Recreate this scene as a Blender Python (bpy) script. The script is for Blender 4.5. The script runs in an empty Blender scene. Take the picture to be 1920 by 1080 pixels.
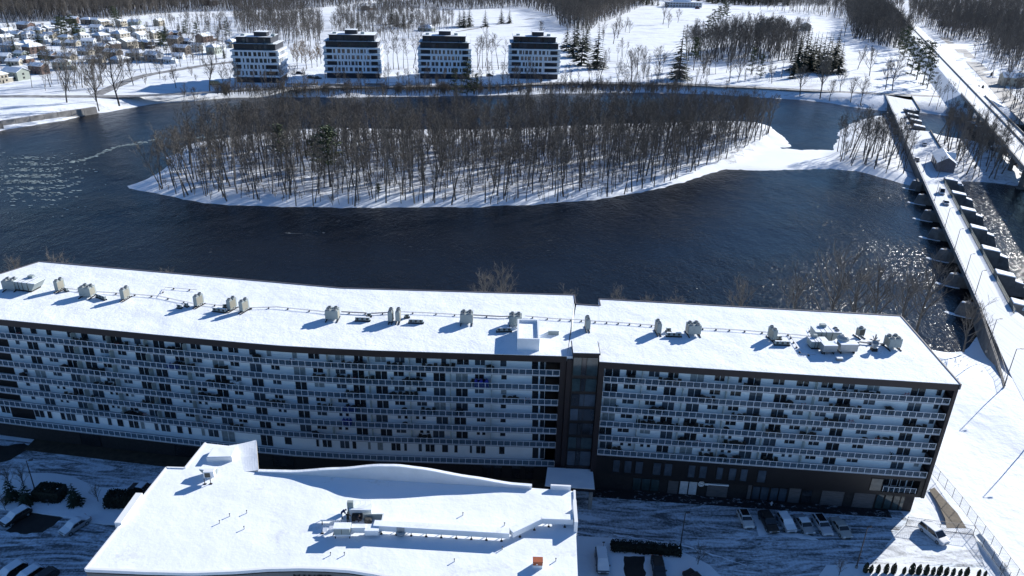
import bpy, bmesh, math, random
import numpy as np
from mathutils import Matrix, Vector
from mathutils.geometry import delaunay_2d_cdt

S = bpy.context.scene
COL = S.collection
R = random.Random(7)

# ------------------------------------------------------------------ camera
CF, CTH, CRO, CH = 1400.0, math.radians(24.37), 0.026, 87.0
_c, _s = math.cos(CTH), math.sin(CTH)
_cr, _sr = math.cos(CRO), math.sin(CRO)
CFW = np.array([0, _c, -_s])
CRT = _cr*np.array([1., 0, 0]) + _sr*np.array([0, _s, _c])
CUP = -_sr*np.array([1., 0, 0]) + _cr*np.array([0, _s, _c])
cam = bpy.data.objects.new('camera', bpy.data.cameras.new('camera'))
COL.objects.link(cam)
m = Matrix.Identity(4)
for i in range(3):
    m[i][0], m[i][1], m[i][2] = CRT[i], CUP[i], -CFW[i]
m[2][3] = CH
cam.matrix_world = m
cam.data.sensor_width = 36.0
cam.data.lens = 36.0*CF/1920
cam.data.clip_start, cam.data.clip_end = 1.0, 9000.0
S.camera = cam

# ------------------------------------------------------------------ light
SUN_EL = math.radians(24.0)
SUN_DIR = (0.75, 0.66)                     # towards the sun, in plan
w = bpy.data.worlds.new('World'); S.world = w; w.use_nodes = True
nt = w.node_tree
bg = nt.nodes['Background']
sky = nt.nodes.new('ShaderNodeTexSky')
sky.sky_type = 'NISHITA'; sky.sun_disc = False
sky.sun_elevation = SUN_EL
sky.sun_rotation = math.atan2(SUN_DIR[0], SUN_DIR[1])
sky.air_density, sky.dust_density, sky.ozone_density = 1.0, 0.0, 8.0
nt.links.new(sky.outputs[0], bg.inputs[0])
bg.inputs[1].default_value = 0.085
sd = bpy.data.lights.new('sun', 'SUN'); sd.energy = 5.0; sd.angle = math.radians(0.5); sd.color = (1.0, 0.97, 0.92)
sun = bpy.data.objects.new('sun', sd); COL.objects.link(sun)
_l = math.hypot(*SUN_DIR)
sv = Vector((SUN_DIR[0]/_l*math.cos(SUN_EL), SUN_DIR[1]/_l*math.cos(SUN_EL), math.sin(SUN_EL)))
sun.rotation_euler = sv.to_track_quat('Z', 'Y').to_euler()
sun.location = (0, 0, 200)
S.view_settings.view_transform = 'Standard'
S.view_settings.look = 'None'
S.view_settings.exposure = 0.62
S.view_settings.gamma = 1.0
S.view_settings.use_curve_mapping = False
S.cycles.max_bounces = 5; S.cycles.diffuse_bounces = 3; S.cycles.glossy_bounces = 2
S.cycles.transparent_max_bounces = 12; S.cycles.transmission_bounces = 2
S.cycles.sample_clamp_indirect = 4.0
S.cycles.caustics_reflective = False; S.cycles.caustics_refractive = False

# ------------------------------------------------------------------ photo measurements -> places on the ground
def ray(x, y): return CFW + CRT*(x-960)/CF + CUP*(540-y)/CF
def G(x, y, z=0.0):
    d = ray(x, y); p = np.array([0, 0, CH]) + d*(z-CH)/d[2]
    return (float(p[0]), float(p[1]))
def PJ(p):
    p = np.array(p, float) - [0, 0, CH]; d = p@CFW
    return 960+CF*(p@CRT)/d, 540-CF*(p@CUP)/d

# ------------------------------------------------------------------ helpers
class MB:
    def __init__(self): self.v = []; self.f = []; self.m = []
    def face(self, pts, mi=0):
        n = len(self.v); self.v += [tuple(p) for p in pts]; self.f.append(tuple(range(n, n+len(pts)))); self.m.append(mi)
    def prism(self, poly, z0, z1, mi=0, mt=None):
        n = len(self.v); k = len(poly)
        a = sum(poly[i][0]*poly[(i+1) % k][1]-poly[(i+1) % k][0]*poly[i][1] for i in range(k))
        if a < 0: poly = poly[::-1]
        self.v += [(p[0], p[1], z0) for p in poly] + [(p[0], p[1], z1) for p in poly]
        for i in range(k):
            j = (i+1) % k; self.f.append((n+i, n+j, n+k+j, n+k+i)); self.m.append(mi)
        self.f.append(tuple(n+i for i in range(k-1, -1, -1))); self.m.append(mi)
        self.f.append(tuple(n+k+i for i in range(k))); self.m.append(mi if mt is None else mt)
    def box(self, x0, x1, y0, y1, z0, z1, mi=0, mt=None):
        self.prism([(x0, y0), (x1, y0), (x1, y1), (x0, y1)], z0, z1, mi, mt)
    def hexa(self, b, t, mi=0):          # 4 bottom pts, 4 top pts (3d)
        n = len(self.v); self.v += [tuple(p) for p in b]+[tuple(p) for p in t]
        for q in ((3, 2, 1, 0), (4, 5, 6, 7), (0, 1, 5, 4), (1, 2, 6, 5), (2, 3, 7, 6), (3, 0, 4, 7)):
            self.f.append(tuple(n+i for i in q)); self.m.append(mi)
    def tube(self, p, q, r0, r1=None, n=6, mi=0, cap=True):
        r1 = r0 if r1 is None else r1
        p = Vector(p); q = Vector(q); d = (q-p)
        if d.length < 1e-6: return
        d.normalize(); a = d.orthogonal().normalized(); b = d.cross(a); s = len(self.v)
        for c, r in ((p, r0), (q, r1)):
            for i in range(n):
                t = 2*math.pi*i/n; self.v.append(tuple(c+a*r*math.cos(t)+b*r*math.sin(t)))
        for i in range(n):
            j = (i+1) % n; self.f.append((s+i, s+j, s+n+j, s+n+i)); self.m.append(mi)
        if cap and n > 3:
            self.f.append(tuple(s+n-1-i for i in range(n))); self.m.append(mi)
            self.f.append(tuple(s+n+i for i in range(n))); self.m.append(mi)
    def lathe(self, prof, n=12, cx=0, cy=0, mi=0):
        s = len(self.v)
        for r, z in prof:
            for i in range(n):
                t = 2*math.pi*i/n; self.v.append((cx+r*math.cos(t), cy+r*math.sin(t), z))
        for k in range(len(prof)-1):
            for i in range(n):
                j = (i+1) % n; self.f.append((s+k*n+i, s+k*n+j, s+(k+1)*n+j, s+(k+1)*n+i)); self.m.append(mi)
        self.f.append(tuple(s+(len(prof)-1)*n+i for i in range(n))); self.m.append(mi)
    def strip(self, A, B, mi=0):          # quads between two polylines of 3d points
        n = len(self.v); k = len(A); self.v += [tuple(p) for p in A]+[tuple(p) for p in B]
        for i in range(k-1): self.f.append((n+i, n+i+1, n+k+i+1, n+k+i)); self.m.append(mi)
    def mesh(self, name, mats, smooth=False):
        me = bpy.data.meshes.new(name); me.from_pydata(self.v, [], self.f)
        for mm in (mats if isinstance(mats, (list, tuple)) else [mats]): me.materials.append(mm)
        if any(self.m): me.polygons.foreach_set('material_index', self.m)
        if smooth: me.polygons.foreach_set('use_smooth', [True]*len(me.polygons))
        me.update(); return me

def ob(name, me, parent=None, loc=None, rz=None, sc=None):
    o = bpy.data.objects.new(name, me); COL.objects.link(o)
    if parent is not None: o.parent = parent
    if loc is not None: o.location = (loc[0], loc[1], loc[2] if len(loc) > 2 else 0)
    if rz is not None: o.rotation_euler = (0, 0, rz)
    if sc is not None: o.scale = sc if hasattr(sc, '__len__') else (sc, sc, sc)
    return o
def B(mb, name, mats, parent=None, smooth=False, loc=None, rz=None):
    return ob(name, mb.mesh(name, mats, smooth), parent, loc, rz)
def tag(o, label=None, cat=None, group=None, kind=None):
    if label: o['label'] = label
    if cat: o['category'] = cat
    if group: o['group'] = group
    if kind: o['kind'] = kind
    return o
def thing(name, label, cat, loc=(0, 0, 0), rz=0, group=None, sc=None):
    return tag(ob(name, None, None, loc, rz, sc), label, cat, group)
def copy_tree(o, loc=None, rz=None, sc=None, label=None, group=None):
    def rec(a, par):
        c = a.copy(); COL.objects.link(c)
        if par is not None: c.parent = par; c.matrix_parent_inverse = a.matrix_parent_inverse
        for ch in a.children: rec(ch, c)
        return c
    kids = list(o.children)
    r = o.copy(); COL.objects.link(r)
    for ch in kids: rec(ch, r)
    if loc is not None: r.location = loc
    if rz is not None: r.rotation_euler = (0, 0, rz)
    if sc is not None: r.scale = sc if hasattr(sc, '__len__') else (sc, sc, sc)
    if label: r['label'] = label
    if group: r['group'] = group
    return r
ORD = ['first','second','third','fourth','fifth','sixth','seventh','eighth','ninth','tenth','eleventh','twelfth','thirteenth','fourteenth','fifteenth','sixteenth','seventeenth','eighteenth','nineteenth','twentieth']

# ------------------------------------------------------------------ materials
def mat(name, col, rough=0.7, metal=0.0, var=0.0, scale=1.0, bump=0.0, bscale=None, spec=0.4, col2=None, stretch=None, wave=None, rot=0.0):
    M = bpy.data.materials.new(name); M.use_nodes = True; t = M.node_tree; p = t.nodes['Principled BSDF']
    p.inputs['Base Color'].default_value = (*col, 1); p.inputs['Roughness'].default_value = rough
    p.inputs['Metallic'].default_value = metal; p.inputs['Specular IOR Level'].default_value = spec
    tc = t.nodes.new('ShaderNodeTexCoord'); mp = t.nodes.new('ShaderNodeMapping'); t.links.new(tc.outputs['Object'], mp.inputs[0])
    if stretch: mp.inputs['Scale'].default_value = stretch
    mp.inputs['Rotation'].default_value = (0, 0, rot)
    if var or col2:
        n = t.nodes.new('ShaderNodeTexNoise'); n.inputs['Scale'].default_value = scale; n.inputs['Detail'].default_value = 6; n.inputs['Roughness'].default_value = .65
        t.links.new(mp.outputs[0], n.inputs['Vector'])
        r = t.nodes.new('ShaderNodeValToRGB'); r.color_ramp.elements[0].position = .3; r.color_ramp.elements[1].position = .7
        a = tuple(max(0, c*(1-var)) for c in col); b = col2 if col2 else tuple(min(.95, c*(1+var)) for c in col)
        r.color_ramp.elements[0].color = (*a, 1); r.color_ramp.elements[1].color = (*b, 1)
        t.links.new(n.outputs[0], r.inputs[0]); t.links.new(r.outputs[0], p.inputs['Base Color'])
    if bump:
        n2 = t.nodes.new('ShaderNodeTexNoise'); n2.inputs['Scale'].default_value = bscale or scale*3; n2.inputs['Detail'].default_value = 5
        t.links.new(mp.outputs[0], n2.inputs['Vector']); bb = t.nodes.new('ShaderNodeBump'); bb.inputs['Strength'].default_value = 1.0; bb.inputs['Distance'].default_value = bump
        t.links.new(n2.outputs[0], bb.inputs['Height']); t.links.new(bb.outputs[0], p.inputs['Normal'])
    return M

def snow_mat(name, dirt_shade=0.0, dirt_shade_col=(.22, .2, .18), dscale=(.08, .5, .5), thr=.55, soft=.12, base=(.85, .885, .92), bump=.25, bs=.35, fine=.03, rot=0.0, speck=0.0, speckcol=(.25, .25, .26), warp=1.5):
    """snow, with optional bare patches or streaks of what lies beneath, and of painted shade"""
    M = bpy.data.materials.new(name); M.use_nodes = True; t = M.node_tree; N = t.nodes; L = t.links; p = N['Principled BSDF']
    p.inputs['Roughness'].default_value = .75; p.inputs['Specular IOR Level'].default_value = .15
    tc = N.new('ShaderNodeTexCoord')
    def noise(scale, vec, det=6, ro=.6, dist=0):
        n = N.new('ShaderNodeTexNoise'); n.inputs['Scale'].default_value = scale; n.inputs['Detail'].default_value = det; n.inputs['Roughness'].default_value = ro; n.inputs['Distortion'].default_value = dist
        L.new(vec, n.inputs['Vector']); return n.outputs[0]
    def ramp(x, a, b, c0=(0, 0, 0, 1), c1=(1, 1, 1, 1)):
        r = N.new('ShaderNodeValToRGB'); r.color_ramp.elements[0].position = a; r.color_ramp.elements[1].position = b
        r.color_ramp.elements[0].color = c0; r.color_ramp.elements[1].color = c1; L.new(x, r.inputs[0]); return r.outputs[0]
    O = tc.outputs['Object']
    base_n = noise(.06, O); c = ramp(base_n, .3, .7, (base[0]*.93, base[1]*.94, base[2]*.96, 1), (*base, 1))
    def mix(fac, a, b):
        mx = N.new('ShaderNodeMix'); mx.data_type = 'RGBA'
        L.new(fac, mx.inputs[0]); 
        if isinstance(a, tuple): mx.inputs[6].default_value = (*a, 1)
        else: L.new(a, mx.inputs[6])
        if isinstance(b, tuple): mx.inputs[7].default_value = (*b, 1)
        else: L.new(b, mx.inputs[7])
        return mx.outputs[2]
    if dirt_shade:
        mp = N.new('ShaderNodeMapping'); mp.inputs['Scale'].default_value = dscale; mp.inputs['Rotation'].default_value = (0, 0, rot); L.new(O, mp.inputs[0])
        d1 = noise(1.0, mp.outputs[0], 8, .68, warp); d2 = noise(2.2, O, 8, .7)
        ad = N.new('ShaderNodeMath'); ad.operation = 'MULTIPLY_ADD'; L.new(d2, ad.inputs[0]); ad.inputs[1].default_value = .45; L.new(d1, ad.inputs[2])
        k = ramp(ad.outputs[0], thr+.2, thr+.2+soft)
        ml = N.new('ShaderNodeMath'); ml.operation = 'MULTIPLY'; L.new(k, ml.inputs[0]); ml.inputs[1].default_value = dirt_shade
        c = mix(ml.outputs[0], c, dirt_shade_col)
    if speck:
        s1 = noise(3.5, O, 3, .8); s2 = noise(.25, O, 4, .6)
        mu = N.new('ShaderNodeMath'); mu.operation = 'MULTIPLY'; L.new(ramp(s1, .56, .66), mu.inputs[0]); L.new(ramp(s2, .42, .62), mu.inputs[1])
        m2 = N.new('ShaderNodeMath'); m2.operation = 'MULTIPLY'; L.new(mu.outputs[0], m2.inputs[0]); m2.inputs[1].default_value = speck
        c = mix(m2.outputs[0], c, speckcol)
    L.new(c, p.inputs['Base Color'])
    b1 = noise(bs, O, 5, .55); b2 = noise(2.5, O, 4, .6)
    ad = N.new('ShaderNodeMath'); ad.operation = 'MULTIPLY_ADD'; L.new(b2, ad.inputs[0]); ad.inputs[1].default_value = fine/bump; L.new(b1, ad.inputs[2])
    bb = N.new('ShaderNodeBump'); bb.inputs['Distance'].default_value = bump; L.new(ad.outputs[0], bb.inputs['Height']); L.new(bb.outputs[0], p.inputs['Normal'])
    return M

M_snow = snow_mat('snow')
M_roofsnow = snow_mat('roof_snow_material', bump=.30, bs=.22, fine=.05, speck=.7, speckcol=(.36, .37, .39), dirt_shade=.35, dscale=(.05, .16, .1), dirt_shade_col=(.5, .52, .54), thr=.60, soft=.2)
M_roofsnow2 = snow_mat('clean_roof_snow', bump=.30, bs=.12, fine=.02, dirt_shade=.4, dscale=(.09, .14, .1), dirt_shade_col=(.55, .56, .55), thr=.61, soft=.10)
M_farsnow = snow_mat('far_bank_snow', dirt_shade=.7, dirt_shade_col=(.34, .33, .33), dscale=(.02, .05, .05), thr=.55, soft=.16, bump=.8, bs=.06, fine=.2)
M_woodsnow = snow_mat('woodland_floor_snow', dirt_shade=.8, dirt_shade_col=(.16, .14, .13), dscale=(.12, .2, .1), thr=.46, soft=.25, bump=.5, bs=.15, fine=.15)  # undergrowth plus tree-shadow streaks, the shade painted into the colour
M_lot = snow_mat('ploughed_lot_snow', dirt_shade=.93, dirt_shade_col=(.085, .085, .09), dscale=(.06, .34, .3), thr=.43, soft=.2, bump=.05, bs=.5, fine=.02, base=(.72, .79, .86), warp=2.6)
M_lotlit = snow_mat('sunlit_lot_snow', dirt_shade=.7, dirt_shade_col=(.13, .13, .13), dscale=(.08, .4, .3), thr=.46, soft=.24, bump=.05, bs=.5, fine=.02, warp=2.2)  # lot snow, paler and less streaked where sun falls: sunlight put into colour
M_roadsnow = snow_mat('snowy_road', dirt_shade=.45, dirt_shade_col=(.4, .41, .42), dscale=(1.3, .03, .3), thr=.5, soft=.2, bump=.04, bs=.5, fine=.01, rot=math.radians(21), warp=.3, base=(.78, .81, .84))
M_ploughed = mat('wet_asphalt', (.13, .125, .12), .6, var=.45, scale=.3, col2=(.45, .44, .43))
M_ice = snow_mat('river_ice', dirt_shade=.35, dirt_shade_col=(.45, .5, .52), dscale=(.05, .1, .1), thr=.62, bump=.1, bs=.1, fine=.03)
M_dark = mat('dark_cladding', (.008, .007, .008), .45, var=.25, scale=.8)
M_fascia = mat('dark_brown_fascia', (.016, .011, .013), .5, var=.2, scale=.5)
M_brick = mat('dark_brick', (.02, .018, .02), .8, var=.4, scale=2.0, bump=.01)
M_stone = mat('grey_stone_cladding', (.10, .095, .10), .8, var=.35, scale=1.5, stretch=(.5, .5, 5), bump=.02)
M_wall = mat('pale_wall_panel', (.76, .83, .88), .6, var=.05, scale=.4)
M_slab = mat('balcony_concrete', (.36, .39, .43), .8, var=.12, scale=.8)
M_white = mat('white_metal', (.78, .8, .82), .4, var=.04)
M_rail = mat('rail_aluminium', (.80, .83, .86), .4)
M_greyu = mat('unit_grey_paint', (.30, .345, .34), .5, var=.06, scale=2)
M_ring = mat('fan_ring_grey', (.22, .24, .25), .5)
M_grille = mat('dark_grille', (.06, .06, .055), .6)
M_coil = mat('coil_grille', (.28, .27, .22), .6, var=.2, scale=8)
M_black = mat('black_rubber', (.015, .015, .016), .6)
M_pipe = mat('insulated_pipe', (.30, .29, .28), .6)
M_galv = mat('galvanised_sheet', (.36, .38, .39), .45, .3, var=.12, scale=1.5)
M_steel = mat('dark_lamp_steel', (.05, .05, .055), .5)
M_conc = mat('old_concrete', (.16, .155, .15), .85, var=.45, scale=.35, bump=.04, bscale=1.0)
M_concl = mat('weathered_concrete', (.27, .26, .25), .85, var=.3, scale=.3, bump=.03)
M_bark = mat('dark_bark', (.085, .079, .074), .9, var=.4, scale=1.5)
M_barkp = mat('pale_bark', (.20, .185, .17), .9, var=.4, scale=1.0)
M_twig = mat('brown_twigs', (.125, .112, .098), .9, var=.3, scale=.4)
M_twigp = mat('pale_twigs', (.20, .175, .145), .9, var=.3, scale=.4)
M_twigo = mat('ochre_twigs', (.20, .13, .06), .9, var=.3, scale=.4)
M_needle = mat('dark_needles', (.018, .032, .018), .8, var=.5, scale=1.2)
M_pine = mat('pine_needles', (.045, .065, .028), .8, var=.5, scale=.8)
M_hedge = mat('clipped_yew', (.014, .018, .012), .8, var=.6, scale=3)
M_rust = mat('rusty_orange', (.33, .09, .035), .6, var=.2, scale=3)
M_cream = mat('cream_cladding', (.55, .47, .36), .7, var=.05)
M_metalwall = mat('grey_metal_siding', (.16, .17, .165), .5, .2, var=.12, scale=.7, stretch=(4, 4, .3))
M_path = mat('bare_gravel_path', (.20, .17, .13), .9, var=.2, scale=1.2, bump=.02)
M_rubble = snow_mat('planting_bed_rubble', dirt_shade=1.0, dirt_shade_col=(.03, .028, .03), dscale=(.5, .9, .5), thr=.30, soft=.16, bump=.1, bs=1.5, fine=.08, base=(.6, .62, .66))
M_ground = mat('frozen_lawn', (.06, .045, .03), .9, var=.4, scale=.8)

def glass_mat(name, col, rough=.05, spec=.8, var=.5, scale=.25):
    M = mat(name, col, rough, spec=spec, var=var, scale=scale); return M
M_glass = glass_mat('dark_window_glass', (.022, .024, .028), .08)
M_glassb = glass_mat('blue_window_glass', (.05, .065, .085), .08)
M_glasst = glass_mat('teal_glass', (.028, .048, .052), .06, scale=.5)
M_car_glass = mat('car_glass', (.01, .011, .013), .05, spec=.8)
M_panel = bpy.data.materials.new('balcony_glass'); M_panel.use_nodes = True
_t = M_panel.node_tree; _p = _t.nodes['Principled BSDF']
_p.inputs['Base Color'].default_value = (.10, .15, .20, 1); _p.inputs['Roughness'].default_value = .12
_tr = _t.nodes.new('ShaderNodeBsdfTransparent'); _tr.inputs[0].default_value = (.78, .85, .88, 1)
_mx = _t.nodes.new('ShaderNodeMixShader'); _mx.inputs[0].default_value = .2
_t.links.new(_tr.outputs[0], _mx.inputs[1]); _t.links.new(_p.outputs[0], _mx.inputs[2]); _t.links.new(_mx.outputs[0], _t.nodes['Material Output'].inputs[0])

def water_mat():
    M = bpy.data.materials.new('river_water'); M.use_nodes = True; t = M.node_tree; N = t.nodes; L = t.links; p = N['Principled BSDF']
    tc = N.new('ShaderNodeTexCoord'); O = tc.outputs['Object']
    def noise(scale, det=6, ro=.6, dist=0, st=None, rot=0):
        n = N.new('ShaderNodeTexNoise'); n.inputs['Scale'].default_value = scale; n.inputs['Detail'].default_value = det; n.inputs['Roughness'].default_value = ro; n.inputs['Distortion'].default_value = dist
        mp = N.new('ShaderNodeMapping'); mp.inputs['Rotation'].default_value = (0, 0, rot)
        if st: mp.inputs['Scale'].default_value = st
        L.new(O, mp.inputs[0]); L.new(mp.outputs[0], n.inputs['Vector']); return n.outputs[0]
    def math_(op, a, b=None):
        q = N.new('ShaderNodeMath'); q.operation = op
        for i, x in enumerate((a, b)):
            if x is None: continue
            if isinstance(x, (int, float)): q.inputs[i].default_value = x
            else: L.new(x, q.inputs[i])
        return q.outputs[0]
    def ramp(x, a, b):
        r = N.new('ShaderNodeMapRange'); r.inputs[1].default_value = a; r.inputs[2].default_value = b; r.interpolation_type = 'SMOOTHSTEP'; L.new(x, r.inputs[0]); return r.outputs[0]
    sep = N.new('ShaderNodeSeparateXYZ'); L.new(O, sep.inputs[0]); X, Y = sep.outputs[0], sep.outputs[1]
    # rapids: close to the dam openings, both sides
    dx = math_('SUBTRACT', X, math_('ADD', math_('MULTIPLY', math_('SUBTRACT', Y, 188.0), .37), 129.0))   # distance across the dam line
    up = math_('MULTIPLY', ramp(dx, -75, -12), ramp(dx, 3, -6))
    dn = math_('MULTIPLY', ramp(dx, 8, 18), ramp(dx, 160, 60))
    nearY = math_('MULTIPLY', ramp(Y, 345, 300), ramp(Y, 120, 160))
    nearU = math_('MULTIPLY', ramp(Y, 300, 190), ramp(Y, 120, 160))
    rapid = math_('ADD', math_('MULTIPLY', math_('MULTIPLY', up, nearU), .35), math_('MULTIPLY', dn, nearY))
    f1 = noise(.35, 8, .75, 1.2, (1, .35, 1), .4); f2 = noise(.05, 3, .5)
    foam = math_('MULTIPLY', math_('MULTIPLY', ramp(math_('ADD', f1, math_('MULTIPLY', math_('SUBTRACT', f2, .5), .5)), .60, .72), .7), rapid)
    # thin foam lines in mid river
    l1 = noise(.22, 8, .75, 2.0, (.35, 1, 1), .1); l2 = noise(.02, 3, .5, 0, (1, 2, 1))
    mid = math_('MULTIPLY', math_('MULTIPLY', ramp(Y, 205, 235), ramp(Y, 275, 255)), ramp(l2, .46, .6))
    lines = math_('MULTIPLY', math_('MULTIPLY', ramp(l1, .645, .70), mid), math_('MULTIPLY', ramp(X, 70, 20), .55))
    fo = math_('MINIMUM', math_('ADD', foam, lines), 1.0)
    mx = N.new('ShaderNodeMix'); mx.data_type = 'RGBA'; L.new(fo, mx.inputs[0]); mx.inputs[6].default_value = (.007, .008, .011, 1); mx.inputs[7].default_value = (.55, .6, .6, 1)
    L.new(mx.outputs[2], p.inputs['Base Color'])
    rr = N.new('ShaderNodeMapRange'); L.new(fo, rr.inputs[0]); rr.inputs[3].default_value = .2; rr.inputs[4].default_value = .8; L.new(rr.outputs[0], p.inputs['Roughness'])
    p.inputs['IOR'].default_value = 1.333; p.inputs['Specular IOR Level'].default_value = .27
    w1 = noise(.9, 5, .6, .6, (1, .55, 1), .5); w2 = noise(.16, 4, .5, .4, (1, .6, 1), .8); w3 = noise(.02, 3, .5)
    amp = math_('ADD', math_('MULTIPLY', ramp(w3, .35, .65), .6), .5)
    amp = math_('ADD', amp, math_('MULTIPLY', rapid, .15))
    h = math_('MULTIPLY', math_('ADD', math_('MULTIPLY', w1, .6), w2), amp)
    bb = N.new('ShaderNodeBump'); bb.inputs['Distance'].default_value = .62; L.new(h, bb.inputs['Height']); L.new(bb.outputs[0], p.inputs['Normal'])
    return M
M_water = water_mat()
# ================================================================== LAND AND WATER
ZW = -5.0
def px(l, z=ZW): return [G(x, y, z) for x, y in l]
def rough_line(pts, step, amp, seed):
    rr = random.Random(seed); out = []
    for i in range(len(pts)-1):
        (x0, y0), (x1, y1) = pts[i], pts[i+1]; d = math.hypot(x1-x0, y1-y0); n = max(1, int(d/step))
        for k in range(n):
            t = k/n; a = amp*rr.uniform(-1, 1) if (k or i) else 0
            out.append((x0+(x1-x0)*t-(y1-y0)/d*a, y0+(y1-y0)*t+(x1-x0)/d*a))
    out.append(pts[-1]); return out
def land(name, shore, rest, mats, zf, step, seed, zone=None):
    """one sheet: shoreline polygon filled with an uneven triangulation, heights from zf(x, y, distance to shore)"""
    rr = random.Random(seed); poly = shore + rest
    xs = [p[0] for p in poly]; ys = [p[1] for p in poly]
    P = np.array(poly); Q = np.roll(P, -1, 0)
    def inside(x, y):
        c = ((P[:, 1] > y) != (Q[:, 1] > y)) & (x < (Q[:, 0]-P[:, 0])*(y-P[:, 1])/(Q[:, 1]-P[:, 1]+1e-12)+P[:, 0]); return c.sum() % 2 == 1
    A = np.array(shore); Bq = A[1:]; A = A[:-1]; AB = Bq-A; L2 = (AB**2).sum(1)+1e-9
    def dist(x, y):
        t = np.clip(((x-A[:, 0])*AB[:, 0]+(y-A[:, 1])*AB[:, 1])/L2, 0, 1)
        return float(np.sqrt(((A[:, 0]+t*AB[:, 0]-x)**2+(A[:, 1]+t*AB[:, 1]-y)**2).min()))
    pts = [Vector(p) for p in poly]; n0 = len(pts)
    # extra rows parallel to the shore
    ext = []
    for off in (1.5, 4, 9):
        for i in range(0, len(shore)-1):
            x = (shore[i][0]+shore[i+1][0])/2; y = (shore[i][1]+shore[i+1][1])/2
            dx, dy = shore[i+1][0]-shore[i][0], shore[i+1][1]-shore[i][1]; d = math.hypot(dx, dy)+1e-9
            for sgn in (1, -1):
                qx, qy = x-dy/d*off*sgn+rr.uniform(-.4, .4), y+dx/d*off*sgn+rr.uniform(-.4, .4)
                if inside(qx, qy) and dist(qx, qy) > off*.7: ext.append((qx, qy))
    y = min(ys)
    while y < max(ys):
        st = step(y)
        x = min(xs)
        while x < max(xs):
            qx, qy = x+rr.uniform(-.35, .35)*st, y+rr.uniform(-.35, .35)*st
            if inside(qx, qy) and dist(qx, qy) > st*.6: ext.append((qx, qy))
            x += st
        y += st
    pts += [Vector(p) for p in ext]
    v, e, f, *_ = delaunay_2d_cdt(pts, [], [list(range(n0))], 1, 1e-4)
    mb = MB(); mb.v = [(p.x, p.y, zf(p.x, p.y, dist(p.x, p.y))) for p in v]
    for t in f:
        cx = sum(v[i].x for i in t)/3; cy = sum(v[i].y for i in t)/3
        mb.f.append(tuple(t)); mb.m.append(zone(cx, cy) if zone else 0)
    return tag(B(mb, name, mats, smooth=True), kind='structure')

def rise(d, w, top, low=ZW-.15): 
    t = min(1, max(0, d/w)); return low+(top-low)*(t*t*(3-2*t))*.75+(top-low)*.25*min(1, d/w)

# water
mb = MB(); mb.face([(-3500, -600, ZW), (3500, -600, ZW), (3500, 1500, ZW), (-3500, 1500, ZW)]); tag(B(mb, 'river_water', M_water), kind='structure')

# far bank
far_shore_px = [(-420, 330), (-160, 278), (0, 246), (60, 236), (120, 226), (182, 213), (205, 211), (240, 203), (300, 194), (360, 190), (430, 184), (520, 183), (640, 183), (760, 181), (900, 180), (1040, 176), (1200, 174), (1300, 176), (1380, 180), (1440, 184), (1500, 188), (1560, 194), (1610, 203), (1650, 207), (1690, 209), (1720, 211), (1770, 217), (1830, 222), (1893, 231), (1960, 243), (2100, 262)]
fs = rough_line(px(far_shore_px), 7, 1.2, 3)
fs = [(-900, 330)] + fs + [(900, 330)]
rest = [(4500, 330), (4500, 5200), (-4500, 5200), (-4500, 330)]
far_ctr = px([(330, 185), (640, 175), (1000, 168), (1400, 172)])
def zfar(x, y, d):
    z = rise(d, 13, 0)
    return z + .35*math.sin(x*.06+1.3*math.sin(y*.05))*min(1, d/30)*min(1, max(0, 1-(abs(x)-400)/300)) if d > 12 and y > 620 else z
far_bank = land('far_bank_ground', fs, rest, [M_farsnow], zfar, lambda y: 22 if y < 800 else (60 if y < 1500 else 260), 5)

# island
isl_px = [(222, 352), (262, 340), (300, 322), (318, 304), (308, 296), (330, 285), (345, 272), (400, 262), (470, 252), (560, 244), (640, 240), (760, 243), (880, 244), (1000, 240), (1120, 234), (1240, 231), (1340, 228), (1420, 230), (1450, 238), (1462, 250), (1475, 262), (1485, 270), (1487, 276), (1470, 277), (1500, 280), (1560, 281), (1562, 270), (1570, 258), (1566, 248), (1585, 236), (1620, 222), (1650, 216), (1668, 214)]
isl_px2 = [(1702, 352), (1690, 345), (1650, 333), (1610, 322), (1560, 318), (1500, 319), (1420, 320), (1360, 318), (1300, 338), (1230, 357), (1150, 371), (1080, 380), (1000, 385), (900, 389), (760, 391), (640, 391), (560, 390), (500, 388), (430, 386), (380, 382), (340, 375), (300, 367), (262, 358), (222, 352)]
up_isl = px(isl_px); lo_isl = px(isl_px2)
dam = lambda Y: 129.4+(Y-187.7)*.37             # x of the dam's left edge
dright = [(dam(471)+4, 471), (dam(400)+4, 402), (dam(318)+4, 318)]
ring = rough_line(up_isl, 6, .9, 11) + dright + rough_line(lo_isl, 6, .8, 12)[1:]
ice_c = px([(1360, 300), (1440, 262), (1500, 272), (1566, 280), (1620, 325), (1560, 325), (1480, 325), (1350, 322)])
def in_poly(x, y, P):
    c = False
    for i in range(len(P)):
        (x0, y0), (x1, y1) = P[i], P[i-1]
        if (y0 > y) != (y1 > y) and x < (x1-x0)*(y-y0)/(y1-y0+1e-12)+x0: c = not c
    return c
ICE = px([(1365, 310), (1410, 285), (1455, 240), (1500, 255), (1580, 270), (1572, 300), (1600, 316), (1620, 345), (1340, 345)])
def zisl(x, y, d):
    if in_poly(x, y, ICE): return ZW+.12+min(.25, d*.05) if d > .5 else ZW-.1
    return rise(d, 10, -2.6) + (.3*math.sin(x*.11)*math.sin(y*.13) if d > 10 else 0)
WOODZ = []
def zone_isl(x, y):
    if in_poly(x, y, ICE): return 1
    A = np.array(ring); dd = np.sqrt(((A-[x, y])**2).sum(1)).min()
    return 2 if dd > 9 else 0
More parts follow.
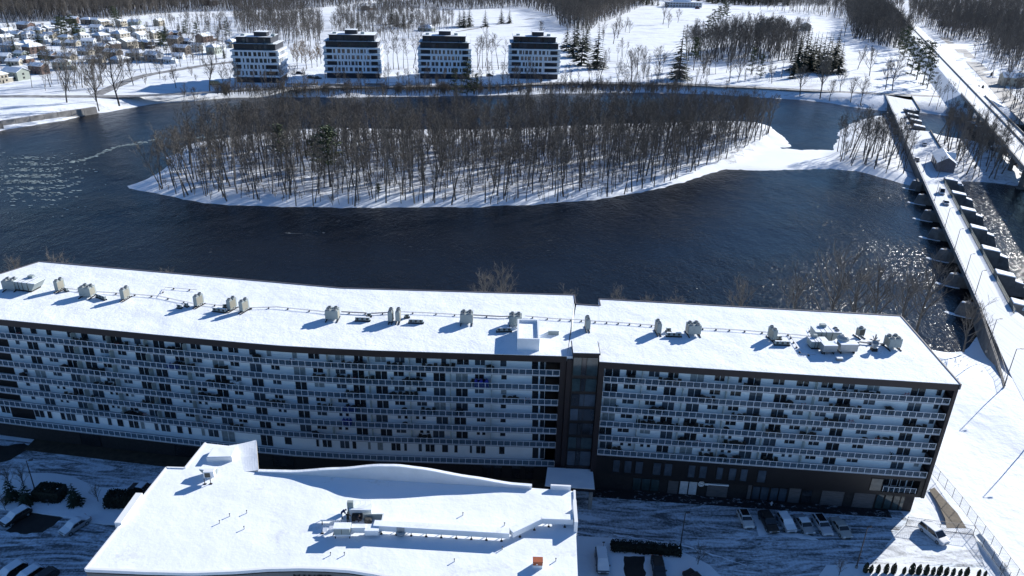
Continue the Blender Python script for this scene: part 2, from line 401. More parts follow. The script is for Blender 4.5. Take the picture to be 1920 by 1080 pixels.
island = land('island_ground', ring, [], [M_snow, M_ice, M_woodsnow], zisl, lambda y: 6.5, 21, zone_isl)

# east half of the dam island, down-river of the dam
e_px = [(1742, 243), (1775, 258), (1810, 262), (1850, 270), (1885, 290), (1925, 330), (1915, 352), (1880, 346), (1840, 342), (1800, 341), (1772, 340)]
ep = px(e_px); er = rough_line(ep, 6, .8, 31) + [(dam(318)+9, 318), (dam(418)+9, 420)]
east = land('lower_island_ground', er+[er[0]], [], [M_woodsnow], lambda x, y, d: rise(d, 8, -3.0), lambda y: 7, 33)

# near bank
nb = [(-600, 225), (-300, 205), (-180, 196), (-60, 186), (40, 184), (88, 185), (100, 182), (107, 175), (113, 171), (119, 173), (125, 180)] 
nb = rough_line(nb, 7, 1.0, 41) + [(130.5, 183), (137, 189), (146, 190), (200, 178), (300, 150), (600, 120)]
SW = px([(1800, 790), (1822, 822), (1850, 852), (1880, 890), (1905, 940), (1925, 985), (1960, 1080)], 0)
SW = np.array(SW)
def znear(x, y, d):
    z = rise(d, 20, 0)
    if 60 < x < 180 and 40 < y < 150:
        t = np.sqrt(((SW-[x, y])**2).sum(1)).min(); z -= 1.1*math.exp(-(t/6.0)**2)*min(1, max(0, (x-74)/10))
    return z
near = land('near_bank_ground', nb, [(600, -300), (-600, -300)], [M_snow], znear, lambda y: 6 if 60 < y < 200 else 60, 43)

def sheet(name, poly, z, m_, mats_extra=None, h=0):
    mb = MB()
    if h: mb.prism(poly, z-h, z)
    else: mb.face([(x, y, z) for x, y in poly])
    return tag(B(mb, name, m_), kind='structure')
def ribbon(pts, width):
    L_, R_ = [], []
    for i, (x, y) in enumerate(pts):
        a = pts[max(0, i-1)]; b = pts[min(len(pts)-1, i+1)]; dx, dy = b[0]-a[0], b[1]-a[1]; d = math.hypot(dx, dy)
        L_.append((x-dy/d*width/2, y+dx/d*width/2)); R_.append((x+dy/d*width/2, y-dx/d*width/2))
    return L_, R_
def smooth_line(pts, n=5):
    P = [pts[0]]+list(pts)+[pts[-1]]; out = []
    for i in range(1, len(P)-2):
        p0, p1, p2, p3 = map(np.array, P[i-1:i+3])
        for k in range(n):
            t = k/n; out.append(tuple(.5*((2*p1)+(-p0+p2)*t+(2*p0-5*p1+4*p2-p3)*t*t+(-p0+3*p1-3*p2+p3)*t**3)))
    out.append(tuple(P[-1])); return out
def road(name, pts, width, z, m_):
    a, b = ribbon(smooth_line(pts), width); mb = MB(); mb.strip([(x, y, z) for x, y in a], [(x, y, z) for x, y in b])
    return tag(B(mb, name, m_), kind='structure')

# parking court and lanes
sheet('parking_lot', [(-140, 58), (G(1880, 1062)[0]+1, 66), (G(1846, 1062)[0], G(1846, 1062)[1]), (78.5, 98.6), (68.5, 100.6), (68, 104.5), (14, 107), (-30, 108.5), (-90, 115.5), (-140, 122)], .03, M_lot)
sheet('sunlit_lot_corner', [(62.3, 94.5), (68.6, 100.4), (78.4, 98.5), (G(1843, 1060)[0], G(1843, 1060)[1]), (70, 90.6), (57, 88.2)], .034, M_lotlit)  # overlay cut along the block's shadow edge, in the painted sunlit colour
# raised snowy planting islands
def island_bed(pts, name='snowy_lawn', top=.14): return sheet(name, pts, top, M_snow, h=.14)
island_bed(smooth_line(px([(-60, 900), (60, 888), (130, 893), (190, 915), (262, 908), (300, 900), (300, 960), (215, 985), (110, 968), (0, 955), (-60, 950)], 0)))
island_bed(px([(1549, 1061), (1600, 1058), (1850, 1066), (1910, 1130), (1500, 1130)], 0))
island_bed(px([(1082, 1006), (1150, 1010), (1280, 1036), (1330, 1060), (1400, 1130), (1060, 1130)], 0))
M_bare = mat('bare_wet_asphalt', (.028, .024, .022), .7, var=.35, scale=.5)
def patch(P_, z, m_, nm, seed): return sheet(nm, rough_line(px(P_+[P_[0]], 0), .8, .22, seed)[:-1], z, m_)
patch([(43, 961), (78, 964), (120, 972), (80, 998), (49, 1002), (12, 996)], .038, M_bare, 'bare_asphalt', 1)
patch([(-20, 838), (45, 832), (62, 838), (20, 862), (-20, 870)], .038, M_bare, 'bare_asphalt', 2)
patch([(1170, 1044), (1208, 1044), (1211, 1100), (1172, 1100)], .146, M_bare, 'bare_asphalt', 3)
patch([(1410, 966), (1424, 966), (1440, 1002), (1425, 1006)], .038, M_snow, 'snow_strip', 4)
patch([(1455, 1000), (1520, 1003), (1535, 1013), (1480, 1008)], .038, M_snow, 'snow_strip', 5)
def snow_line(P_, w_, seed):
    q = rough_line(px(P_, 0), 1.2, .12, seed); a, b = ribbon(q, w_); rr_ = random.Random(seed); k = [rr_.uniform(.2, 1) for _ in q]
    mb = MB(); mb.strip([(x, y, .042) for x, y in a], [(c[0]+(d[0]-c[0])*t, c[1]+(d[1]-c[1])*t, .042) for c, d, t in zip(a, b, k)]); tag(B(mb, 'snow_strip', M_snow), kind='structure')
snow_line([(1150, 930), (1300, 939), (1480, 951), (1690, 974)], .5, 6); snow_line([(148, 837), (230, 848), (340, 864)], .6, 7); snow_line([(1150, 1003), (1290, 1026), (1400, 1062)], .5, 8); snow_line([(0, 905), (80, 892), (150, 895)], .4, 9)
sheet('planting_bed', [(14.5, 104.2), (66, 100.8), (66.2, 103.5), (14.5, 107.0)], .10, M_rubble, h=.07)
sheet('planting_bed', [(-90, 113.2), (-40, 106.4), (-10, 105.6), (8, 105.6), (8, 109), (-40, 110), (-90, 117)], .10, M_ground, h=.07)
sheet('gravel_path', px([(1742, 918), (1752, 914), (1770, 935), (1795, 962), (1806, 980), (1812, 990), (1775, 990), (1772, 972), (1757, 940)], 0.06), .06, M_path)
# dam road spreading on to the near bank
sheet('dam_road', [(dam(188)+.4, 188), (dam(150)+.4, 150), (dam(120)+1.5, 120), (dam(60)+6, 60), (dam(60)+40, 60), (dam(150)+24, 150), (dam(188)+8.6, 189)], .05, M_roadsnow, h=.04)
# far bank streets
road('river_road', px([(-300, 186), (0, 181), (120, 181), (250, 180), (420, 172), (560, 165), (700, 162), (900, 161), (1050, 156), (1250, 157), (1400, 163), (1550, 171), (1700, 178), (1790, 183), (1850, 190)], 0), 8, .05, M_ploughed)
road('suburb_street', px([(180, 178), (253, 147), (320, 133), (430, 117), (560, 108)], 0), 8, .06, M_ploughed)
road('avenue', px([(1770, 70), (1800, 92), (1830, 122), (1860, 152), (1890, 185), (1960, 250)], 0), 12, .05, M_ploughed)
road('golf_path', px([(840, 62), (900, 52), (1000, 34), (1080, 22), (1110, 12)], 0), 3.5, .05, M_ploughed)

# river ice plates drifting on the left, and the thin broken line of ice
rr = random.Random(5); mb = MB()
def plate(x, y, r, mb=mb):
    k = rr.randint(5, 8); a0 = rr.random()*6
    mb.prism([(x+r*(1+.45*(rr.random()-.5))*1.35*math.cos(a0+6.283*i/k), y+r*.6*(1+.45*(rr.random()-.5))*math.sin(a0+6.283*i/k)) for i in range(k)], ZW-.05, ZW+.05)
for i in range(2400):
    t = rr.random(); X = rr.gauss(55, 62); Yp = rr.gauss(330, 24)+6*math.sin(X*.09)
    if Yp < 286 or X > 215 or X < -60 or math.sin(Yp*.55+X*.04+1.5*math.sin(X*.05)) < -.25: continue
    if rr.random() > .35+.65*math.exp(-((X-70)/60)**2): continue
    x, y = G(X, Yp, ZW); plate(x, y, rr.uniform(.15, .8)**1.7)
for i in range(170):
    t = rr.random(); X = 130+t*170; Yp = 304-t*48+rr.gauss(0, 1.0)+3*math.sin(t*9)
    x, y = G(X, Yp, ZW); plate(x, y, rr.uniform(.2, .8))
for i in range(60):
    X = rr.uniform(330, 420); x, y = G(X, 262-(X-330)*.09+rr.gauss(0, .7), ZW); plate(x, y, rr.uniform(.3, 1.0))
tag(B(mb, 'drift_ice', mat('pale_ice', (.33, .39, .38), .5, var=.3, scale=.5)), 'scattered pale ice plates drifting on the dark river', 'ice', kind='stuff')
# river stones / foundations down-river
# retaining wall on the far-left bank
a = G(5, 240, ZW); b = G(184, 212, ZW)
t0 = thing('retaining_wall', 'low pale concrete retaining wall along the far river edge', 'wall', (a[0], a[1]-1.2, ZW), math.atan2(b[1]-a[1], b[0]-a[0]))
Lw = math.hypot(b[0]-a[0], b[1]-a[1]); nseg = 7
for i in range(nseg):
    mb = MB(); mb.box(i*Lw/nseg+.08, (i+1)*Lw/nseg-.08, -.8, 1.0, -.3, 3.9); B(mb, 'wall_segment', M_concl, t0)
mb = MB(); mb.box(-.5, Lw+.5, -1.0, -.8, -.2, .5); B(mb, 'footing', M_concl, t0)
mb = MB(); mb.box(-3.2, -.1, -3.5, 1.2, -.3, 3.0); B(mb, 'end_block', M_conc, t0)
# ================================================================== THE LONG APARTMENT BUILDING
ROOF = 26.5
def Bw(mb, name, mats, parent, smooth=False):
    l = parent.location if parent is not None else (0, 0, 0)
    g = parent
    while g is not None and g.parent is not None: g = g.parent; l = Vector(l)+g.location
    mb.v = [(x-l[0], y-l[1], z-l[2]) for x, y, z in mb.v]
    return B(mb, name, mats, parent, smooth)
class Fac:
    def __init__(self, pts):
        self.p = [np.array(q, float) for q in pts]; self.s = [0.0]
        for i in range(1, len(pts)): self.s.append(self.s[-1]+float(np.hypot(*(self.p[i]-self.p[i-1]))))
        self.L = self.s[-1]; sn = []
        for i in range(len(pts)-1):
            d = (self.p[i+1]-self.p[i]); d /= np.hypot(*d); sn.append(np.array([-d[1], d[0]]))     # inward (+y side)
        self.n = [sn[0]]+[(sn[i]+sn[i-1])/np.hypot(*(sn[i]+sn[i-1])) for i in range(1, len(sn))]+[sn[-1]]
    def __call__(self, s, d, z):
        i = 0
        while i < len(self.s)-2 and s > self.s[i+1]: i += 1
        t = (s-self.s[i])/(self.s[i+1]-self.s[i]); p = self.p[i]*(1-t)+self.p[i+1]*t; n = self.n[i]*(1-t)+self.n[i+1]*t
        return (p[0]+n[0]*d, p[1]+n[1]*d, z)
    def samples(self, a, b):
        return [a]+[q for q in self.s if a+.05 < q < b-.05]+[b]
    def at(self, X, d, z):
        lo, hi = 0.0, self.L
        for _ in range(40):
            m = (lo+hi)/2
            if PJ(self(m, d, z))[0] < X: lo = m
            else: hi = m
        return (lo+hi)/2
    def slab(self, mb, a, b, d0, d1, z0, z1, mi=0):
        ss = self.samples(a, b)
        for i in range(len(ss)-1):
            u, v = ss[i], ss[i+1]
            mb.hexa([self(u, d0, z0), self(v, d0, z0), self(v, d1, z0), self(u, d1, z0)], [self(u, d0, z1), self(v, d0, z1), self(v, d1, z1), self(u, d1, z1)], mi)
E_L = G(0, 517, ROOF)
FL = Fac([(-110, 118.2), (-88.7, 114.9), (-60, 110.9), (-50, 109.6), (-44, 108.85), (-38, 108.2), (-30, 107.7), (-22.5, 107.4), (-5, 107.2), (9.3, 107.1)])
FR = Fac([(14.5, 105.6), (70.8, 101.4)])
backL = [(12.2, 131.1), (-10, 131.3), (-33.1, 131.5), (-96.9, 140.7)]
bld = thing('apartment_building', 'long dark-framed apartment block with rows of balconies and a flat snowy roof', 'apartment building', (14, 118, 0))
SL = [22.6, 19.7, 16.8, 13.9, 11.0, 8.1]
WD = 1.9           # depth of the balconies
# roof
roofL = [FL(s, 0, 0)[:2] for s in FL.s] + backL[::1]
roofR = [FR(0, 0, 0)[:2], FR(FR.L, 0, 0)[:2], (72.6, 125.6), (16.6, 129.6)]
mid = [(9.3, 107.1), (14.5, 107.0), (16.6, 126.6), (12.2, 127.0)]
mb = MB(); mb.prism(roofL, ROOF-1.1, ROOF-.12); mb.prism(roofR, ROOF-1.1, ROOF-.12); Bw(mb, 'roof', M_fascia, bld)
for poly in (roofL, roofR):
    mb = MB(); cx = sum(p[0] for p in poly)/len(poly); cy = sum(p[1] for p in poly)/len(poly)
    v = [Vector(p) for p in poly]; n0 = len(v); rr = random.Random(3)
    mb2 = MB(); mb2.prism([(x, y) for x, y in poly], ROOF-.12, ROOF-.02); Bw(mb2, 'roof_snow', M_roofsnow, bld)
mb = MB(); mb.prism(mid, ROOF-1.0, ROOF-.03); Bw(mb, 'roof_snow', M_roofsnow, bld)
# thin metal edge round the roof
mb = MB()
def edge(a, b, w_=.22, z0=ROOF-.9, z1=ROOF+.10):
    d = np.array(b)-np.array(a); L_ = np.hypot(*d); d = d/L_; n = np.array([-d[1], d[0]])*w_
    mb.prism([tuple(a), tuple(b), (b[0]+n[0], b[1]+n[1]), (a[0]+n[0], a[1]+n[1])], z0, z1)
edge((72.62, 125.62), (16.6, 129.62)); edge((70.95, 101.2), (72.75, 125.6), .22)
edge((12.2, 131.12), (-33.1, 131.52)); edge((-33.1, 131.52), (-96.9, 140.72)); edge((-96.9, 140.72), (-110.0, 118.2))
edge((16.6, 129.6), (16.6, 126.6), .2); edge((12.2, 127.0), (12.2, 131.1), .2); edge((16.6, 126.6), (12.2, 127.0), .2)
Bw(mb, 'roof_edge', mat('roof_edge_flashing', (.13, .12, .13), .6), bld)
# fascia band hanging in front of the top floor
for F, nm in ((FL, 1), (FR, 2)):
    mb = MB(); F.slab(mb, 0, F.L, -.04, .3, ROOF-1.25, ROOF-.1); F.slab(mb, 0, F.L, .3, WD+.2, ROOF-1.24, ROOF-1.11)
    Bw(mb, 'fascia', M_fascia, bld)
# walls
sRec = FL.at(1022, WD, 20.5)          # where the dark recess next to the stair tower starts
mb = MB(); FL.slab(mb, 0, sRec, WD, WD+.4, 4.1, ROOF-1.1); Bw(mb, 'wall', M_wall, bld)
mb = MB(); FL.slab(mb, sRec, FL.L, WD+1.6, WD+1.9, 0, ROOF-1.1); FL.slab(mb, sRec-.15, sRec, WD, WD+1.8, 4.1, ROOF-1.1); Bw(mb, 'recess_wall', M_dark, bld)
mb = MB(); FL.slab(mb, 0, FL.L, 1.4, 1.8, 0, 3.75); Bw(mb, 'base_wall', M_brick, bld)
mb = MB(); FL.slab(mb, FL.L-1.0, FL.L, 0.0, WD+1.6, 0.0, ROOF-1.25); Bw(mb, 'pillar', M_fascia, bld)
sEnd = FR.L
mb = MB(); FR.slab(mb, .9, sEnd-.9, WD, WD+.4, 8.1, ROOF-1.1); Bw(mb, 'wall', M_wall, bld)
mb = MB(); FR.slab(mb, 0, .9, 0, WD+.3, 0, ROOF-1.25); Bw(mb, 'pillar', M_fascia, bld)
mb = MB(); FR.slab(mb, sEnd-.55, sEnd, -.04, 24, 3.9, ROOF-1.25); FR.slab(mb, sEnd-.9, sEnd-.55, WD+.1, 24, 3.9, ROOF-1.25); Bw(mb, 'end_wall', M_fascia, bld)
sB0, sB1 = FR.at(1655, .3, 6.5), sEnd-1.3
mb = MB(); FR.slab(mb, .9, sB0, .12, .5, 3.9, 7.85); FR.slab(mb, sB0, sEnd-.55, .12, 1.9, 3.9, 4.55); FR.slab(mb, sB0, sEnd-.55, .12, .5, 7.3, 7.85); FR.slab(mb, sB1, sEnd-.55, .12, 1.9, 4.55, 7.3); FR.slab(mb, sB0, sEnd-.55, 1.9, 2.3, 4.3, 7.85)
Bw(mb, 'dark_storey_wall', M_dark, bld)
mb = MB(); FR.slab(mb, .9, sEnd-1.6, 1.1, 1.6, 0, 3.9); FR.slab(mb, sEnd-1.6, sEnd-.9, 1.1, 23, 0, 3.9); FR.slab(mb, 0, sEnd-.56, .5, 23.6, 3.86, 3.93); Bw(mb, 'base_wall', M_brick, bld)
mb = MB(); mb.prism([(12.2, 130.7), (-33.1, 131.1), (-96.4, 140.2), (-108, 119.6), FL(1, 3, 0)[:2], FL(45, 3, 0)[:2], FL(70, 3, 0)[:2], FL(FL.L, 3.8, 0)[:2]], 0, ROOF-1.1)
mb.prism([FR(.5, 2.4, 0)[:2], FR(sEnd-1, 2.4, 0)[:2], (71.6, 125.2), (16.9, 129.2)], 3.9, ROOF-1.1)
mb.prism([FR(.5, 2.4, 0)[:2], FR(sEnd-2, 2.4, 0)[:2], (70.4, 124.2), (16.9, 129.2)], 0, 3.9)
mb.prism([(9.6, 108.2), (15, 108.2), (16.8, 126.2), (12.0, 126.6)], 0, ROOF-1.02)
Bw(mb, 'rear_body', M_wall, bld)

# windows and doors -------------------------------------------------
def opening(F, d, sa, sb, z0, z1, kind, gl, parent=bld, mull=None, frame=M_rail, name='window', fr=.06):
    mb = MB(); F.slab(mb, sa, sb, d-.05, d+.02, z0, z1, 0)
    F.slab(mb, sa-fr, sa, d-.09, d, z0-fr, z1+fr, 1); F.slab(mb, sb, sb+fr, d-.09, d, z0-fr, z1+fr, 1)
    F.slab(mb, sa, sb, d-.09, d, z1, z1+fr, 1)
    if z0 > -1: F.slab(mb, sa, sb, d-.09, d, z0-fr, z0, 1)
    for q in (mull or []):
        sm = sa+(sb-sa)*q; F.slab(mb, sm-.04, sm+.04, d-.085, d-.05, z0, z1, 1)
    return Bw(mb, name, [gl, frame], parent)
RW = random.Random(12)
frameD = mat('window_frame', (.70, .75, .80), .5)
M_curt = mat('curtained_glass', (.22, .26, .28), .3, var=.3, scale=2)
def glz(): return RW.choice([M_glass]*6+[M_glassb]*3+[M_curt])
zc = 20.8
colsL = [('s', 34, .8), ('D', 62, 2.1), ('s', 95, 1.7), ('D', 130, 2.0), ('D', 166, 2.2), ('s', 197, 1.6), ('s', 230, 1.6), ('D', 265, 2.0), ('D', 299, 2.2), ('s', 338, 1.7), ('s', 371, 1.7), ('D', 410, 2.1), ('s', 441, 1.6), ('D', 480, 2.1), ('s', 517, 1.5), ('D', 562, 2.0), ('s', 597, 1.7), ('s', 639, 1.7), ('D', 672, 2.0), ('D', 715, 2.0), ('s', 748, 1.7), ('s', 790, 1.7), ('D', 824, 2.0), ('D', 866, 2.0), ('s', 899, 1.5), ('s', 945, .9)]
colsR = [('D', 1146, 2.1), ('s', 1180, 1.9), ('s', 1222, 1.7), ('D', 1256, 2.0), ('D', 1302, 2.1), ('s', 1340, 1.7), ('s', 1379, 1.7), ('D', 1417, 2.1), ('D', 1463, 2.0), ('s', 1501, 1.7), ('s', 1544, 1.7), ('D', 1581, 2.1), ('s', 1629, 1.8), ('D', 1714, 2.1), ('s', 1754, .8)]
def place_cols(F, cols, floors):
    base = [(k, F.at(X, WD, zc), w_) for k, X, w_ in cols]
    for fi in floors:
        z = SL[fi]
        for k, s0, w_ in base:
            s = s0 + (RW.choice([-.0, -.0, .35, -.3]) if fi >= 4 else 0)
            if k == 'D': opening(F, WD, s-w_/2, s+w_/2, z+.12, z+2.2, 'D', glz(), mull=[.5], frame=frameD, name='balcony_door')
            else:
                h = .75
                if fi >= 4 and w_ > 1.2 and RW.random() < .5:
                    opening(F, WD, s-w_/2, s-w_/2+.55, z+.95, z+2.1, 's', glz(), frame=frameD); opening(F, WD, s+w_/2-.55, s+w_/2, z+.95, z+2.1, 's', glz(), frame=frameD)
                else: opening(F, WD, s-w_/2, s+w_/2, z+.85, z+2.1, 's', glz(), mull=[.42] if w_ > 1.2 else None, frame=frameD)
    return base
bL = place_cols(FL, colsL, range(1, 6)); bR = place_cols(FR, colsR, range(1, 6))
# the taller top floor
topL = [(27, 2.6), (62, 1.2), (91, 1.0), (130, 1.0), (158, 1.3), (195, .7), (217, 2.1), (257, 1.2), (297, 2.1), (337, 1.8), (366, 1.8), (407, 1.8), (437, 1.8), (473, 1.2), (504, .8), (552, .8), (588, 1.9), (637, 1.6), (672, 1.5), (713, 1.8), (749, 1.7), (790, 1.9), (832, .8), (868, 2.0), (900, 1.7), (944, 1.0)]
topR = [(1149, 2.4), (1184, 1.6), (1227, 1.7), (1263, 1.7), (1308, 2.2), (1350, 1.6), (1389, .6), (1415, 2.1), (1461, 1.8), (1506, 1.9), (1552, 1.8), (1592, 1.9), (1638, 1.9), (1723, 2.2), (1762, .8)]
for F, tl in ((FL, topL), (FR, topR)):
    for X, w_ in tl:
        s = F.at(X, WD, 24.2)
        if w_ > 2.05: opening(F, WD, s-w_/2, s+w_/2, 22.75, 25.1, 'D', glz(), mull=[.5], frame=frameD, name='balcony_door')
        else: opening(F, WD, s-w_/2, s+w_/2, 23.2 if w_ > 1.3 else 23.1, 25.1, 's', glz(), mull=[.55] if w_ > 1.3 else None, frame=frameD)
# tall windows of the left wing's lowest floor
g7 = [(2, 18), (65, 83), (89, 97), (114, 122), (125, 142), (157, 174), (178, 185), (202, 209), (220, 231), (242, 260), (264, 271), (290, 297), (302, 319), (332, 342), (353, 359), (378, 384), (391, 410), (416, 440), (489, 511), (534, 547), (593, 598), (605, 622), (638, 655), (661, 668), (690, 695), (708, 718), (734, 751), (758, 763), (785, 791), (798, 815), (829, 840), (852, 858), (881, 885), (893, 910), (936, 946)]
for a_, b_ in g7:
    sa, sb = FL.at(a_, WD, 6.2), FL.at(b_, WD, 6.2); tall = (b_-a_) > 19
    opening(FL, WD, sa, sb, 4.4 if tall else 5.1, 7.3, 'w', glz(), mull=[.5] if (b_-a_) > 14 else None, frame=frameD, name='ground_window')
# dark recesses in the pale wall at the far left end
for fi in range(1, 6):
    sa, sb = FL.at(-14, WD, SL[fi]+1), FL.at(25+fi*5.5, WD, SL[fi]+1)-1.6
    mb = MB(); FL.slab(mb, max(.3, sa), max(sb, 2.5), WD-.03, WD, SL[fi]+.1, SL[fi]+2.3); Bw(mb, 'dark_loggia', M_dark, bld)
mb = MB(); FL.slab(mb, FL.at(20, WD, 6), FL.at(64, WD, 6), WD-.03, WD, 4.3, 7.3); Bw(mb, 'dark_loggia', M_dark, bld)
# tall light frames beside the recess
for z, h in [(22.7, 2.3)]+[(q+.12, 2.1) for q in SL[1:]]+[(4.4, 2.9)]:
    s = FL.at(1012, WD, z+1)
    opening(FL, WD, s-1.3, s-.25, z, z+h, 'w', M_glass, frame=frameD, name='stair_window'); opening(FL, WD, s+.05, s+.8, z, z+h, 'w', M_glass, frame=frameD, name='stair_window')
# slabs, railings, screens -------------------------------------------
post_me = None
NP = 0
stuffL = MB()
for wing, F, s0, s1, zs in ((0, FL, .2, FL.L-1.0, SL+[4.1]), (1, FR, .9, FR.L-.62, SL)):
    for z in zs:
        mb = MB(); F.slab(mb, s0, s1, .12, WD+.02, z-.17, z); Bw(mb, 'balcony_slab', M_slab, bld)
        n = int((s1-s0)/1.12); st = (s1-s0-.1)/n; mb = MB()
        F.slab(mb, s0, s1, .13, .18, z+1.04, z+1.10); F.slab(mb, s0, s1, .135, .175, z+.04, z+.10)
        for i in range(n+1):
            s = s0+.05+i*st; F.slab(mb, s-.03, s+.03, .12, .19, z-.1, z+1.06)
        if wing: # return at the open end
            pass
        rl = Bw(mb, 'railing', M_rail, bld)
        for i in range(n):
            s = s0+.05+i*st
            if wing:
                mb = MB(); F.slab(mb, s+.06, s+st-.06, .15, .162, z+.11, z+1.03); Bw(mb, 'glass_panel', M_panel, rl)
            else: F.slab(stuffL, s+.06, s+st-.06, .15, .162, z+.11, z+1.03)
tag(Bw(stuffL, 'glass_panels', M_panel, bld), kind='stuff')
# small loggia at the right end of the dark storey
mb = MB(); z = 4.56
FR.slab(mb, sB0+.3, sB1-.2, .2, .25, z+1.0, z+1.06); n = 6
for i in range(n+1):
    s = sB0+.35+i*(sB1-sB0-.6)/n; FR.slab(mb, s-.03, s+.03, .2, .25, z, z+1.0)
rl = Bw(mb, 'railing', M_rail, bld)
for i in range(n):
    s = sB0+.35+i*(sB1-sB0-.6)/n; mb = MB(); FR.slab(mb, s+.06, s+(sB1-sB0-.6)/n-.06, .22, .235, z+.1, z+.98); Bw(mb, 'glass_panel', M_panel, rl)
for q in (.1, .38, .62, .8): 
    s = sB0+(sB1-sB0)*q; opening(FR, 1.9, s, s+(.9 if q > .3 else 1.3), z+.1, 7.2, 'D', M_glass, frame=M_rail, name='balcony_door')
scr = []
for F, base in ((FL, bL), (FR, bR)):
    for j in range(len(base)-1):
        if (base[j][0], base[j+1][0]) in (('D', 'D'), ('s', 's')):
            scr.append((F, (base[j][1]+base[j+1][1])/2))
M_screen = mat('frosted_screen', (.42, .48, .47), .4, var=.1)
for F, s in scr:
    for fi, z in enumerate(SL):
        if RW.random() < .12: continue
        mb = MB(); F.slab(mb, s-.03, s+.03, .75, WD, z+.05, z+(2.0 if fi else 1.9)); Bw(mb, 'privacy_screen', M_screen, bld)
for fi, z in enumerate(SL): mb = MB(); FR.slab(mb, sEnd-.95, sEnd-.58, .3, WD, z+.02, z+1.1); Bw(mb, 'end_rail', M_fascia, bld)
# dark storey windows and the ground floor shopfront -----------------
for a_, b_ in [(1150, 1162), (1171, 1184), (1192, 1205), (1225, 1239), (1246, 1260), (1291, 1303), (1312, 1325), (1344, 1355), (1367, 1380), (1389, 1401), (1421, 1436), (1633, 1654)]:
    opening(FR, .12, FR.at(a_, .1, 6.2), FR.at(b_, .1, 6.2), 4.7, 7.2, 'w', M_glasst if b_ == 1654 else M_glassb, frame=M_dark, name='tall_window', mull=None, fr=.06)
def gx(a_, b_, z0, z1, m_, nm, d=1.1, fr=M_dark, mull=None):
    return opening(FR, d, FR.at(a_, d, 2.2), FR.at(b_, d, 2.2), z0, z1, 'w', m_, frame=fr, name=nm, mull=mull)
for a_ in (1187, 1204, 1221): gx(a_, a_+15, .4, 2.9, M_glasst, 'shop_window')
M_board = mat('white_board', (.50, .52, .55), .6, var=.2, scale=1.5)
gx(1253, 1272, .1, 2.9, M_stone, 'stone_panel'); gx(1275, 1290, .2, 3.0, M_board, 'white_door'); gx(1292, 1307, .2, 3.0, M_board, 'white_door')
gx(1326, 1365, .1, 2.7, M_stone, 'stone_panel')
mb = MB(); FR.slab(mb, FR.at(1328, 1, 3), FR.at(1366, 1, 3), .7, 1.0, 2.85, 3.05); Bw(mb, 'snowy_ledge', M_snow, bld)
for a_ in (1411, 1427, 1445, 1461): gx(a_, a_+14, .2, 3.0, M_glassb, 'shop_window')
gx(1402, 1409, .1, 3.2, M_stone, 'stone_panel'); gx(1479, 1501, .1, 3.2, M_stone, 'stone_panel'); gx(1504, 1522, .2, 3.0, M_glass, 'shop_window'); gx(1540, 1582, .1, 3.2, M_stone, 'stone_panel')
gx(1600, 1640, .1, 3.4, M_stone, 'stone_panel')
for a_ in (1643, 1659, 1675, 1687): gx(a_, a_+(13 if a_ < 1687 else 8), .2, 3.4, M_glasst, 'shop_window')
s = FR.at(1315, .9, 2.7); p = FR(s, .95, 2.75)
mb = MB(); mb.tube((p[0], p[1]-.06, p[2]), (p[0], p[1]+.06, p[2]), .55, n=20); mb.tube((p[0], p[1]-.075, p[2]), (p[0], p[1]-.06, p[2]), .42, n=20, mi=1); mb.tube((p[0], p[1]-.085, p[2]), (p[0], p[1]-.075, p[2]), .36, n=20, mi=0)
for dx in (-.18, 0, .16): mb.box(p[0]+dx-.04, p[0]+dx+.05, p[1]-.10, p[1]-.085, p[2]-.13, p[2]+.13, 1)
tag(Bw(mb, 'round_sign', [M_white, M_dark], None), 'round pale sign mounted on the dark shopfront beside the white double doors', 'sign')
mb = MB(); q = FR(FR.at(1325, .9, 2.7), .95, 0); mb.box(q[0]-.3, q[0]+.3, q[1]-.05, q[1]+.05, 2.55, 2.95); tag(Bw(mb, 'wall_plate', M_white, None), 'small pale rectangular plate on the wall right of the round sign', 'sign')
# glazed stair tower ---------------------------------------------------
TX0, TX1, TY, TT = 10.25, 14.55, 106.35, 27.5
mb = MB(); mb.box(TX0, TX1, TY+.1, 110.5, 4.6, TT-.25); tw = Bw(mb, 'stair_tower', M_dark, bld)
mb = MB(); mb.box(TX0-.12, TX1+.12, TY-.1, 110.6, TT-.25, TT, 0); mb.box(TX0, TX1, TY, 110.5, TT, TT+.08, 1); Bw(mb, 'tower_roof', [M_fascia, M_roofsnow], bld)
levels = [26.9, 22.9, 19.9, 17.0, 14.1, 11.2, 8.3, 4.7]
for i in range(7):
    zt, zb = levels[i]-.25, levels[i+1]+.35
    xs = [TX0+.1, TX0+1.5, TX0+2.3, TX1-.1]
    for j in range(3):
        gl = [M_glasst, M_glass, M_glasst][j] if i in (0, 1, 5) else RW.choice([M_glass, M_glassb])
        mb = MB(); mb.box(xs[j]+.05, xs[j+1]-.05, TY+.02, TY+.1, zb if i else 23.3, zt); Bw(mb, 'tower_pane', gl, bld)
    if i == 0:
        for j in range(3):
            mb = MB(); mb.box(xs[j]+.05, xs[j+1]-.05, TY+.02, TY+.1, 25.5, 26.7); 
mb = MB(); mb.box(TX0-.9, TX0-.02, TY+.3, 108, 0, 26.0); mb.box(TX1+.02, TX1+.5, TY+.3, 108, 0, 26.2); Bw(mb, 'pillar', M_fascia, bld)
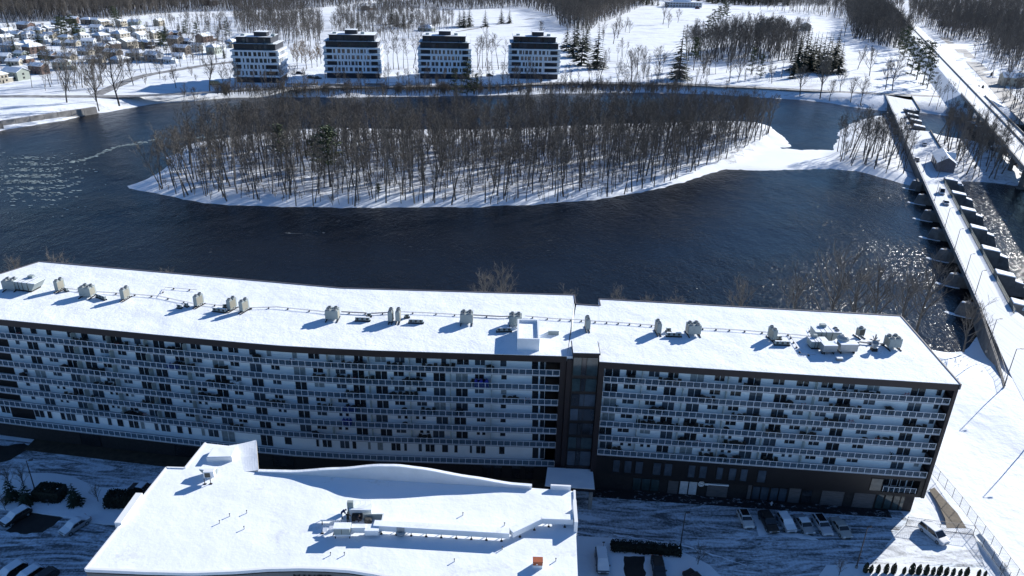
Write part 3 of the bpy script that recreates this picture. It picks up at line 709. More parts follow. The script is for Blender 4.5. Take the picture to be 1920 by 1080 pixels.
# canopy over the entrance
cq = [G(1033, 874, 4.3), (15.0, 107.2), (15.2, 101.0), G(1021, 912, 4.3)]
cz = MB(); cz.prism([(7.0, 106.6), (15.0, 106.3), (14.9, 101.0), (6.4, 101.5)], 3.7, 4.25); cz.prism([(10.2, 106.3), (14.4, 106.3), (14.4, 106.4), (10.2, 106.5)], 4.25, 5.0)
can = Bw(cz, 'entrance_canopy', M_fascia, bld)
mb = MB(); mb.prism([(7.05, 106.5), (14.95, 106.2), (14.85, 101.05), (6.45, 101.55)], 4.25, 4.40); Bw(mb, 'canopy_snow', M_snow, can)
mb = MB(); mb.box(14.0, 14.6, 100.9, 101.5, 0, 3.7); Bw(mb, 'canopy_column', M_concl, can)
mb = MB(); mb.box(6.6, 7.2, 101.4, 102.0, 0, 3.7); Bw(mb, 'canopy_column', M_concl, can)
# left wing base: a few openings
for a_ in range(4):
    s = 30+a_*19; opening(FL, 1.4, s, s+4, .3, 3.0, 'w', M_glass, frame=M_dark, name='shop_window')
for X in (905, 925, 960, 985):
    s = FL.at(X, 1.4, 2.5); opening(FL, 1.4, s, s+1.5, .2, 3.2, 'w', M_glass, frame=M_dark, name='shop_window')
# penthouse box with an upstand on the roof, and a hatch
def G26(x, y): return G(x, y, ROOF)
a = G(966, 655, ROOF); 
mb = MB(); x0, x1, y0, y1 = a[0]+.3, a[0]+4.0, a[1]-.3, a[1]+6.9
mb.box(x0, x1, y0, y0+.3, ROOF-.05, ROOF+2.2); mb.box(x0, x1, y1-.3, y1, ROOF-.05, ROOF+2.2); mb.box(x0, x0+.3, y0+.3, y1-.3, ROOF-.05, ROOF+2.2); mb.box(x1-.3, x1, y0+.3, y1-.3, ROOF-.05, ROOF+2.2)
ph = Bw(mb, 'stair_bulkhead', mat('pale_bulkhead', (.72, .76, .80), .6, var=.05), bld)
mb = MB(); mb.box(x0+.3, x1-.3, y0+.3, y1-.3, ROOF, ROOF+1.75); Bw(mb, 'bulkhead_snow', M_roofsnow, ph)
a = G(1038, 628, ROOF); mb = MB(); mb.box(a[0]-.9, a[0]+.9, a[1], a[1]+1.2, ROOF, ROOF+.75); mb.box(a[0]-.95, a[0]+.95, a[1]-.05, a[1]+1.25, ROOF+.75, ROOF+.84, 1); Bw(mb, 'roof_hatch', [M_greyu, M_snow], bld)

# pipe runs and their supports laid on the roof ------------------------
def pipe_run(pts, r=.03, sup=2.8, both=True):
    W = [G(x, y, ROOF) for x, y in pts]; mb = MB()
    for i in range(len(W)-1):
        for o_ in ((-.12, .12) if both else (0,)):
            mb.tube((W[i][0], W[i][1]+o_, ROOF+.28), (W[i+1][0], W[i+1][1]+o_, ROOF+.28), r, n=5)
    pr = Bw(mb, 'roof_pipe', M_pipe, bld)
    for i in range(len(W)-1):
        d = math.hypot(W[i+1][0]-W[i][0], W[i+1][1]-W[i][1]); n = max(1, int(d/sup))
        for k in range(n):
            t = (k+.5)/n; x = W[i][0]+(W[i+1][0]-W[i][0])*t; y = W[i][1]+(W[i+1][1]-W[i][1])*t
            mb = MB(); mb.box(x-.10, x+.10, y-.16, y+.16, ROOF-.02, ROOF+.2); Bw(mb, 'pipe_support', M_black, pr)
pipe_run([(112, 541), (160, 548), (237, 553), (300, 558), (360, 571), (372, 575)])
pipe_run([(385, 572), (455, 580), (520, 578), (600, 586), (625, 590)])
pipe_run([(640, 587), (700, 590), (735, 588)], r=.06); pipe_run([(748, 587), (800, 589), (870, 593)], sup=2.6); pipe_run([(885, 593), (940, 596), (968, 595)], r=.06)
pipe_run([(985, 595), (1040, 600), (1100, 603)], sup=1.8); pipe_run([(1105, 604), (1170, 608), (1232, 613)], sup=1.8)
pipe_run([(1305, 617), (1380, 621), (1445, 626)], sup=2.2); pipe_run([(1455, 627), (1500, 631), (1540, 636)])
pipe_run([(1480, 630), (1502, 666), (1530, 668)], sup=1.4, both=False); pipe_run([(1515, 617), (1530, 648), (1545, 668)], sup=1.6, both=False)
pipe_run([(300, 557), (311, 541), (370, 546)], r=.04, both=False); pipe_run([(1590, 640), (1620, 645), (1665, 648)], r=.09, sup=1.4)
# ================================================================== ROOFTOP MACHINES
def ring(mb, x, y, z, r=.30, h=.26):
    n = 14; 
    mb.lathe([(r+.08, z), (r, z+h), (r-.07, z+h), (r-.05, z+.05)], n, x, y, 2)
def unit_proto(nx, ny, name, deep=.77, wide=.93, h=1.75):
    """a block of upright condensers nx by ny with a fan hood each"""
    t = ob(name, None, None)
    mb = MB(); W_ = nx*wide; D_ = ny*deep
    for i in range(nx):
        for j in range(ny):
            x0 = -W_/2+i*wide+.004; y0 = -D_/2+j*(deep+(.25 if ny > 1 else 0)); mb.box(x0, x0+wide-.008, y0, y0+deep-.02, .45, .45+h, 0)
            mb.box(x0+.05, x0+wide-.09, y0-.012, y0, .6, .6+h*.78, 1 if ny == 1 and nx == 1 else 0)
    B(mb, 'casing', [M_greyu, M_grille], t)
    for s in (-1, 1):
        mb = MB()
        x = s*W_/2; mb.box(min(x, x+s*.012), max(x, x+s*.012), -D_/2+.06, -D_/2+D_-.06, .6, .45+h-.2); B(mb, 'coil_grille', M_coil, t)
    for i in range(nx):
        for j in range(ny):
            mb = MB(); x = -W_/2+i*wide+wide/2; y = -D_/2+j*(deep+(.25 if ny > 1 else 0))+deep/2; ring(mb, x, y, .45+h)
            mb.lathe([(.2, .45+h+.02), (.02, .45+h+.16)], 10, x, y, 3); B(mb, 'fan_hood', [M_greyu, M_grille, M_ring, M_snow], t)
    for s in (-1, 1):
        mb = MB(); mb.box(s*(W_/2-.12)-.07, s*(W_/2-.12)+.07, -D_/2-.5, D_/2+.6, 0, .16)
        for yy in (-D_/2+.1, D_/2-.12): mb.box(s*(W_/2-.12)-.04, s*(W_/2-.12)+.04, yy-.04, yy+.04, .16, .45)
        B(mb, 'support_rail', M_black, t)
    return t
def fans_proto(n_, name):
    t = ob(name, None, None)
    for i in range(n_):
        x = (i-(n_-1)/2)*.86; mb = MB(); mb.box(x-.41, x+.41, -.17, .17, .22, .80); mb.box(x-.40, x+.40, -.16, .16, .80, .83, 1); c = B(mb, 'casing', [M_greyu, M_snow], t)
        mb = MB(); mb.tube((x, -.185, .51), (x, -.17, .51), .23, n=12); B(mb, 'fan_grille', M_grille, t)
    mb = MB(); mb.box(-n_*.43-.1, n_*.43+.1, -.25, -.15, 0, .22); mb.box(-n_*.43-.1, n_*.43+.1, .15, .25, 0, .22); B(mb, 'support_rail', M_black, t)
    return t
rooftop = []
def put(kind, X, Y, rz, label, z=ROOF, group='rooftop cooling units'):
    x, y = G(X, Y, z); o = {'A': PA, 'B': PB, 'C': PC, 'F3': PF3, 'F1': PF1}[kind]
    used = o.get('label') is not None
    c = copy_tree(o) if used else o
    c.location = (x, y, z-.02); c.rotation_euler = (0, 0, rz); c['label'] = label; c['category'] = 'condenser' if kind[0] != 'F' else 'outdoor unit'; c['group'] = group
    return c
PA = unit_proto(2, 2, 'roof_condenser', wide=1.12, h=1.6); PB = unit_proto(1, 2, 'slim_condenser', wide=.78, deep=.78); PC = unit_proto(1, 1, 'single_condenser', wide=1.2, deep=.9, h=1.4)
PF3 = fans_proto(3, 'triple_fan_unit'); PF1 = fans_proto(1, 'small_fan_unit')
put('A', 22, 543, .1, 'four-fan grey condenser behind the air handler at the roof\'s far left corner')
put('B', 113, 545, -.2, 'slim grey condenser just right of the leftmost air handler')
put('A', 165, 556, -.1, 'four-fan grey condenser, second cluster from the roof\'s left corner')
put('B', 236, 561, -.2, 'slim condenser standing alone right of the second cluster')
put('B', 373, 574, -.35, 'slim twin-fan condenser above the left wing, beside two small fan boxes')
put('B', 435, 581, -.35, 'left one of the adjacent pair of slim condensers near the roof bend')
put('B', 458, 584, -.35, 'right one of the adjacent pair of slim condensers near the roof bend')
put('A', 624, 599, 0, 'broad four-fan condenser in the middle of the left roof with long blue shadow')
put('B', 733, 603, 0, 'left one of the two slim condensers between the triple-fan boxes')
put('B', 747, 603, 0, 'right one of the two slim condensers between the triple-fan boxes')
put('A', 875, 606, 0, 'broad four-fan condenser standing alone left of the pale bulkhead')
put('A', 966, 610, 0, 'broad condenser directly behind the pale roof bulkhead')
put('B', 1101, 618, .05, 'slim condenser standing alone right of the bulkhead, near the roof notch')
put('B', 1233, 625, .1, 'slim twin-fan condenser left of the right wing\'s triple-fan box')
put('A', 1299, 627, .1, 'broad condenser right of the triple-fan box on the right wing')
put('B', 1447, 637, .25, 'slim condenser beside the last triple-fan box on the right wing')
put('C', 1611, 632, .3, 'squat single-fan condenser behind the metal air handlers')
put('A', 1672, 652, .1, 'four-fan condenser nearest the right end of the roof')
for X, Y, rz, lb in [(190, 560, -.5, 'snowy triple-fan box beside the second condenser cluster'), (412, 585, -.2, 'snowy triple-fan box left of the adjacent slim condensers'), (680, 602, 0, 'triple-fan box right of the broad condenser in mid roof'), (780, 606, 0, 'triple-fan box right of the two slim condensers'), (945, 622, .1, 'small fan box in shade against the bulkhead'), (1263, 631, 0, 'triple-fan box between slim and broad condensers on the right wing'), (1466, 647, 0, 'triple-fan box nearest the right wing air handlers')]:
    put('F3', X, Y, rz, lb, group='low fan boxes on the roof')
for X, Y, rz, lb in [(337, 578, -.2, 'left small fan box beside the slim condenser above the left wing'), (350, 575, -.6, 'right small fan box beside the slim condenser above the left wing'), (125, 546, -.6, 'small fan box among pipes right of the leftmost air handler'), (423, 577, .3, 'small single fan box behind the triple one near the bend'), (692, 594, .2, 'small single fan box on the pipe run right of the broad condenser'), (763, 596, .2, 'small single fan box behind the second triple-fan box'), (1253, 622, 0, 'small single fan box behind the right wing triple one'), (1460, 637, .2, 'small single fan box behind the last triple one'), (1605, 648, .3, 'small fan box among thick pipes below the squat condenser')]:
    put('F1', X, Y, rz, lb, group='single fan boxes on the roof')
for o in (PA, PB, PC, PF3, PF1):
    pass
# air handlers
def ahu(X, Y, L_, D_, H_, rz, label, fans=0, cone=False, z=ROOF):
    x, y = G(X, Y, z); t = thing('air_handler', label, 'air handler', (x, y, z-.02), rz)
    mb = MB(); mb.hexa([(-L_/2, 0, .35), (L_/2-.6, 0, .35), (L_/2-.6, D_, .35), (-L_/2, D_, .35)], [(-L_/2-.1, -.1, .35+H_), (L_/2+.5, -.1, .35+H_), (L_/2+.5, D_, .35+H_), (-L_/2-.1, D_, .35+H_)]); B(mb, 'casing', M_greyu, t)
    mb = MB(); mb.box(-L_/2-.05, L_/2+.45, -.05, D_-.05, .35+H_, .35+H_+.07); B(mb, 'snow_cover', M_snow, t)
    mb = MB(); mb.box(-L_/2+.2, L_/2-.8, .1, D_-.1, 0, .35); B(mb, 'curb', M_black, t)
    for q in (.25, .45, .72):
        mb = MB(); mb.box(-L_/2+L_*q-.025, -L_/2+L_*q+.025, -.13, D_, .4, .35+H_+.1); B(mb, 'seam', M_grille, t)
    mb = MB(); mb.box(-L_*.15, L_*.1, D_*.75, D_+.1, .35+H_, .9+H_); B(mb, 'intake_hood', M_greyu, t)
    for i in range(fans):
        mb = MB(); ring(mb, L_/2-.1, D_*.3+i*.8, .4+H_, .34, .2); mb.lathe([(.27, .42+H_), (.02, .45+H_)], 10, L_/2-.1, D_*.3+i*.8, 1); B(mb, 'fan_hood', [M_greyu, M_grille, M_ring], t)
    if cone:
        mb = MB(); mb.lathe([(1.0, .35+H_), (.75, .9+H_), (.35, 1.3+H_)], 16, L_*.05, D_*.8); B(mb, 'cone_hood', M_galv, t)
    return t
ahu(47, 547, 4.2, 2.6, 1.5, -.18, 'large pale air handler with snowy top at the roof\'s far left')
ahu(1548, 641, 4.0, 2.4, 1.5, .0, 'ribbed pale air handler with two fans on the right wing', fans=2)
t = ahu(1533, 655, 2.5, 1.8, 1.1, .05, 'metal duct box casting a long shadow, front of the right wing machines')
for X, Y, L_, H_, lb in [(1555, 665, 2.3, 1.2, 'galvanised duct box, left half of the front pair'), (1590, 664, 3.0, 1.3, 'galvanised duct box under the round hood, right half of the front pair')]:
    x, y = G(X, Y, ROOF); t = thing('duct_box', lb, 'duct', (x, y, ROOF-.02), .05); mb = MB(); mb.box(-L_/2, L_/2, 0, 1.6, .5, .5+H_); B(mb, 'casing', M_galv, t)
    mb = MB(); mb.box(-L_/2-.03, L_/2+.03, -.03, 1.63, .5+H_, .56+H_); B(mb, 'snow_cover', M_snow, t)
    mb = MB(); [mb.box(-L_/2+.3+i*(L_-.7), -L_/2+.4+i*(L_-.7), .1, 1.5, 0, .5) for i in (0, 1)]; B(mb, 'stand', M_black, t)
    if L_ > 2.5: mb = MB(); mb.lathe([(1.05, .56+H_), (.95, .9+H_), (.6, 1.25+H_), (.15, 1.4+H_)], 16, -.4, 1.9); B(mb, 'round_hood', M_galv, t)
x, y = G(1638, 657, ROOF); t = thing('exhaust_fan', 'round flared exhaust fan near the right end of the roof', 'exhaust fan', (x, y, ROOF-.02))
mb = MB(); mb.box(-.45, .45, -.45, .45, 0, .5); B(mb, 'curb', M_black, t); mb = MB(); mb.lathe([(.35, .5), (.35, .9), (.68, 1.5), (.62, 1.55), (.3, 1.1)], 16); B(mb, 'hood', M_galv, t)
x, y = G(1573, 675, ROOF); t = thing('roof_vent', 'small dark vent box in front of the right wing ducts', 'vent', (x, y, ROOF-.02)); mb = MB(); mb.box(-.45, .45, -.3, .3, 0, .45); B(mb, 'body', M_pipe, t); mb = MB(); mb.box(-.5, .5, -.35, .35, .45, .55); B(mb, 'cap', M_snow, t)
x, y = G(1640, 640, ROOF); t = thing('antenna_rack', 'spiky dark rack of pipes left of the last condenser', 'pipe rack', (x, y, ROOF-.02))
for i in range(7):
    mb = MB(); a = i*.9; mb.tube((0, 0, .1), (.9*math.cos(a), .6*math.sin(a), .3+.25*(i % 3)), .09, n=5); B(mb, 'pipe', M_pipe, t)
mb = MB(); mb.tube((0, 0, 0), (0, 0, 1.4), .13); B(mb, 'mast', M_pipe, t)
# clutter on the balconies --------------------------------------------------
def chair_proto(name, m_, w_=.6):
    t = ob(name, None, None); mb = MB(); mb.box(-w_/2, w_/2, -w_/2, w_/2, .38, .46); B(mb, 'seat', m_, t)
    mb = MB(); mb.hexa([(-w_/2, w_/2-.06, .46), (w_/2, w_/2-.06, .46), (w_/2, w_/2, .46), (-w_/2, w_/2, .46)], [(-w_/2, w_/2+.08, .95), (w_/2, w_/2+.08, .95), (w_/2, w_/2+.14, .95), (-w_/2, w_/2+.14, .95)]); B(mb, 'backrest', m_, t)
    for sx in (-1, 1):
        mb = MB(); mb.box(sx*w_/2-.03, sx*w_/2+.03, -w_/2, w_/2, .62, .66); B(mb, 'armrest', m_, t)
        for sy in (-1, 1): mb = MB(); mb.box(sx*(w_/2-.04)-.025, sx*(w_/2-.04)+.025, sy*(w_/2-.04)-.025, sy*(w_/2-.04)+.025, 0, .38); B(mb, 'leg', m_, t)
    return t
M_wicker = mat('dark_wicker', (.04, .035, .03), .8); M_teal = mat('green_cover', (.03, .10, .07), .6); M_tarp = mat('blue_tarp', (.02, .03, .30), .5, var=.3, scale=3, bump=.03); M_red = mat('red_plastic', (.4, .03, .03), .5)
ch = chair_proto('patio_chair', M_wicker); chw = chair_proto('white_patio_chair', M_white, .5)
tb = ob('patio_table', None); mb = MB(); mb.lathe([(.5, .68), (.5, .72)], 12); B(mb, 'table_top', M_wicker, tb); mb = MB(); mb.tube((0, 0, 0), (0, 0, .68), .04); B(mb, 'pedestal', M_wicker, tb)
bq = ob('barbecue_grill', None); mb = MB(); mb.box(-.6, .6, -.28, .28, 0, .85); mb.lathe([(.38, .85), (.36, 1.0), (.2, 1.12)], 10); B(mb, 'cover', M_black, bq); mb = MB(); mb.box(-.8, -.6, -.2, .2, .8, .84); B(mb, 'side_shelf', M_grille, bq)
pl = ob('planter', None); mb = MB(); mb.lathe([(.18, 0), (.26, .4)], 8); B(mb, 'pot', M_grille, pl)
mb = MB(); q_ = random.Random(4)
for i in range(60):
    a, h = q_.random()*6.28, q_.random(); r = .35*q_.random(); x, y, z = r*math.cos(a), r*math.sin(a), .4+h*.6; d = .08; mb.face([(x-d, y, z), (x, y-d, z+d), (x+d, y, z), (x, y+d, z+d)])
B(mb, 'leaves', M_needle, pl)
bk = ob('bicycle', None)
for sx in (-.52, .52):
    mb = MB(); 
    for i in range(14):
        a, b = i*2*math.pi/14, (i+1)*2*math.pi/14; mb.tube((sx+.33*math.cos(a), 0, .34+.33*math.sin(a)), (sx+.33*math.cos(b), 0, .34+.33*math.sin(b)), .025, n=4, cap=False)
    B(mb, 'wheel', M_black, bk)
mb = MB(); fr = [(-.52, .34), (-.12, .34), (-.22, .85), (.35, .85), (.52, .34)]
for a, b in (((-.52, .34), (-.22, .8)), ((-.52, .34), (-.1, .34)), ((-.1, .34), (-.22, .9)), ((-.1, .34), (.38, .85)), ((-.2, .78), (.38, .88)), ((.36, .98), (.52, .34))): mb.tube((a[0], 0, a[1]), (b[0], 0, b[1]), .025, n=4)
B(mb, 'frame', M_red, bk); mb = MB(); mb.box(-.32, -.12, -.06, .06, .9, .95); B(mb, 'saddle', M_black, bk); mb = MB(); mb.tube((.36, -.28, 1.0), (.36, .28, 1.0), .02, n=4); B(mb, 'handlebar', M_black, bk)
protos = {'c': (ch, 'dark wicker patio chair', 'chair'), 'w': (chw, 'white patio chair', 'chair'), 't': (tb, 'round dark patio table', 'table'), 'b': (bq, 'black covered barbecue grill', 'grill'), 'p': (pl, 'potted evergreen plant', 'plant'), 'k': (bk, 'red-framed bicycle', 'bicycle')}
usedp = set()
def clutter(F, wing, k, s, fi, d, rz, extra=''):
    proto, what, cat = protos[k]; p = F(s, d, SL[fi] if fi < 6 else 4.1)
    o = proto if k not in usedp else copy_tree(proto); usedp.add(k)
    o.location = p; o.rotation_euler = (0, 0, rz)
    o['label'] = f"{what}, {ORD[fi]} balcony row, {wing} wing{extra}"; o['category'] = cat; o['group'] = f"{what}s on the {ORD[fi]} row, {wing} wing"
rc = random.Random(99)
def zone(F, s):
    q = s/F.L; return ', ' + ('far left end' if q < .12 else 'left of middle' if q < .4 else 'around the middle' if q < .6 else 'right of middle' if q < .88 else 'near the right end')
for F, wing, n in ((FL, 'left', 84), (FR, 'right', 62)):
    for i in range(n):
        fi = rc.choice([0, 0, 1, 1, 2, 2, 3, 3, 4, 4, 5, 5]); s = rc.uniform(2, F.L-3) if wing == 'right' else rc.uniform(20, sRec-2)
        if fi >= 4 and rc.random() < .3: continue
        k = rc.choice('cccctbbpk'); d = rc.uniform(.7, 1.3); z_ = zone(F, s)
        clutter(F, wing, k, s, fi, d, rc.uniform(-.6, .6) if k != 'k' else rc.uniform(-.1, .1), z_)
        if k == 'c': clutter(F, wing, 't', s+.9, fi, d, 0, z_); clutter(F, wing, 'c', s+1.8, fi, d, rc.uniform(-.5, .5), z_)
for X, fi in ((434, 2), (440, 2), (446, 2)): clutter(FL, 'left', 'w', FL.at(X, 1, SL[fi]+.5), fi, 1.0, .2, ', just left of the bend')
for X, fi, w_, h_, lb in [(323, 1, 1.9, .9, 'blue tarpaulin over furniture on the second row, left of the bend'), (903, 1, 2.4, 1.6, 'bright blue tarpaulin hung on the second row near the wing\'s right end'), (655, 3, 2.2, .8, 'blue tarpaulin over furniture on the fourth row in mid wing'), (650, 4, 1.6, 1.3, 'blue tarpaulin tied up on the fifth row in mid wing'), (195, 1, 1.6, .9, 'pale blue patterned cloth hung over the railing on the second row')]:
    s = FL.at(X, .6, SL[fi]+.6); mb = MB(); n = 8
    for i in range(n):
        a, b = s-w_/2+w_*i/n, s-w_/2+w_*(i+1)/n; ha = h_*(.75+.25*math.sin(i*2.1)); hb = h_*(.75+.25*math.sin((i+1)*2.1)); z = SL[fi]
        mb.hexa([FL(a, .35, z), FL(b, .35, z), FL(b, 1.3, z), FL(a, 1.3, z)], [FL(a, .4+.1*math.sin(i), z+ha), FL(b, .4+.1*math.sin(i+1), z+hb), FL(b, 1.2, z+hb*.9), FL(a, 1.2, z+ha*.9)])
    tag(Bw(mb, 'tarpaulin', M_tarp if 'pale' not in lb else mat('pale_cloth', (.3, .5, .6), .7, var=.4, scale=5), None), lb, 'tarpaulin')
# ================================================================== FOREGROUND BUILDING
FZ = 18.2
def g5(x, y, z=FZ): return G(x, y, z)
fb = thing('foreground_building', 'lower pale building in front with a clean snowy roof, curved parapet and ducts', 'building', (-20, 78, 0))
front = [g5(160, 1068), g5(275, 1073), g5(360, 1075), g5(440, 1072), g5(500, 1067.5), g5(560, 1066), g5(610, 1067), g5(655, 1070), g5(700, 1077), g5(760, 1089), g5(860, 1108), g5(1085, 1120)]
rest = [g5(1077, 921), g5(998, 915), g5(482, 884), g5(478, 866), g5(478, 826), g5(460, 832), g5(430, 836), g5(385, 831), g5(347, 878), g5(312, 877)]
poly = front+rest
mb = MB(); mb.prism(poly, 0, FZ-.25); Bw(mb, 'wall', M_metalwall, fb)
mb = MB(); mb.prism(poly, FZ-.25, FZ); Bw(mb, 'roof_snow', M_roofsnow2, fb)
mb = MB()
for i in range(len(front)-1):
    (x0, y0), (x1, y1) = front[i], front[i+1]; mb.hexa([(x0, y0-.06, FZ-.35), (x1, y1-.06, FZ-.35), (x1, y1+.3, FZ-.35), (x0, y0+.3, FZ-.35)], [(x0, y0-.06, FZ+.1), (x1, y1-.06, FZ+.1), (x1, y1+.3, FZ+.1), (x0, y0+.3, FZ+.1)])
Bw(mb, 'parapet', M_white, fb)
mb = MB()
for i in range(len(front)-1):
    (x0, y0), (x1, y1) = front[i], front[i+1]; mb.hexa([(x0, y0-.09, FZ-.48), (x1, y1-.09, FZ-.48), (x1, y1, FZ-.48), (x0, y0, FZ-.48)], [(x0, y0-.09, FZ-.35), (x1, y1-.09, FZ-.35), (x1, y1, FZ-.35), (x0, y0, FZ-.35)])
Bw(mb, 'dark_band', M_black, fb)  # black band running just under the parapet
# name letters on the front, only their tops reach into the picture
bx, by = front[5]; tx = bpy.data.curves.new('letters', 'FONT'); tx.body = 'MANOIR'; tx.size = 1.25; tx.extrude = .05
lo = bpy.data.objects.new('tmp', tx); COL.objects.link(lo); bpy.context.view_layer.update()
me = bpy.data.meshes.new_from_object(lo.evaluated_get(bpy.context.evaluated_depsgraph_get())); bpy.data.objects.remove(lo)
me.transform(Matrix.Translation((bx-.8, by-.12, FZ-1.75)) @ Matrix.Rotation(math.pi/2, 4, 'X') @ Matrix.Scale(1.0, 4))
me.transform(Matrix.Translation((20, -78, 0))); me.materials.clear(); me.materials.append(M_black); ob('lettering', me, fb)
# left roof trim segment and cream side of the raised corner
def bar(pts, w_, z0, z1, m_, nm, par=fb, z0b=None):
    mb = MB()
    for i in range(len(pts)-1):
        a, b = np.array(pts[i]), np.array(pts[i+1]); d = b-a; d /= np.hypot(*d); n = np.array([-d[1], d[0]])*w_/2
        mb.prism([tuple(a-n), tuple(b-n), tuple(b+n), tuple(a+n)], z0, z1)
    return Bw(mb, nm, m_, par)
bar([g5(160, 1068), g5(312, 877)], .25, FZ-.3, FZ+.12, M_white, 'parapet')
bar([g5(347, 878), g5(385, 831)], .25, FZ-.3, FZ+.14, M_white, 'parapet')
bar([g5(312, 877), g5(347, 878)], .25, FZ-.3, FZ+.12, M_white, 'parapet')
bar([g5(262, 929), g5(222, 985)], .9, FZ-.4, FZ+.45, M_white, 'raised_trim')
bar([g5(1077, 921), g5(1079, 975)], .3, FZ-.3, FZ+.2, M_white, 'parapet')
bar([g5(1076, 955), g5(1079, 998)], .45, FZ-.6, FZ+1.7, M_white, 'parapet_block')
bar([g5(1032, 917), g5(1070, 919)], .3, FZ-.2, FZ+.75, M_white, 'parapet_block')
# right end rises into a curved snowy sail
mb = MB(); a0, a1 = np.array(g5(440, 884)), np.array(g5(482, 884)); b0, b1 = np.array(g5(425, 836)), np.array(g5(478, 828))
n = 10; rows = []
for j in range(n+1):
    t = j/n; h = (max(0, t-.25)/.75)**1.7; p = a0+(a1-a0)*t; q = b0+(b1-b0)*t
    rows.append([(p[0], p[1], FZ-.02+h*.22), (p[0]*.5+q[0]*.5, p[1]*.5+q[1]*.5, FZ-.02+h*.36), (q[0], q[1], FZ-.02+h*.28)])
for j in range(n):
    for k in range(2): mb.face([rows[j][k], rows[j+1][k], rows[j+1][k+1], rows[j][k+1]], 0)
e = rows[-1]; mb.face([(e[0][0], e[0][1], FZ-.3), (e[2][0], e[2][1], FZ-.3), e[2], e[1], e[0]][::1], 1)
mb.face([(e[0][0]+.25, e[0][1], FZ-.3), (e[2][0]+.25, e[2][1], FZ-.3), (e[2][0]+.25, e[2][1], e[2][2]+.05), (e[1][0]+.25, e[1][1], e[1][2]+.05), (e[0][0]+.25, e[0][1], e[0][2]+.05)], 1)
mb.face([(rows[0][0][0], rows[0][0][1], FZ-.3)]+[(r[0][0], r[0][1], r[0][2]) for r in rows]+[(e[0][0], e[0][1], FZ-.3)], 1)
mb.face([(rows[0][2][0], rows[0][2][1], FZ-.3)]+[(r[2][0], r[2][1], r[2][2]) for r in rows]+[(e[2][0], e[2][1], FZ-.3)], 1)
mb.face([e[0], e[1], (e[1][0]+.25, e[1][1], e[1][2]+.05), (e[0][0]+.25, e[0][1], e[0][2]+.05)], 0); mb.face([e[1], e[2], (e[2][0]+.25, e[2][1], e[2][2]+.05), (e[1][0]+.25, e[1][1], e[1][2]+.05)], 0)
Bw(mb, 'curved_roof_corner', [M_roofsnow2, M_cream], fb, smooth=False)
# square raised skylight on the left wing of this roof
mb = MB(); c = [g5(388, 866), g5(436, 865), g5(446, 846), g5(402, 845)]; mb.prism(c, FZ, FZ+.75); sk = Bw(mb, 'skylight_box', M_white, fb)
mb = MB(); c2 = [(x*.94+sum(p[0] for p in c)/4*.06, y*.94+sum(p[1] for p in c)/4*.06) for x, y in c]; mb.prism(c2, FZ+.75, FZ+.84); Bw(mb, 'skylight_snow', M_roofsnow2, sk)
# long wave parapet along the back
A, Bp = np.array(g5(484, 886)), np.array(g5(997, 917)); n = 40; top, bot = [], []
K = [(0, .15), (.12, .35), (.3, 1.35), (.45, 2.35), (.52, 2.5), (.6, 2.25), (.78, 1.25), (.93, .5), (1, .45)]
def hh(t):
    for i in range(len(K)-1):
        if K[i][0] <= t <= K[i+1][0]:
            u = (t-K[i][0])/(K[i+1][0]-K[i][0]); u = u*u*(3-2*u)*.5+u*.5; return K[i][1]+(K[i+1][1]-K[i][1])*u
    return .4
mb = MB(); d = (Bp-A); nn = np.array([-d[1], d[0]])/np.hypot(*d)
for i in range(n):
    t, u = i/n, (i+1)/n; p, q = A+d*t, A+d*u; o = nn*.3
    mb.hexa([(*p, FZ-.3), (*q, FZ-.3), (*(q+o), FZ-.3), (*(p+o), FZ-.3)], [(*p, FZ+hh(t)), (*q, FZ+hh(u)), (*(q+o), FZ+hh(u)), (*(p+o), FZ+hh(t))])
Bw(mb, 'wave_parapet', mat('pale_parapet_panel', (.66, .68, .7), .6, var=.06, scale=.5), fb)
mb = MB()
for i in range(n):
    t, u = i/n, (i+1)/n; p, q = A+d*t-nn*.08, A+d*u-nn*.08; o = nn*.48
    mb.hexa([(*p, FZ+hh(t)+.003), (*q, FZ+hh(u)+.003), (*(q+o), FZ+hh(u)+.003), (*(p+o), FZ+hh(t)+.003)], [(*p, FZ+hh(t)+.14), (*q, FZ+hh(u)+.14), (*(q+o), FZ+hh(u)+.14), (*(p+o), FZ+hh(t)+.14)])
Bw(mb, 'parapet_coping', M_snow, fb)
# ducts
def duct_run(pts, w_, h_, zb, label, name='air_duct', legs=1.9):
    W = [np.array(g5(x, y, FZ+zb)) for x, y in pts]; t = thing(name, label, 'duct', (W[0][0], W[0][1], FZ))
    for i in range(len(W)-1):
        a, b = W[i], W[i+1]; dd = b-a; L_ = np.hypot(*dd); dd /= L_; nn_ = np.array([-dd[1], dd[0]])*w_/2; e_ = dd*w_*.35 if i < len(W)-2 else 0*dd; s_ = dd*0
        mb = MB(); mb.prism([tuple(a-nn_-s_), tuple(b-nn_+e_), tuple(b+nn_+e_), tuple(a+nn_-s_)], FZ+zb+.002*i, FZ+zb+h_+.002*i); Bw(mb, 'duct_section', M_white, t)
        mb = MB(); mb.prism([tuple(a-nn_*1.02), tuple(b-nn_*1.02+e_), tuple(b+nn_*1.02+e_), tuple(a+nn_*1.02)], FZ+zb+h_+.004, FZ+zb+h_+.12+.003*i); Bw(mb, 'duct_snow', M_roofsnow2, t)
        k = max(1, int(L_/legs))
        for j in range(k):
            p = a+(b-a)*(j+.5)/k
            mb = MB()
            for s_2 in (-.8, .8): q = p+nn_*s_2; mb.box(q[0]-.05, q[0]+.05, q[1]-.05, q[1]+.05, FZ+.08, FZ+zb); mb.box(q[0]-.15, q[0]+.15, q[1]-.12, q[1]+.12, FZ-.02, FZ+.08)
            Bw(mb, 'duct_leg', M_black, t)
    return t
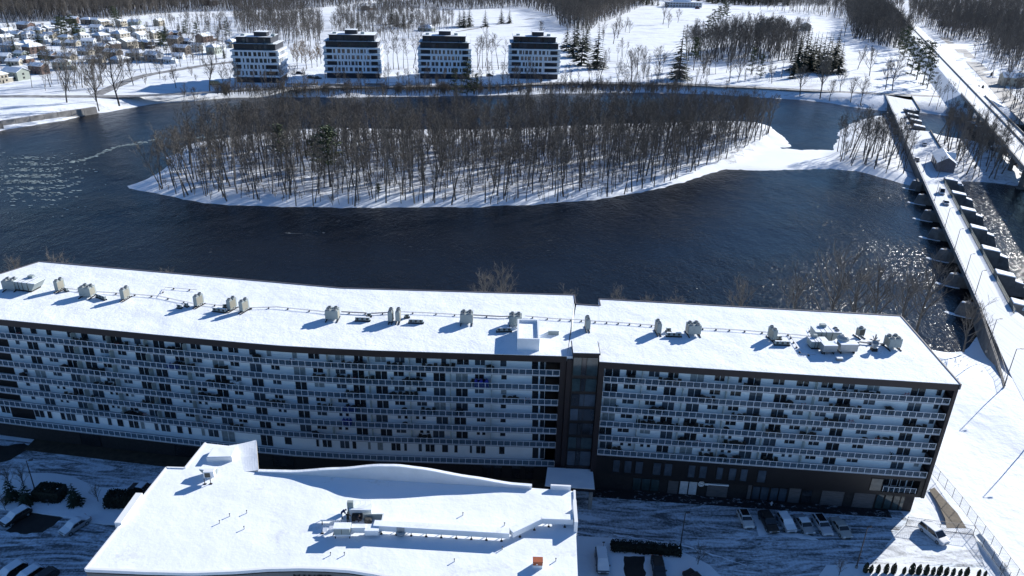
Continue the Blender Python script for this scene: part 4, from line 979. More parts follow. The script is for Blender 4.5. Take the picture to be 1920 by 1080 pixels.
duct_run([(702, 990), (955, 1005)], 1.0, .75, .55, 'long white duct on short legs running right from the rooftop machine')
duct_run([(958, 1004), (1012, 978)], 1.0, .75, .55, 'angled white duct joining the long duct to the right parapet')
duct_run([(1014, 977), (1074, 979)], 1.0, .75, .55, 'short white duct section ending at the right parapet')
x, y = g5(752, 1003); t = thing('duct_fan', 'small round fan drum hanging in the middle of the long duct', 'fan', (x, y, FZ-.02)); mb = MB(); mb.lathe([(.3, 0), (.62, .35), (.66, .6), (.5, .75)], 14); B(mb, 'drum', M_galv, t); mb = MB(); mb.box(-.5, .5, -.2, .5, .75, 1.35); B(mb, 'collar', M_galv, t)
# central machine with open panels
x, y = g5(641, 1012); t = thing('rooftop_machine', 'snow-capped white ventilation machine with open panels where people work', 'ventilation unit', (x, y, FZ-.02), .03, sc=(1, .74, .78))
def part(nm, m_, *boxes, par=None):
    mb = MB(); [mb.box(*b) for b in boxes]; return B(mb, nm, m_, par or t)
part('front_cabinet', M_greyu, (-1.0, 1.05, .2, 1.6, .9, 2.1)); part('cabinet_snow', M_roofsnow2, (-1.05, 1.1, .15, 1.65, 2.1, 2.25)); part('lower_cabinet', M_white, (-.9, 1.1, .25, 1.6, .5, .898))
part('door_seam', M_grille, (-.03, .03, .185, .2, .95, 2.05)); part('frame_legs', M_black, (-.9, -.8, .3, .4, 0, .5), (.9, 1.0, .3, .4, 0, .5), (-.9, -.8, 1.4, 1.5, 0, .5), (.9, 1.0, 1.4, 1.5, 0, .5))
part('duct_arm', M_white, (1.1, 2.9, 1.0, 1.9, .7, 1.6)); part('duct_arm_snow', M_roofsnow2, (1.1, 2.95, .95, 1.95, 1.6, 1.72))
part('elbow_duct', M_white, (2.9, 4.6, .4, 2.0, .6, 1.5)); part('elbow_snow', M_roofsnow2, (2.88, 4.64, .36, 2.04, 1.5, 1.62))
part('rear_wall', M_greyu, (2.2, 4.9, 4.6, 4.75, .2, 1.5)); part('side_wall', M_white, (4.75, 5.0, 1.9, 4.6, .2, 1.55)); part('deck', M_roofsnow2, (1.2, 4.75, 2.2, 4.6, .25, .4))
part('open_bay', M_black, (.7, 2.0, 4.3, 5.38, .2, 1.1)); part('rear_cabinet', M_white, (.3, 3.2, 5.4, 6.9, .4, 1.7)); part('rear_snow', M_roofsnow2, (.25, 3.25, 5.35, 6.95, 1.7, 1.84))
part('chimney', M_greyu, (.0, .8, 5.8, 6.4, .4, 3.0)); part('left_platform', M_white, (-3.2, -.6, 3.6, 5.2, .8, 1.0)); part('platform_snow', M_roofsnow2, (-3.2, -.6, 3.6, 5.2, 1.0, 1.12)); part('platform_legs', M_black, (-3.1, -3.0, 3.7, 3.8, 0, .8), (-.8, -.7, 3.7, 3.8, 0, .8), (-3.1, -3.0, 5.0, 5.1, 0, .8))
mb = MB()
for i in range(4): mb.tube((.9+i*.7, 6.8, 1.8), (.9+i*.7, 6.8, 2.6), .025, n=4)
mb.tube((.9, 6.8, 2.6), (3.0, 6.8, 2.6), .025, n=4); B(mb, 'guard_rail', M_rail, t)
mb = MB(); q_ = random.Random(8)
for i in range(9):
    a = -2.6+i*.28; z = .5+.5*q_.random(); mb.hexa([(a, 1.2+q_.random()*.5, z), (a+.6, 1.2, z), (a+.6, 1.9, z+.2), (a, 1.9, z+.2)], [(a, 1.2, z+.12), (a+.6, 1.2, z+.12), (a+.6, 1.9, z+.32), (a, 1.9, z+.32)])
B(mb, 'snowy_pipes', M_roofsnow2, t)
mb = MB(); mb.tube((-2.7, 1.5, 0), (-2.7, 1.5, .8), .04); mb.tube((-1.6, 1.7, 0), (-1.6, 1.7, .7), .04); mb.box(-2.9, -2.5, 1.35, 1.65, 0, .1); mb.tube((-1.2, .9, .2), (-.9, .6, 1.5), .09); B(mb, 'pipe_stand', M_black, t)
mb = MB(); mb.lathe([(.5, .1), (.55, .9), (.4, 1.2)], 10, 2.9, 3.9); B(mb, 'compressor', M_grille, t)
mb = MB(); mb.box(1.3, 1.9, 2.2, 2.7, .4, .75, 0); mb.lathe([(.15, .75), (.14, .85)], 8, 1.45, 2.4, 1); mb.lathe([(.15, .75), (.14, .85)], 8, 1.75, 2.4, 1); B(mb, 'tool_case', [M_white, M_black], t)
# people at the machine
def person(loc, rz, J, cloth, label, hat=M_black):
    """J: joints in metres; body grown as one skinned surface, split into clothing by height"""
    t = thing('person', label, 'person', loc, rz)
    names = ['pelvis', 'chest', 'neck', 'head', 'shL', 'elL', 'haL', 'shR', 'elR', 'haR', 'hiL', 'knL', 'anL', 'toL', 'hiR', 'knR', 'anR', 'toR']
    E_ = [(0, 1), (1, 2), (2, 3), (1, 4), (4, 5), (5, 6), (1, 7), (7, 8), (8, 9), (0, 10), (10, 11), (11, 12), (12, 13), (0, 14), (14, 15), (15, 16), (16, 17)]
    rad = [.15, .17, .065, .10, .085, .06, .045, .085, .06, .045, .11, .08, .06, .05, .11, .08, .06, .05]
    me = bpy.data.meshes.new('body'); me.from_pydata([J[n_] for n_ in names], E_, []); me.materials.append(cloth)
    o = ob('body', me, t); sk_ = o.modifiers.new('skin', 'SKIN'); 
    for i, sv_ in enumerate(me.skin_vertices[0].data): sv_.radius = (rad[i], rad[i]); sv_.use_root = (i == 0)
    sb = o.modifiers.new('sub', 'SUBSURF'); sb.levels = 1; sb.render_levels = 1
    h = J['head']; mb = MB(); mb.lathe([(.115, h[2]-.02), (.12, h[2]+.06), (.09, h[2]+.13), (.03, h[2]+.15)], 10, h[0], h[1]); B(mb, 'woolly_hat', hat, t)
    mb = MB(); mb.lathe([(.05, h[2]-.12), (.085, h[2]-.06), (.09, h[2]), (.08, h[2]+.03)], 8, h[0], h[1]-.03); B(mb, 'face', mat('skin', (.5, .3, .22), .6), t)
    for s_ in ('L', 'R'):
        a = J['ha'+s_]; mb = MB(); mb.hexa([(a[0]-.035, a[1]-.05, a[2]-.08), (a[0]+.035, a[1]-.05, a[2]-.08), (a[0]+.035, a[1]+.02, a[2]-.08), (a[0]-.035, a[1]+.02, a[2]-.08)], [(a[0]-.04, a[1]-.05, a[2]+.03), (a[0]+.04, a[1]-.05, a[2]+.03), (a[0]+.04, a[1]+.03, a[2]+.03), (a[0]-.04, a[1]+.03, a[2]+.03)])
        for k in range(4): mb.tube((a[0]-.03+.02*k, a[1]-.03, a[2]-.07), (a[0]-.03+.02*k, a[1]-.06, a[2]-.14+.008*abs(k-1.5)), .009, n=4)
        mb.tube((a[0]+.035, a[1]-.03, a[2]-.02), (a[0]+.055, a[1]-.07, a[2]-.06), .011, n=4); B(mb, 'glove', M_black, t)
    return t
stand = dict(pelvis=(0, 0, .95), chest=(0, -.06, 1.35), neck=(0, -.1, 1.52), head=(0, -.13, 1.66), shL=(.2, -.06, 1.42), elL=(.3, -.15, 1.15), haL=(.2, -.38, 1.05), shR=(-.2, -.06, 1.42), elR=(-.32, -.12, 1.15), haR=(-.22, -.36, 1.08), hiL=(.1, 0, .9), knL=(.12, -.03, .5), anL=(.13, .02, .09), toL=(.14, -.16, .05), hiR=(-.1, 0, .9), knR=(-.12, -.03, .5), anR=(-.14, .02, .09), toR=(-.15, -.16, .05))
bend = dict(stand); bend.update(chest=(0, -.33, 1.18), neck=(0, -.46, 1.25), head=(0, -.6, 1.27), shL=(.2, -.34, 1.2), elL=(.22, -.42, .92), haL=(.15, -.55, .72), shR=(-.2, -.34, 1.2), elR=(-.22, -.42, .92), haR=(-.15, -.55, .72), pelvis=(0, .05, .93))
crouch = dict(stand); crouch.update(pelvis=(0, .05, .38), chest=(0, -.12, .78), neck=(0, -.2, .93), head=(0, -.26, 1.05), shL=(.2, -.13, .83), elL=(.26, -.35, .65), haL=(.15, -.55, .6), shR=(-.2, -.13, .83), elR=(-.26, -.35, .65), haR=(-.15, -.55, .6), hiL=(.1, .03, .36), knL=(.16, -.4, .48), anL=(.14, -.15, .09), toL=(.15, -.33, .05), hiR=(-.1, .03, .36), knR=(-.16, -.4, .48), anR=(-.14, -.15, .09), toR=(-.15, -.33, .05))
M_navy = mat('navy_workwear', (.012, .015, .03), .8, var=.3, scale=6); M_blackw = mat('black_workwear', (.012, .012, .014), .8, var=.3, scale=6)
M_blue = mat('blue_jacket', (.02, .04, .13), .8)
x, y = g5(653, 981); person((x, y, FZ), 2.9, stand, M_blackw, 'person in black work clothes standing at the open ventilation machine')
x, y = g5(641, 972); person((x, y, FZ), 1.9, bend, M_blue, 'person in a blue jacket bending over the machine, behind the standing one', M_navy)
x, y = g5(671, 980); person((x, y, FZ+.25), 1.2, crouch, M_navy, 'person in dark clothes crouching right of the open black bay')
# second small machine on the left wing
x, y = g5(390, 890); t = thing('small_roof_unit', 'small snow-covered unit in front of the raised skylight', 'ventilation unit', (x, y, FZ-.02), -.2)
mb = MB(); mb.hexa([(-.4, -.3, .2), (1.2, -.3, .2), (1.2, .5, .2), (-.4, .5, .2)], [(-.9, -.5, 1.0), (1.3, -.4, 1.1), (1.3, .5, 1.1), (-.9, .5, 1.0)]); B(mb, 'casing', M_greyu, t)
mb = MB(); mb.box(-.9, 1.3, -.5, .5, 1.1, 1.25); B(mb, 'snow_cover', M_roofsnow2, t); mb = MB(); mb.box(-.2, 1.0, -.2, .4, 0, .2); B(mb, 'curb', M_black, t)
x, y = g5(387, 908); t = thing('duct_stand', 'dark-mouthed intake hood standing on two legs in front of the small unit', 'intake hood', (x, y, FZ-.02), .1)
mb = MB(); mb.box(-.3, 1.1, .3, 1.0, .9, 1.9); B(mb, 'hood', M_white, t); mb = MB(); mb.box(-.15, .6, .28, .3, .95, 1.7); B(mb, 'mouth', M_grille, t)
for s_ in (-.2, .6): mb = MB(); mb.box(s_-.04, s_+.04, 0, .08, 0, .9); mb.box(s_-.2, s_+.2, -.1, .15, 0, .1); B(mb, 'leg', M_black, t)
x, y = g5(1008, 1066); t = thing('chimney_box', 'rusty orange box chimney near the right edge of the roof', 'chimney', (x, y, FZ-.02)); mb = MB(); mb.box(-.6, .6, 0, .8, 0, 1.0); B(mb, 'body', M_white, t); mb = MB(); mb.box(-.62, .62, -.06, .82, 1.0, 1.12); mb.box(-.6, .6, -.03, 0, .5, 1.0); B(mb, 'rusty_cap', M_rust, t)
mb = MB(); mb.box(-.2, 0, -.045, -.03, .6, .75); B(mb, 'flue_mouth', M_white, t)
for i, (X, Y, lb) in enumerate([(431, 968, 'leftmost thin vent pipe on the snowy roof'), (412, 971+10, 'thin vent pipe just left of the roof centre'), (463, 962, 'thin vent pipe in front of the wave parapet'), (458, 992, 'dark vent stub among the three left vent pipes'), (646, 1041, 'thin vent pipe below the machine\'s shadow'), (620, 1041, 'left of the two vent pipes below the machine'), (868, 966, 'thin vent pipe behind the long duct'), (946, 985, 'vent pipe near the duct bend'), (942, 1030, 'vent pipe in front of the duct bend'), (852, 1053, 'vent pipe at the front middle right of the roof'), (1042, 1052, 'vent pipe right of the orange chimney')]):
    x, y = g5(X, Y); t = thing('vent_pipe', lb, 'vent pipe', (x, y, FZ-.02), group='vent pipes on the foreground roof'); mb = MB(); mb.tube((0, 0, 0), (0, 0, .42), .06, n=8); B(mb, 'pipe', M_galv, t); mb = MB(); mb.tube((0, 0, .42), (0, 0, .48), .09, n=8); B(mb, 'cap', M_grille, t)

# ================================================================== CARS
def car(loc, rz, col, label, L_=4.6, W_=1.94, H_=1.48, kind='sedan', snow=0, name='parked_car', sunroof=False, rear=False, glassroof=False):
    t = thing(name, label, 'car', loc, rz, 'cars parked around the apartment block' if name == 'parked_car' else None)
    paint = mat('paint', col, .3, spec=.6)
    hl = L_/2; wb = .30*L_
    if kind == 'sedan': belt, prof = .92, [(-hl*.93, .98), (-hl*.58, 1.0), (-hl*.34, H_), (hl*.18, H_-.02), (hl*.48, .98), (hl*.93, .78)]
    elif kind == 'suv': belt, prof = 1.0, [(-hl*.95, 1.08), (-hl*.88, 1.1), (-hl*.74, H_), (hl*.1, H_), (hl*.42, 1.06), (hl*.94, .9)]
    elif kind == 'van': belt, prof = 1.0, [(-hl*.97, 1.1), (-hl*.95, 1.12), (-hl*.84, H_), (hl*.22, H_), (hl*.62, 1.1), (hl*.95, .88)]
    # lower body lofted along x: x forward
    secs = [(-hl, .55, .80, .86), (-hl*.97, .32, prof[0][1]-.06, .92), (-hl*.85, .25, prof[0][1], .98), (-hl*.5, .22, belt+.06, 1.0), (0, .22, belt+.03, 1.0), (hl*.48, .22, prof[4][1], 1.0), (hl*.8, .24, prof[5][1]+.05, .97), (hl*.95, .32, prof[5][1]-.04, .88), (hl, .5, .62, .78)]
    mb = MB(); ring_ = []
    for x, z0, z1, ww in secs:
        w_ = W_/2*ww; ring_.append([(x, -w_*.94, z0), (x, -w_, z0+.12), (x, -w_, (z0+z1)/2+.05), (x, -w_*.9, z1-.03), (x, -w_*.7, z1), (x, w_*.7, z1), (x, w_*.9, z1-.03), (x, w_, (z0+z1)/2+.05), (x, w_, z0+.12), (x, w_*.94, z0)])
    for i in range(len(ring_)-1):
        for k in range(10):
            j = (k+1) % 10; mb.face([ring_[i][k], ring_[i][j], ring_[i+1][j], ring_[i+1][k]])
    mb.face(ring_[0]); mb.face(ring_[-1][::-1])
    bm_ = B(mb, 'body', paint, t, smooth=False)
    # cabin: glass house with roof
    xr0, xr1, xb0, xb1 = prof[2][0], prof[3][0], prof[1][0], prof[4][0]; wb_, wt = W_*.465, W_*.405; zt = H_
    P_ = {}
    mb = MB(); mb.hexa([(xb0, -wb_, belt), (xb1, -wb_, belt), (xb1, wb_, belt), (xb0, wb_, belt)], [(xr0, -wt, zt-.06), (xr1, -wt, zt-.06), (xr1, wt, zt-.06), (xr0, wt, zt-.06)]); B(mb, 'windows', M_car_glass, t)
    mb = MB(); mb.hexa([(xr0-.1, -wt-.03, zt-.10), (xr1+.1, -wt-.03, zt-.10), (xr1+.1, wt+.03, zt-.10), (xr0-.1, wt+.03, zt-.10)], [(xr0, -wt+.05, zt), (xr1, -wt+.05, zt), (xr1, wt-.05, zt), (xr0, wt-.05, zt)]); 
    B(mb, 'roof', paint, t)
    mb = MB()
    for s_ in (-1, 1):
        for (xa, xc) in ((xb1, xr1), (xb0, xr0), ((xb0+xb1)/2-.1, (xr0+xr1)/2-.05)): mb.tube((xa, s_*(wb_+.012), belt), (xc, s_*(wt+.012), zt-.07), .045, n=4)
    B(mb, 'pillar', paint, t)
    for sx in (-1, 1):
        for sy in (-1, 1):
            mb = MB(); mb.tube((sx*wb, sy*(W_/2-.2), .33), (sx*wb, sy*(W_/2+.02), .33), .33, n=14); wh = B(mb, 'wheel', M_black, t)
            mb = MB(); mb.tube((sx*wb, sy*(W_/2+.02), .33), (sx*wb, sy*(W_/2+.03), .33), .2, n=10); B(mb, 'rim', M_galv, wh)
    for sy in (-1, 1):
        mb = MB(); mb.box(hl*.93, hl*.985, sy*W_*.33-.2, sy*W_*.33+.2, .62, .76); B(mb, 'headlight', M_glasst if False else M_white, t)
        mb = MB(); mb.box(-hl*1.0, -hl*.955, sy*W_*.34-.17, sy*W_*.34+.17, .72, .9); B(mb, 'taillight', M_red, t)
        mb = MB(); mb.box(xb1-.35, xb1-.15, sy*(W_/2-.02), sy*(W_/2+.17), .95, 1.08) if sy > 0 else mb.box(xb1-.35, xb1-.15, -(W_/2+.17), -(W_/2-.02), .95, 1.08); B(mb, 'mirror', paint, t)
    mb = MB(); mb.box(hl*.985, hl*1.005, -.45, .45, .42, .56); B(mb, 'grille', M_black, t)
    if glassroof: mb = MB(); mb.box(xr0+.12, xr1-.15, -wt+.16, wt-.16, zt+.002, zt+.012); B(mb, 'glass_roof', M_car_glass, t)
    if snow:
        mb = MB(); mb.hexa([(xr0-.05, -wt, zt), (xr1+.05, -wt, zt), (xr1+.05, wt, zt), (xr0-.05, wt, zt)], [(xr0+.08, -wt+.08, zt+.1*snow), (xr1-.05, -wt+.08, zt+.1*snow), (xr1-.05, wt-.08, zt+.1*snow), (xr0+.08, wt-.08, zt+.1*snow)])
        if snow > .8:
            for xa, za, xc, zc_ in ((xr1, zt, xb1+.05, prof[4][1]+.03), (xb1+.02, prof[4][1], hl*.9, prof[5][1]+.02), (xr0, zt, xb0-.05, prof[1][1]+.03), (xb0-.02, prof[1][1]-.02, -hl*.93, prof[0][1]-.03)):
                w1 = wt if za == zt else wb_; w2 = wb_
                mb.hexa([(xa, -w1, za), (xc, -w2, zc_), (xc, w2, zc_), (xa, w1, za)], [(xa, -w1*.95, za+.1), (xc, -w2*.93, zc_+.08), (xc, w2*.93, zc_+.08), (xa, w1*.95, za+.1)])
        B(mb, 'snow_cover', M_snow, t)
    return t
U = math.radians
# the row below the block (noses towards the camera)
car((40.3, 98.9, .03), U(-86), (.55, .56, .56), 'pale grey hatchback with dark glass roof, leftmost in the row', kind='suv', glassroof=True, L_=4.2, H_=1.5)
car((44.0, 98.3, .03), U(-83), (.03, .028, .028), 'dark brown large car, second in the row below the block', kind='suv', L_=5.0, H_=1.7, W_=1.95)
car((47.0, 98.3, .03), U(-83), (.30, .33, .38), 'blue-grey wagon with snow on its roof, third in the row', kind='suv', snow=.9, L_=4.5, H_=1.5)
car((49.9, 98.0, .03), U(-82), (.33, .34, .36), 'silver sedan with partly cleared windows, fourth in the row', kind='sedan', L_=4.5, snow=.5)
car((52.9, 98.0, .03), U(-84), (.50, .52, .56), 'white sedan with a black panoramic roof, fifth in the row', kind='suv', glassroof=True, L_=4.9, H_=1.5)
car((55.8, 97.4, .03), U(-82), (.42, .42, .40), 'pale beige sedan, rightmost in the row below the block', kind='sedan', L_=4.7)
car((70.9, 96.6, .03), U(-68), (.62, .64, .66), 'white minivan parked in full sun beside the fence', kind='van', L_=5.0, W_=1.98, H_=1.75)
car((15.1, 88.4, .14), U(-90), (.10, .10, .13), 'car wholly buried in smooth snow beside the hedge', kind='van', snow=1.0, L_=5.0, H_=1.6)
car((23.7, 87.3, .14), U(-92), (.018, .018, .02), 'black car with a patch of snow on its windscreen, lower lot', kind='sedan', L_=4.7, snow=0)
car((29.0, 84.9, .14), U(-60), (.02, .02, .022), 'black car at the lower edge beside the small bare tree', kind='sedan', L_=4.4, snow=0)
car((-69.6, 93.3, .05), U(-118), (.30, .31, .33), 'snow-capped silver sedan in the left lot', kind='sedan', L_=4.7, snow=1.0)
car((-80.2, 95.0, .05), U(-118), (.02, .02, .02), 'dark car cut by the left frame edge', kind='suv', L_=4.6, snow=1.0)
car((-60.2, 94.2, .05), U(-118), (.05, .05, .06), 'snow-covered car half hidden behind the front building', kind='sedan', L_=4.6, snow=1.0)
for i, (X, Y, lb, sn) in enumerate([(20, 1062, 'snow-roofed dark car at the bottom left corner', 1.0), (52, 1070, 'second snow-roofed dark car from the bottom left corner', 1.0), (80, 1075, 'third, uncovered black car from the bottom left corner', 0)]):
    x, y = G(X, Y+18, 0); car((x, y, .05), U(-118), (.02, .02, .022), lb, kind='suv', snow=sn, L_=4.6)
x, y = G(268, 918, .5); car((x, y, .05), U(-10), (.03, .03, .04), 'dark car with snowy bonnet at the end of the left hedge', kind='sedan', snow=.8)

# ================================================================== LAMPS, FENCES
def lamp_post(loc, rz, label, H_=9.9, arm=1.1, group='tall dark lamp posts', hd=.5):
    t = thing('lamp_post', label, 'street lamp', loc, rz, group)
    mb = MB(); mb.tube((0, 0, -.1), (0, 0, H_), .11, .07, n=8); B(mb, 'post', M_steel, t)
    mb = MB(); mb.tube((0, 0, 0), (0, 0, .5), .22, .2, n=8); B(mb, 'base', M_concl, t)
    mb = MB(); mb.tube((0, 0, H_), (arm, 0, H_+.1), .05, n=5); B(mb, 'arm', M_steel, t)
    mb = MB(); mb.box(arm-.1, arm+hd, -.16, .16, H_+.02, H_+.16); B(mb, 'lamp_head', M_steel, t)
    return t
L0 = lamp_post((110.9, 144.7, 0), .1, 'tall lamp post where the dam fence meets the snowy slope')
L1 = lamp_post((103.5, 123.4, 0), .1, 'tall lamp post beside the road, just outside the snowy slope', H_=9.9, hd=.8)
x, y = G(1605, 1066, 0); lamp_post((x, y, .1), .2, 'lamp post at the lower right island near the cedar row', H_=8.2, arm=.2)
x, y = G(1275, 1029, 0); lamp_post((x, y, .1), .2, 'lamp post at the right end of the long clipped hedge', H_=7.2, arm=.2)
x, y = G(66, 920, 0); lamp_post((x, y, .1), .2, 'lamp post among the spruces of the left island', H_=6.2, arm=.5)
# lamps along the dam road
for i, (X, Y, H_, lb) in enumerate([(1828, 553, 7.6, 'nearest'), (1808, 520, 7.6, 'second'), (1789, 470, 7.6, 'third'), (1771, 428, 7.6, 'fourth'), (1752, 376, 8, 'fifth'), (1731, 322, 8, 'sixth'), (1708, 300, 8, 'seventh')]):
    x, y = G(X, Y, .1); lamp_post((x, y, .0), U(15), f'{lb} lamp post from the near bank on the dam road\'s left parapet', H_=H_, group='lamp posts along the dam road', arm=.9)
x, y = G(1849, 660, .1); lamp_post((x, y, 0), U(15), 'lamp post by the first gate block at the near end of the dam road', H_=9)
# chain-link fences
M_wire = mat('galvanised_wire', (.20, .20, .2), .5, .2); M_fpost = mat('fence_post_steel', (.09, .09, .09), .5)
def fence(pts, H_, st, label, zf=lambda x, y: 0.0, name='chain_link_fence', wire=True, green=False, sp=.32):
    t = thing(name, label, 'fence', (pts[0][0], pts[0][1], 0)); ox, oy = pts[0]; wires = MB()
    for i in range(len(pts)-1):
        a, b = np.array(pts[i]), np.array(pts[i+1]); L_ = np.hypot(*(b-a)); n = max(1, round(L_/st)); d = (b-a)/L_
        for k in range(n+(1 if i == len(pts)-2 else 0)):
            p = a+(b-a)*k/n; z = zf(*p); mb = MB(); mb.tube((p[0]-ox, p[1]-oy, z-.1), (p[0]-ox, p[1]-oy, z+H_+.08), .045, n=6); B(mb, 'fence_post', M_fpost, t)
        for k in range(n):
            p, q = a+(b-a)*k/n, a+(b-a)*(k+1)/n; z0, z1 = zf(*p), zf(*q)
            mb = MB()
            for hz in (.06, H_): mb.tube((p[0]-ox, p[1]-oy, z0+hz), (q[0]-ox, q[1]-oy, z1+hz), .03, n=4)
            r_ = B(mb, 'fence_rail', M_fpost, t)
            w_ = L_/n; m_ = int(w_/sp)+1; mb = MB()
            for j in range(-int(H_/sp)-1, m_+1):
                for sgn in (0, 1):
                    u0 = j*sp; u1 = u0+H_; lo, hi = max(0, u0), min(w_, u1)
                    if hi <= lo: continue
                    za, zb = lo-u0, hi-u0
                    if sgn: za, zb = H_-za, H_-zb
                    f_ = lambda u, z: (p[0]-ox+(q[0]-p[0])*u/w_, p[1]-oy+(q[1]-p[1])*u/w_, z0+(z1-z0)*u/w_+z)
                    A_, B_ = f_(lo, za), f_(hi, zb); mb.face([(A_[0], A_[1], A_[2]-.013), (B_[0], B_[1], B_[2]-.013), (B_[0], B_[1], B_[2]+.013), (A_[0], A_[1], A_[2]+.013)])
            B(mb, 'wire_mesh', M_wire, r_)
    return t
zn = lambda x, y: 0.02
fence([G(1745, 886), G(1799, 950), G(1857, 1024), G(1921, 1108)], 2.1, 2.6, 'long tall chain-link fence climbing beside the snowy slope', zn)
fence([G(1698, 986), G(1824, 1003)], 1.9, 2.4, 'short chain-link fence across the lot behind the white minivan', zn)
fence([G(1824, 1003), G(1860, 1048), G(1890, 1088)], 1.6, 2.4, 'low inner chain-link fence with a shaded snow bank along it', zn)
mb = MB(); 
pA = [G(1832, 1004), G(1845, 1020), G(1862, 1044), G(1878, 1068), G(1900, 1100)]
for i in range(len(pA)-1):
    (x0, y0), (x1, y1) = pA[i], pA[i+1]; mb.hexa([(x0-.2, y0, 0), (x1-.2, y1, 0), (x1+1.2, y1, 0), (x0+1.2, y0, 0)], [(x0+.3, y0, .5), (x1+.3, y1, .55), (x1+.6, y1, .55), (x0+.6, y0, .5)])
tag(B(mb, 'snow_bank', M_snow), kind='structure')
# small post signs of the left lot
for i, (X, Y, lb) in enumerate([(91, 948, 'small T-shaped post left of the lone spruce'), (155, 952, 'small T-shaped post below the lone spruce'), (30, 944, 'thin small post below the left spruces'), (1131, 1027, 'thin small post behind the buried car')]):
    x, y = G(X, Y, .1); t = thing('plug_post', lb, 'post', (x, y, .12)); mb = MB(); mb.tube((0, 0, 0), (0, 0, 1.1), .04, n=5); B(mb, 'post', M_steel, t); mb = MB(); mb.box(-.2, .2, -.05, .05, 1.05, 1.2); B(mb, 'head', M_steel, t)
x, y = G(1446, 948, 0); t = thing('hydrant', 'small pale hydrant post in front of the dark brown car', 'hydrant', (x, y, .05)); mb = MB(); mb.lathe([(.14, 0), (.14, .6), (.08, .8)], 8); B(mb, 'body', M_white, t); mb = MB(); mb.box(-.25, .25, -.05, .05, .45, .55); B(mb, 'outlets', M_white, t)
# ================================================================== DAM ROAD AND HIGHWAY
class Fr:
    def __init__(self, o, slope): self.o = o; self.a = -math.atan(slope); n = math.hypot(1, slope); self.u = (slope/n, 1/n); self.r = (1/n, -slope/n)
    def w(self, x, t): return (self.o[0]+self.r[0]*x+self.u[0]*t, self.o[1]+self.r[1]*x+self.u[1]*t)
    def t(self, Y): return (Y-self.o[1])/self.u[1]
D = Fr((129.4, 187.7), .37)
dm = thing('dam_bridge', 'narrow snowy road bridge over a river dam with concrete piers and gate blocks', 'dam bridge', (129.4, 187.7, 0), D.a)
Tp = D.t(318)
def dpart(nm, m_, *b, par=None):
    mb = MB(); [mb.box(*q) for q in b]; return B(mb, nm, m_, par or dm)
dpart('deck', M_roadsnow, (.35, 8.2, -1, Tp, -.12, 0), (.35, 15.5, Tp, D.t(424), -.12, 0), (.35, 7.0, D.t(424), D.t(488), -.12, 0), (.35, 17, D.t(488), D.t(540), -.12, 0))
dpart('girder', M_conc, (.1, 8.4, -1, Tp, -1.3, -.12), (.1, 7.1, D.t(424), D.t(488), -1.3, -.12))
dpart('abutment', M_conc, (.1, 15.6, Tp, D.t(424), -5.5, -.13), (.1, 17.1, D.t(488), D.t(541), -5.5, -.13), (-1.8, .1, Tp-2, Tp+3, -5.5, -.6))
dpart('parapet', M_conc, (0, .3, -1, D.t(541), -.6, .35), )
dpart('parapet_snow', M_snow, (.02, .28, -1, D.t(541), .352, .42))
dpart('kerb', M_conc, (8.2, 8.5, -1, Tp, -.4, .2), (15.3, 15.6, Tp+30, D.t(424), -.2, .9), (16.8, 17.1, D.t(488), D.t(540), -.2, .9))
for nm, x in (('left_railing', .15), ('right_railing', 8.35)):
    mb = MB(); T1 = D.t(541) if x < 1 else Tp
    for z in (.55, .8, 1.15): mb.tube((x, -1, z), (x, T1, z), .035, n=4)
    t_ = -1
    while t_ < T1: mb.tube((x, t_, .3), (x, t_, 1.18), .05, n=4); t_ += 2.2
    if x > 1:
        t_ = -1
        while t_ < T1: mb.tube((x, t_, .3), (x, t_, 1.12), .018, n=3); t_ += .36
    B(mb, 'railing', M_steel if x < 1 else mat('pale_green_rail', (.22, .25, .22), .5), dm)
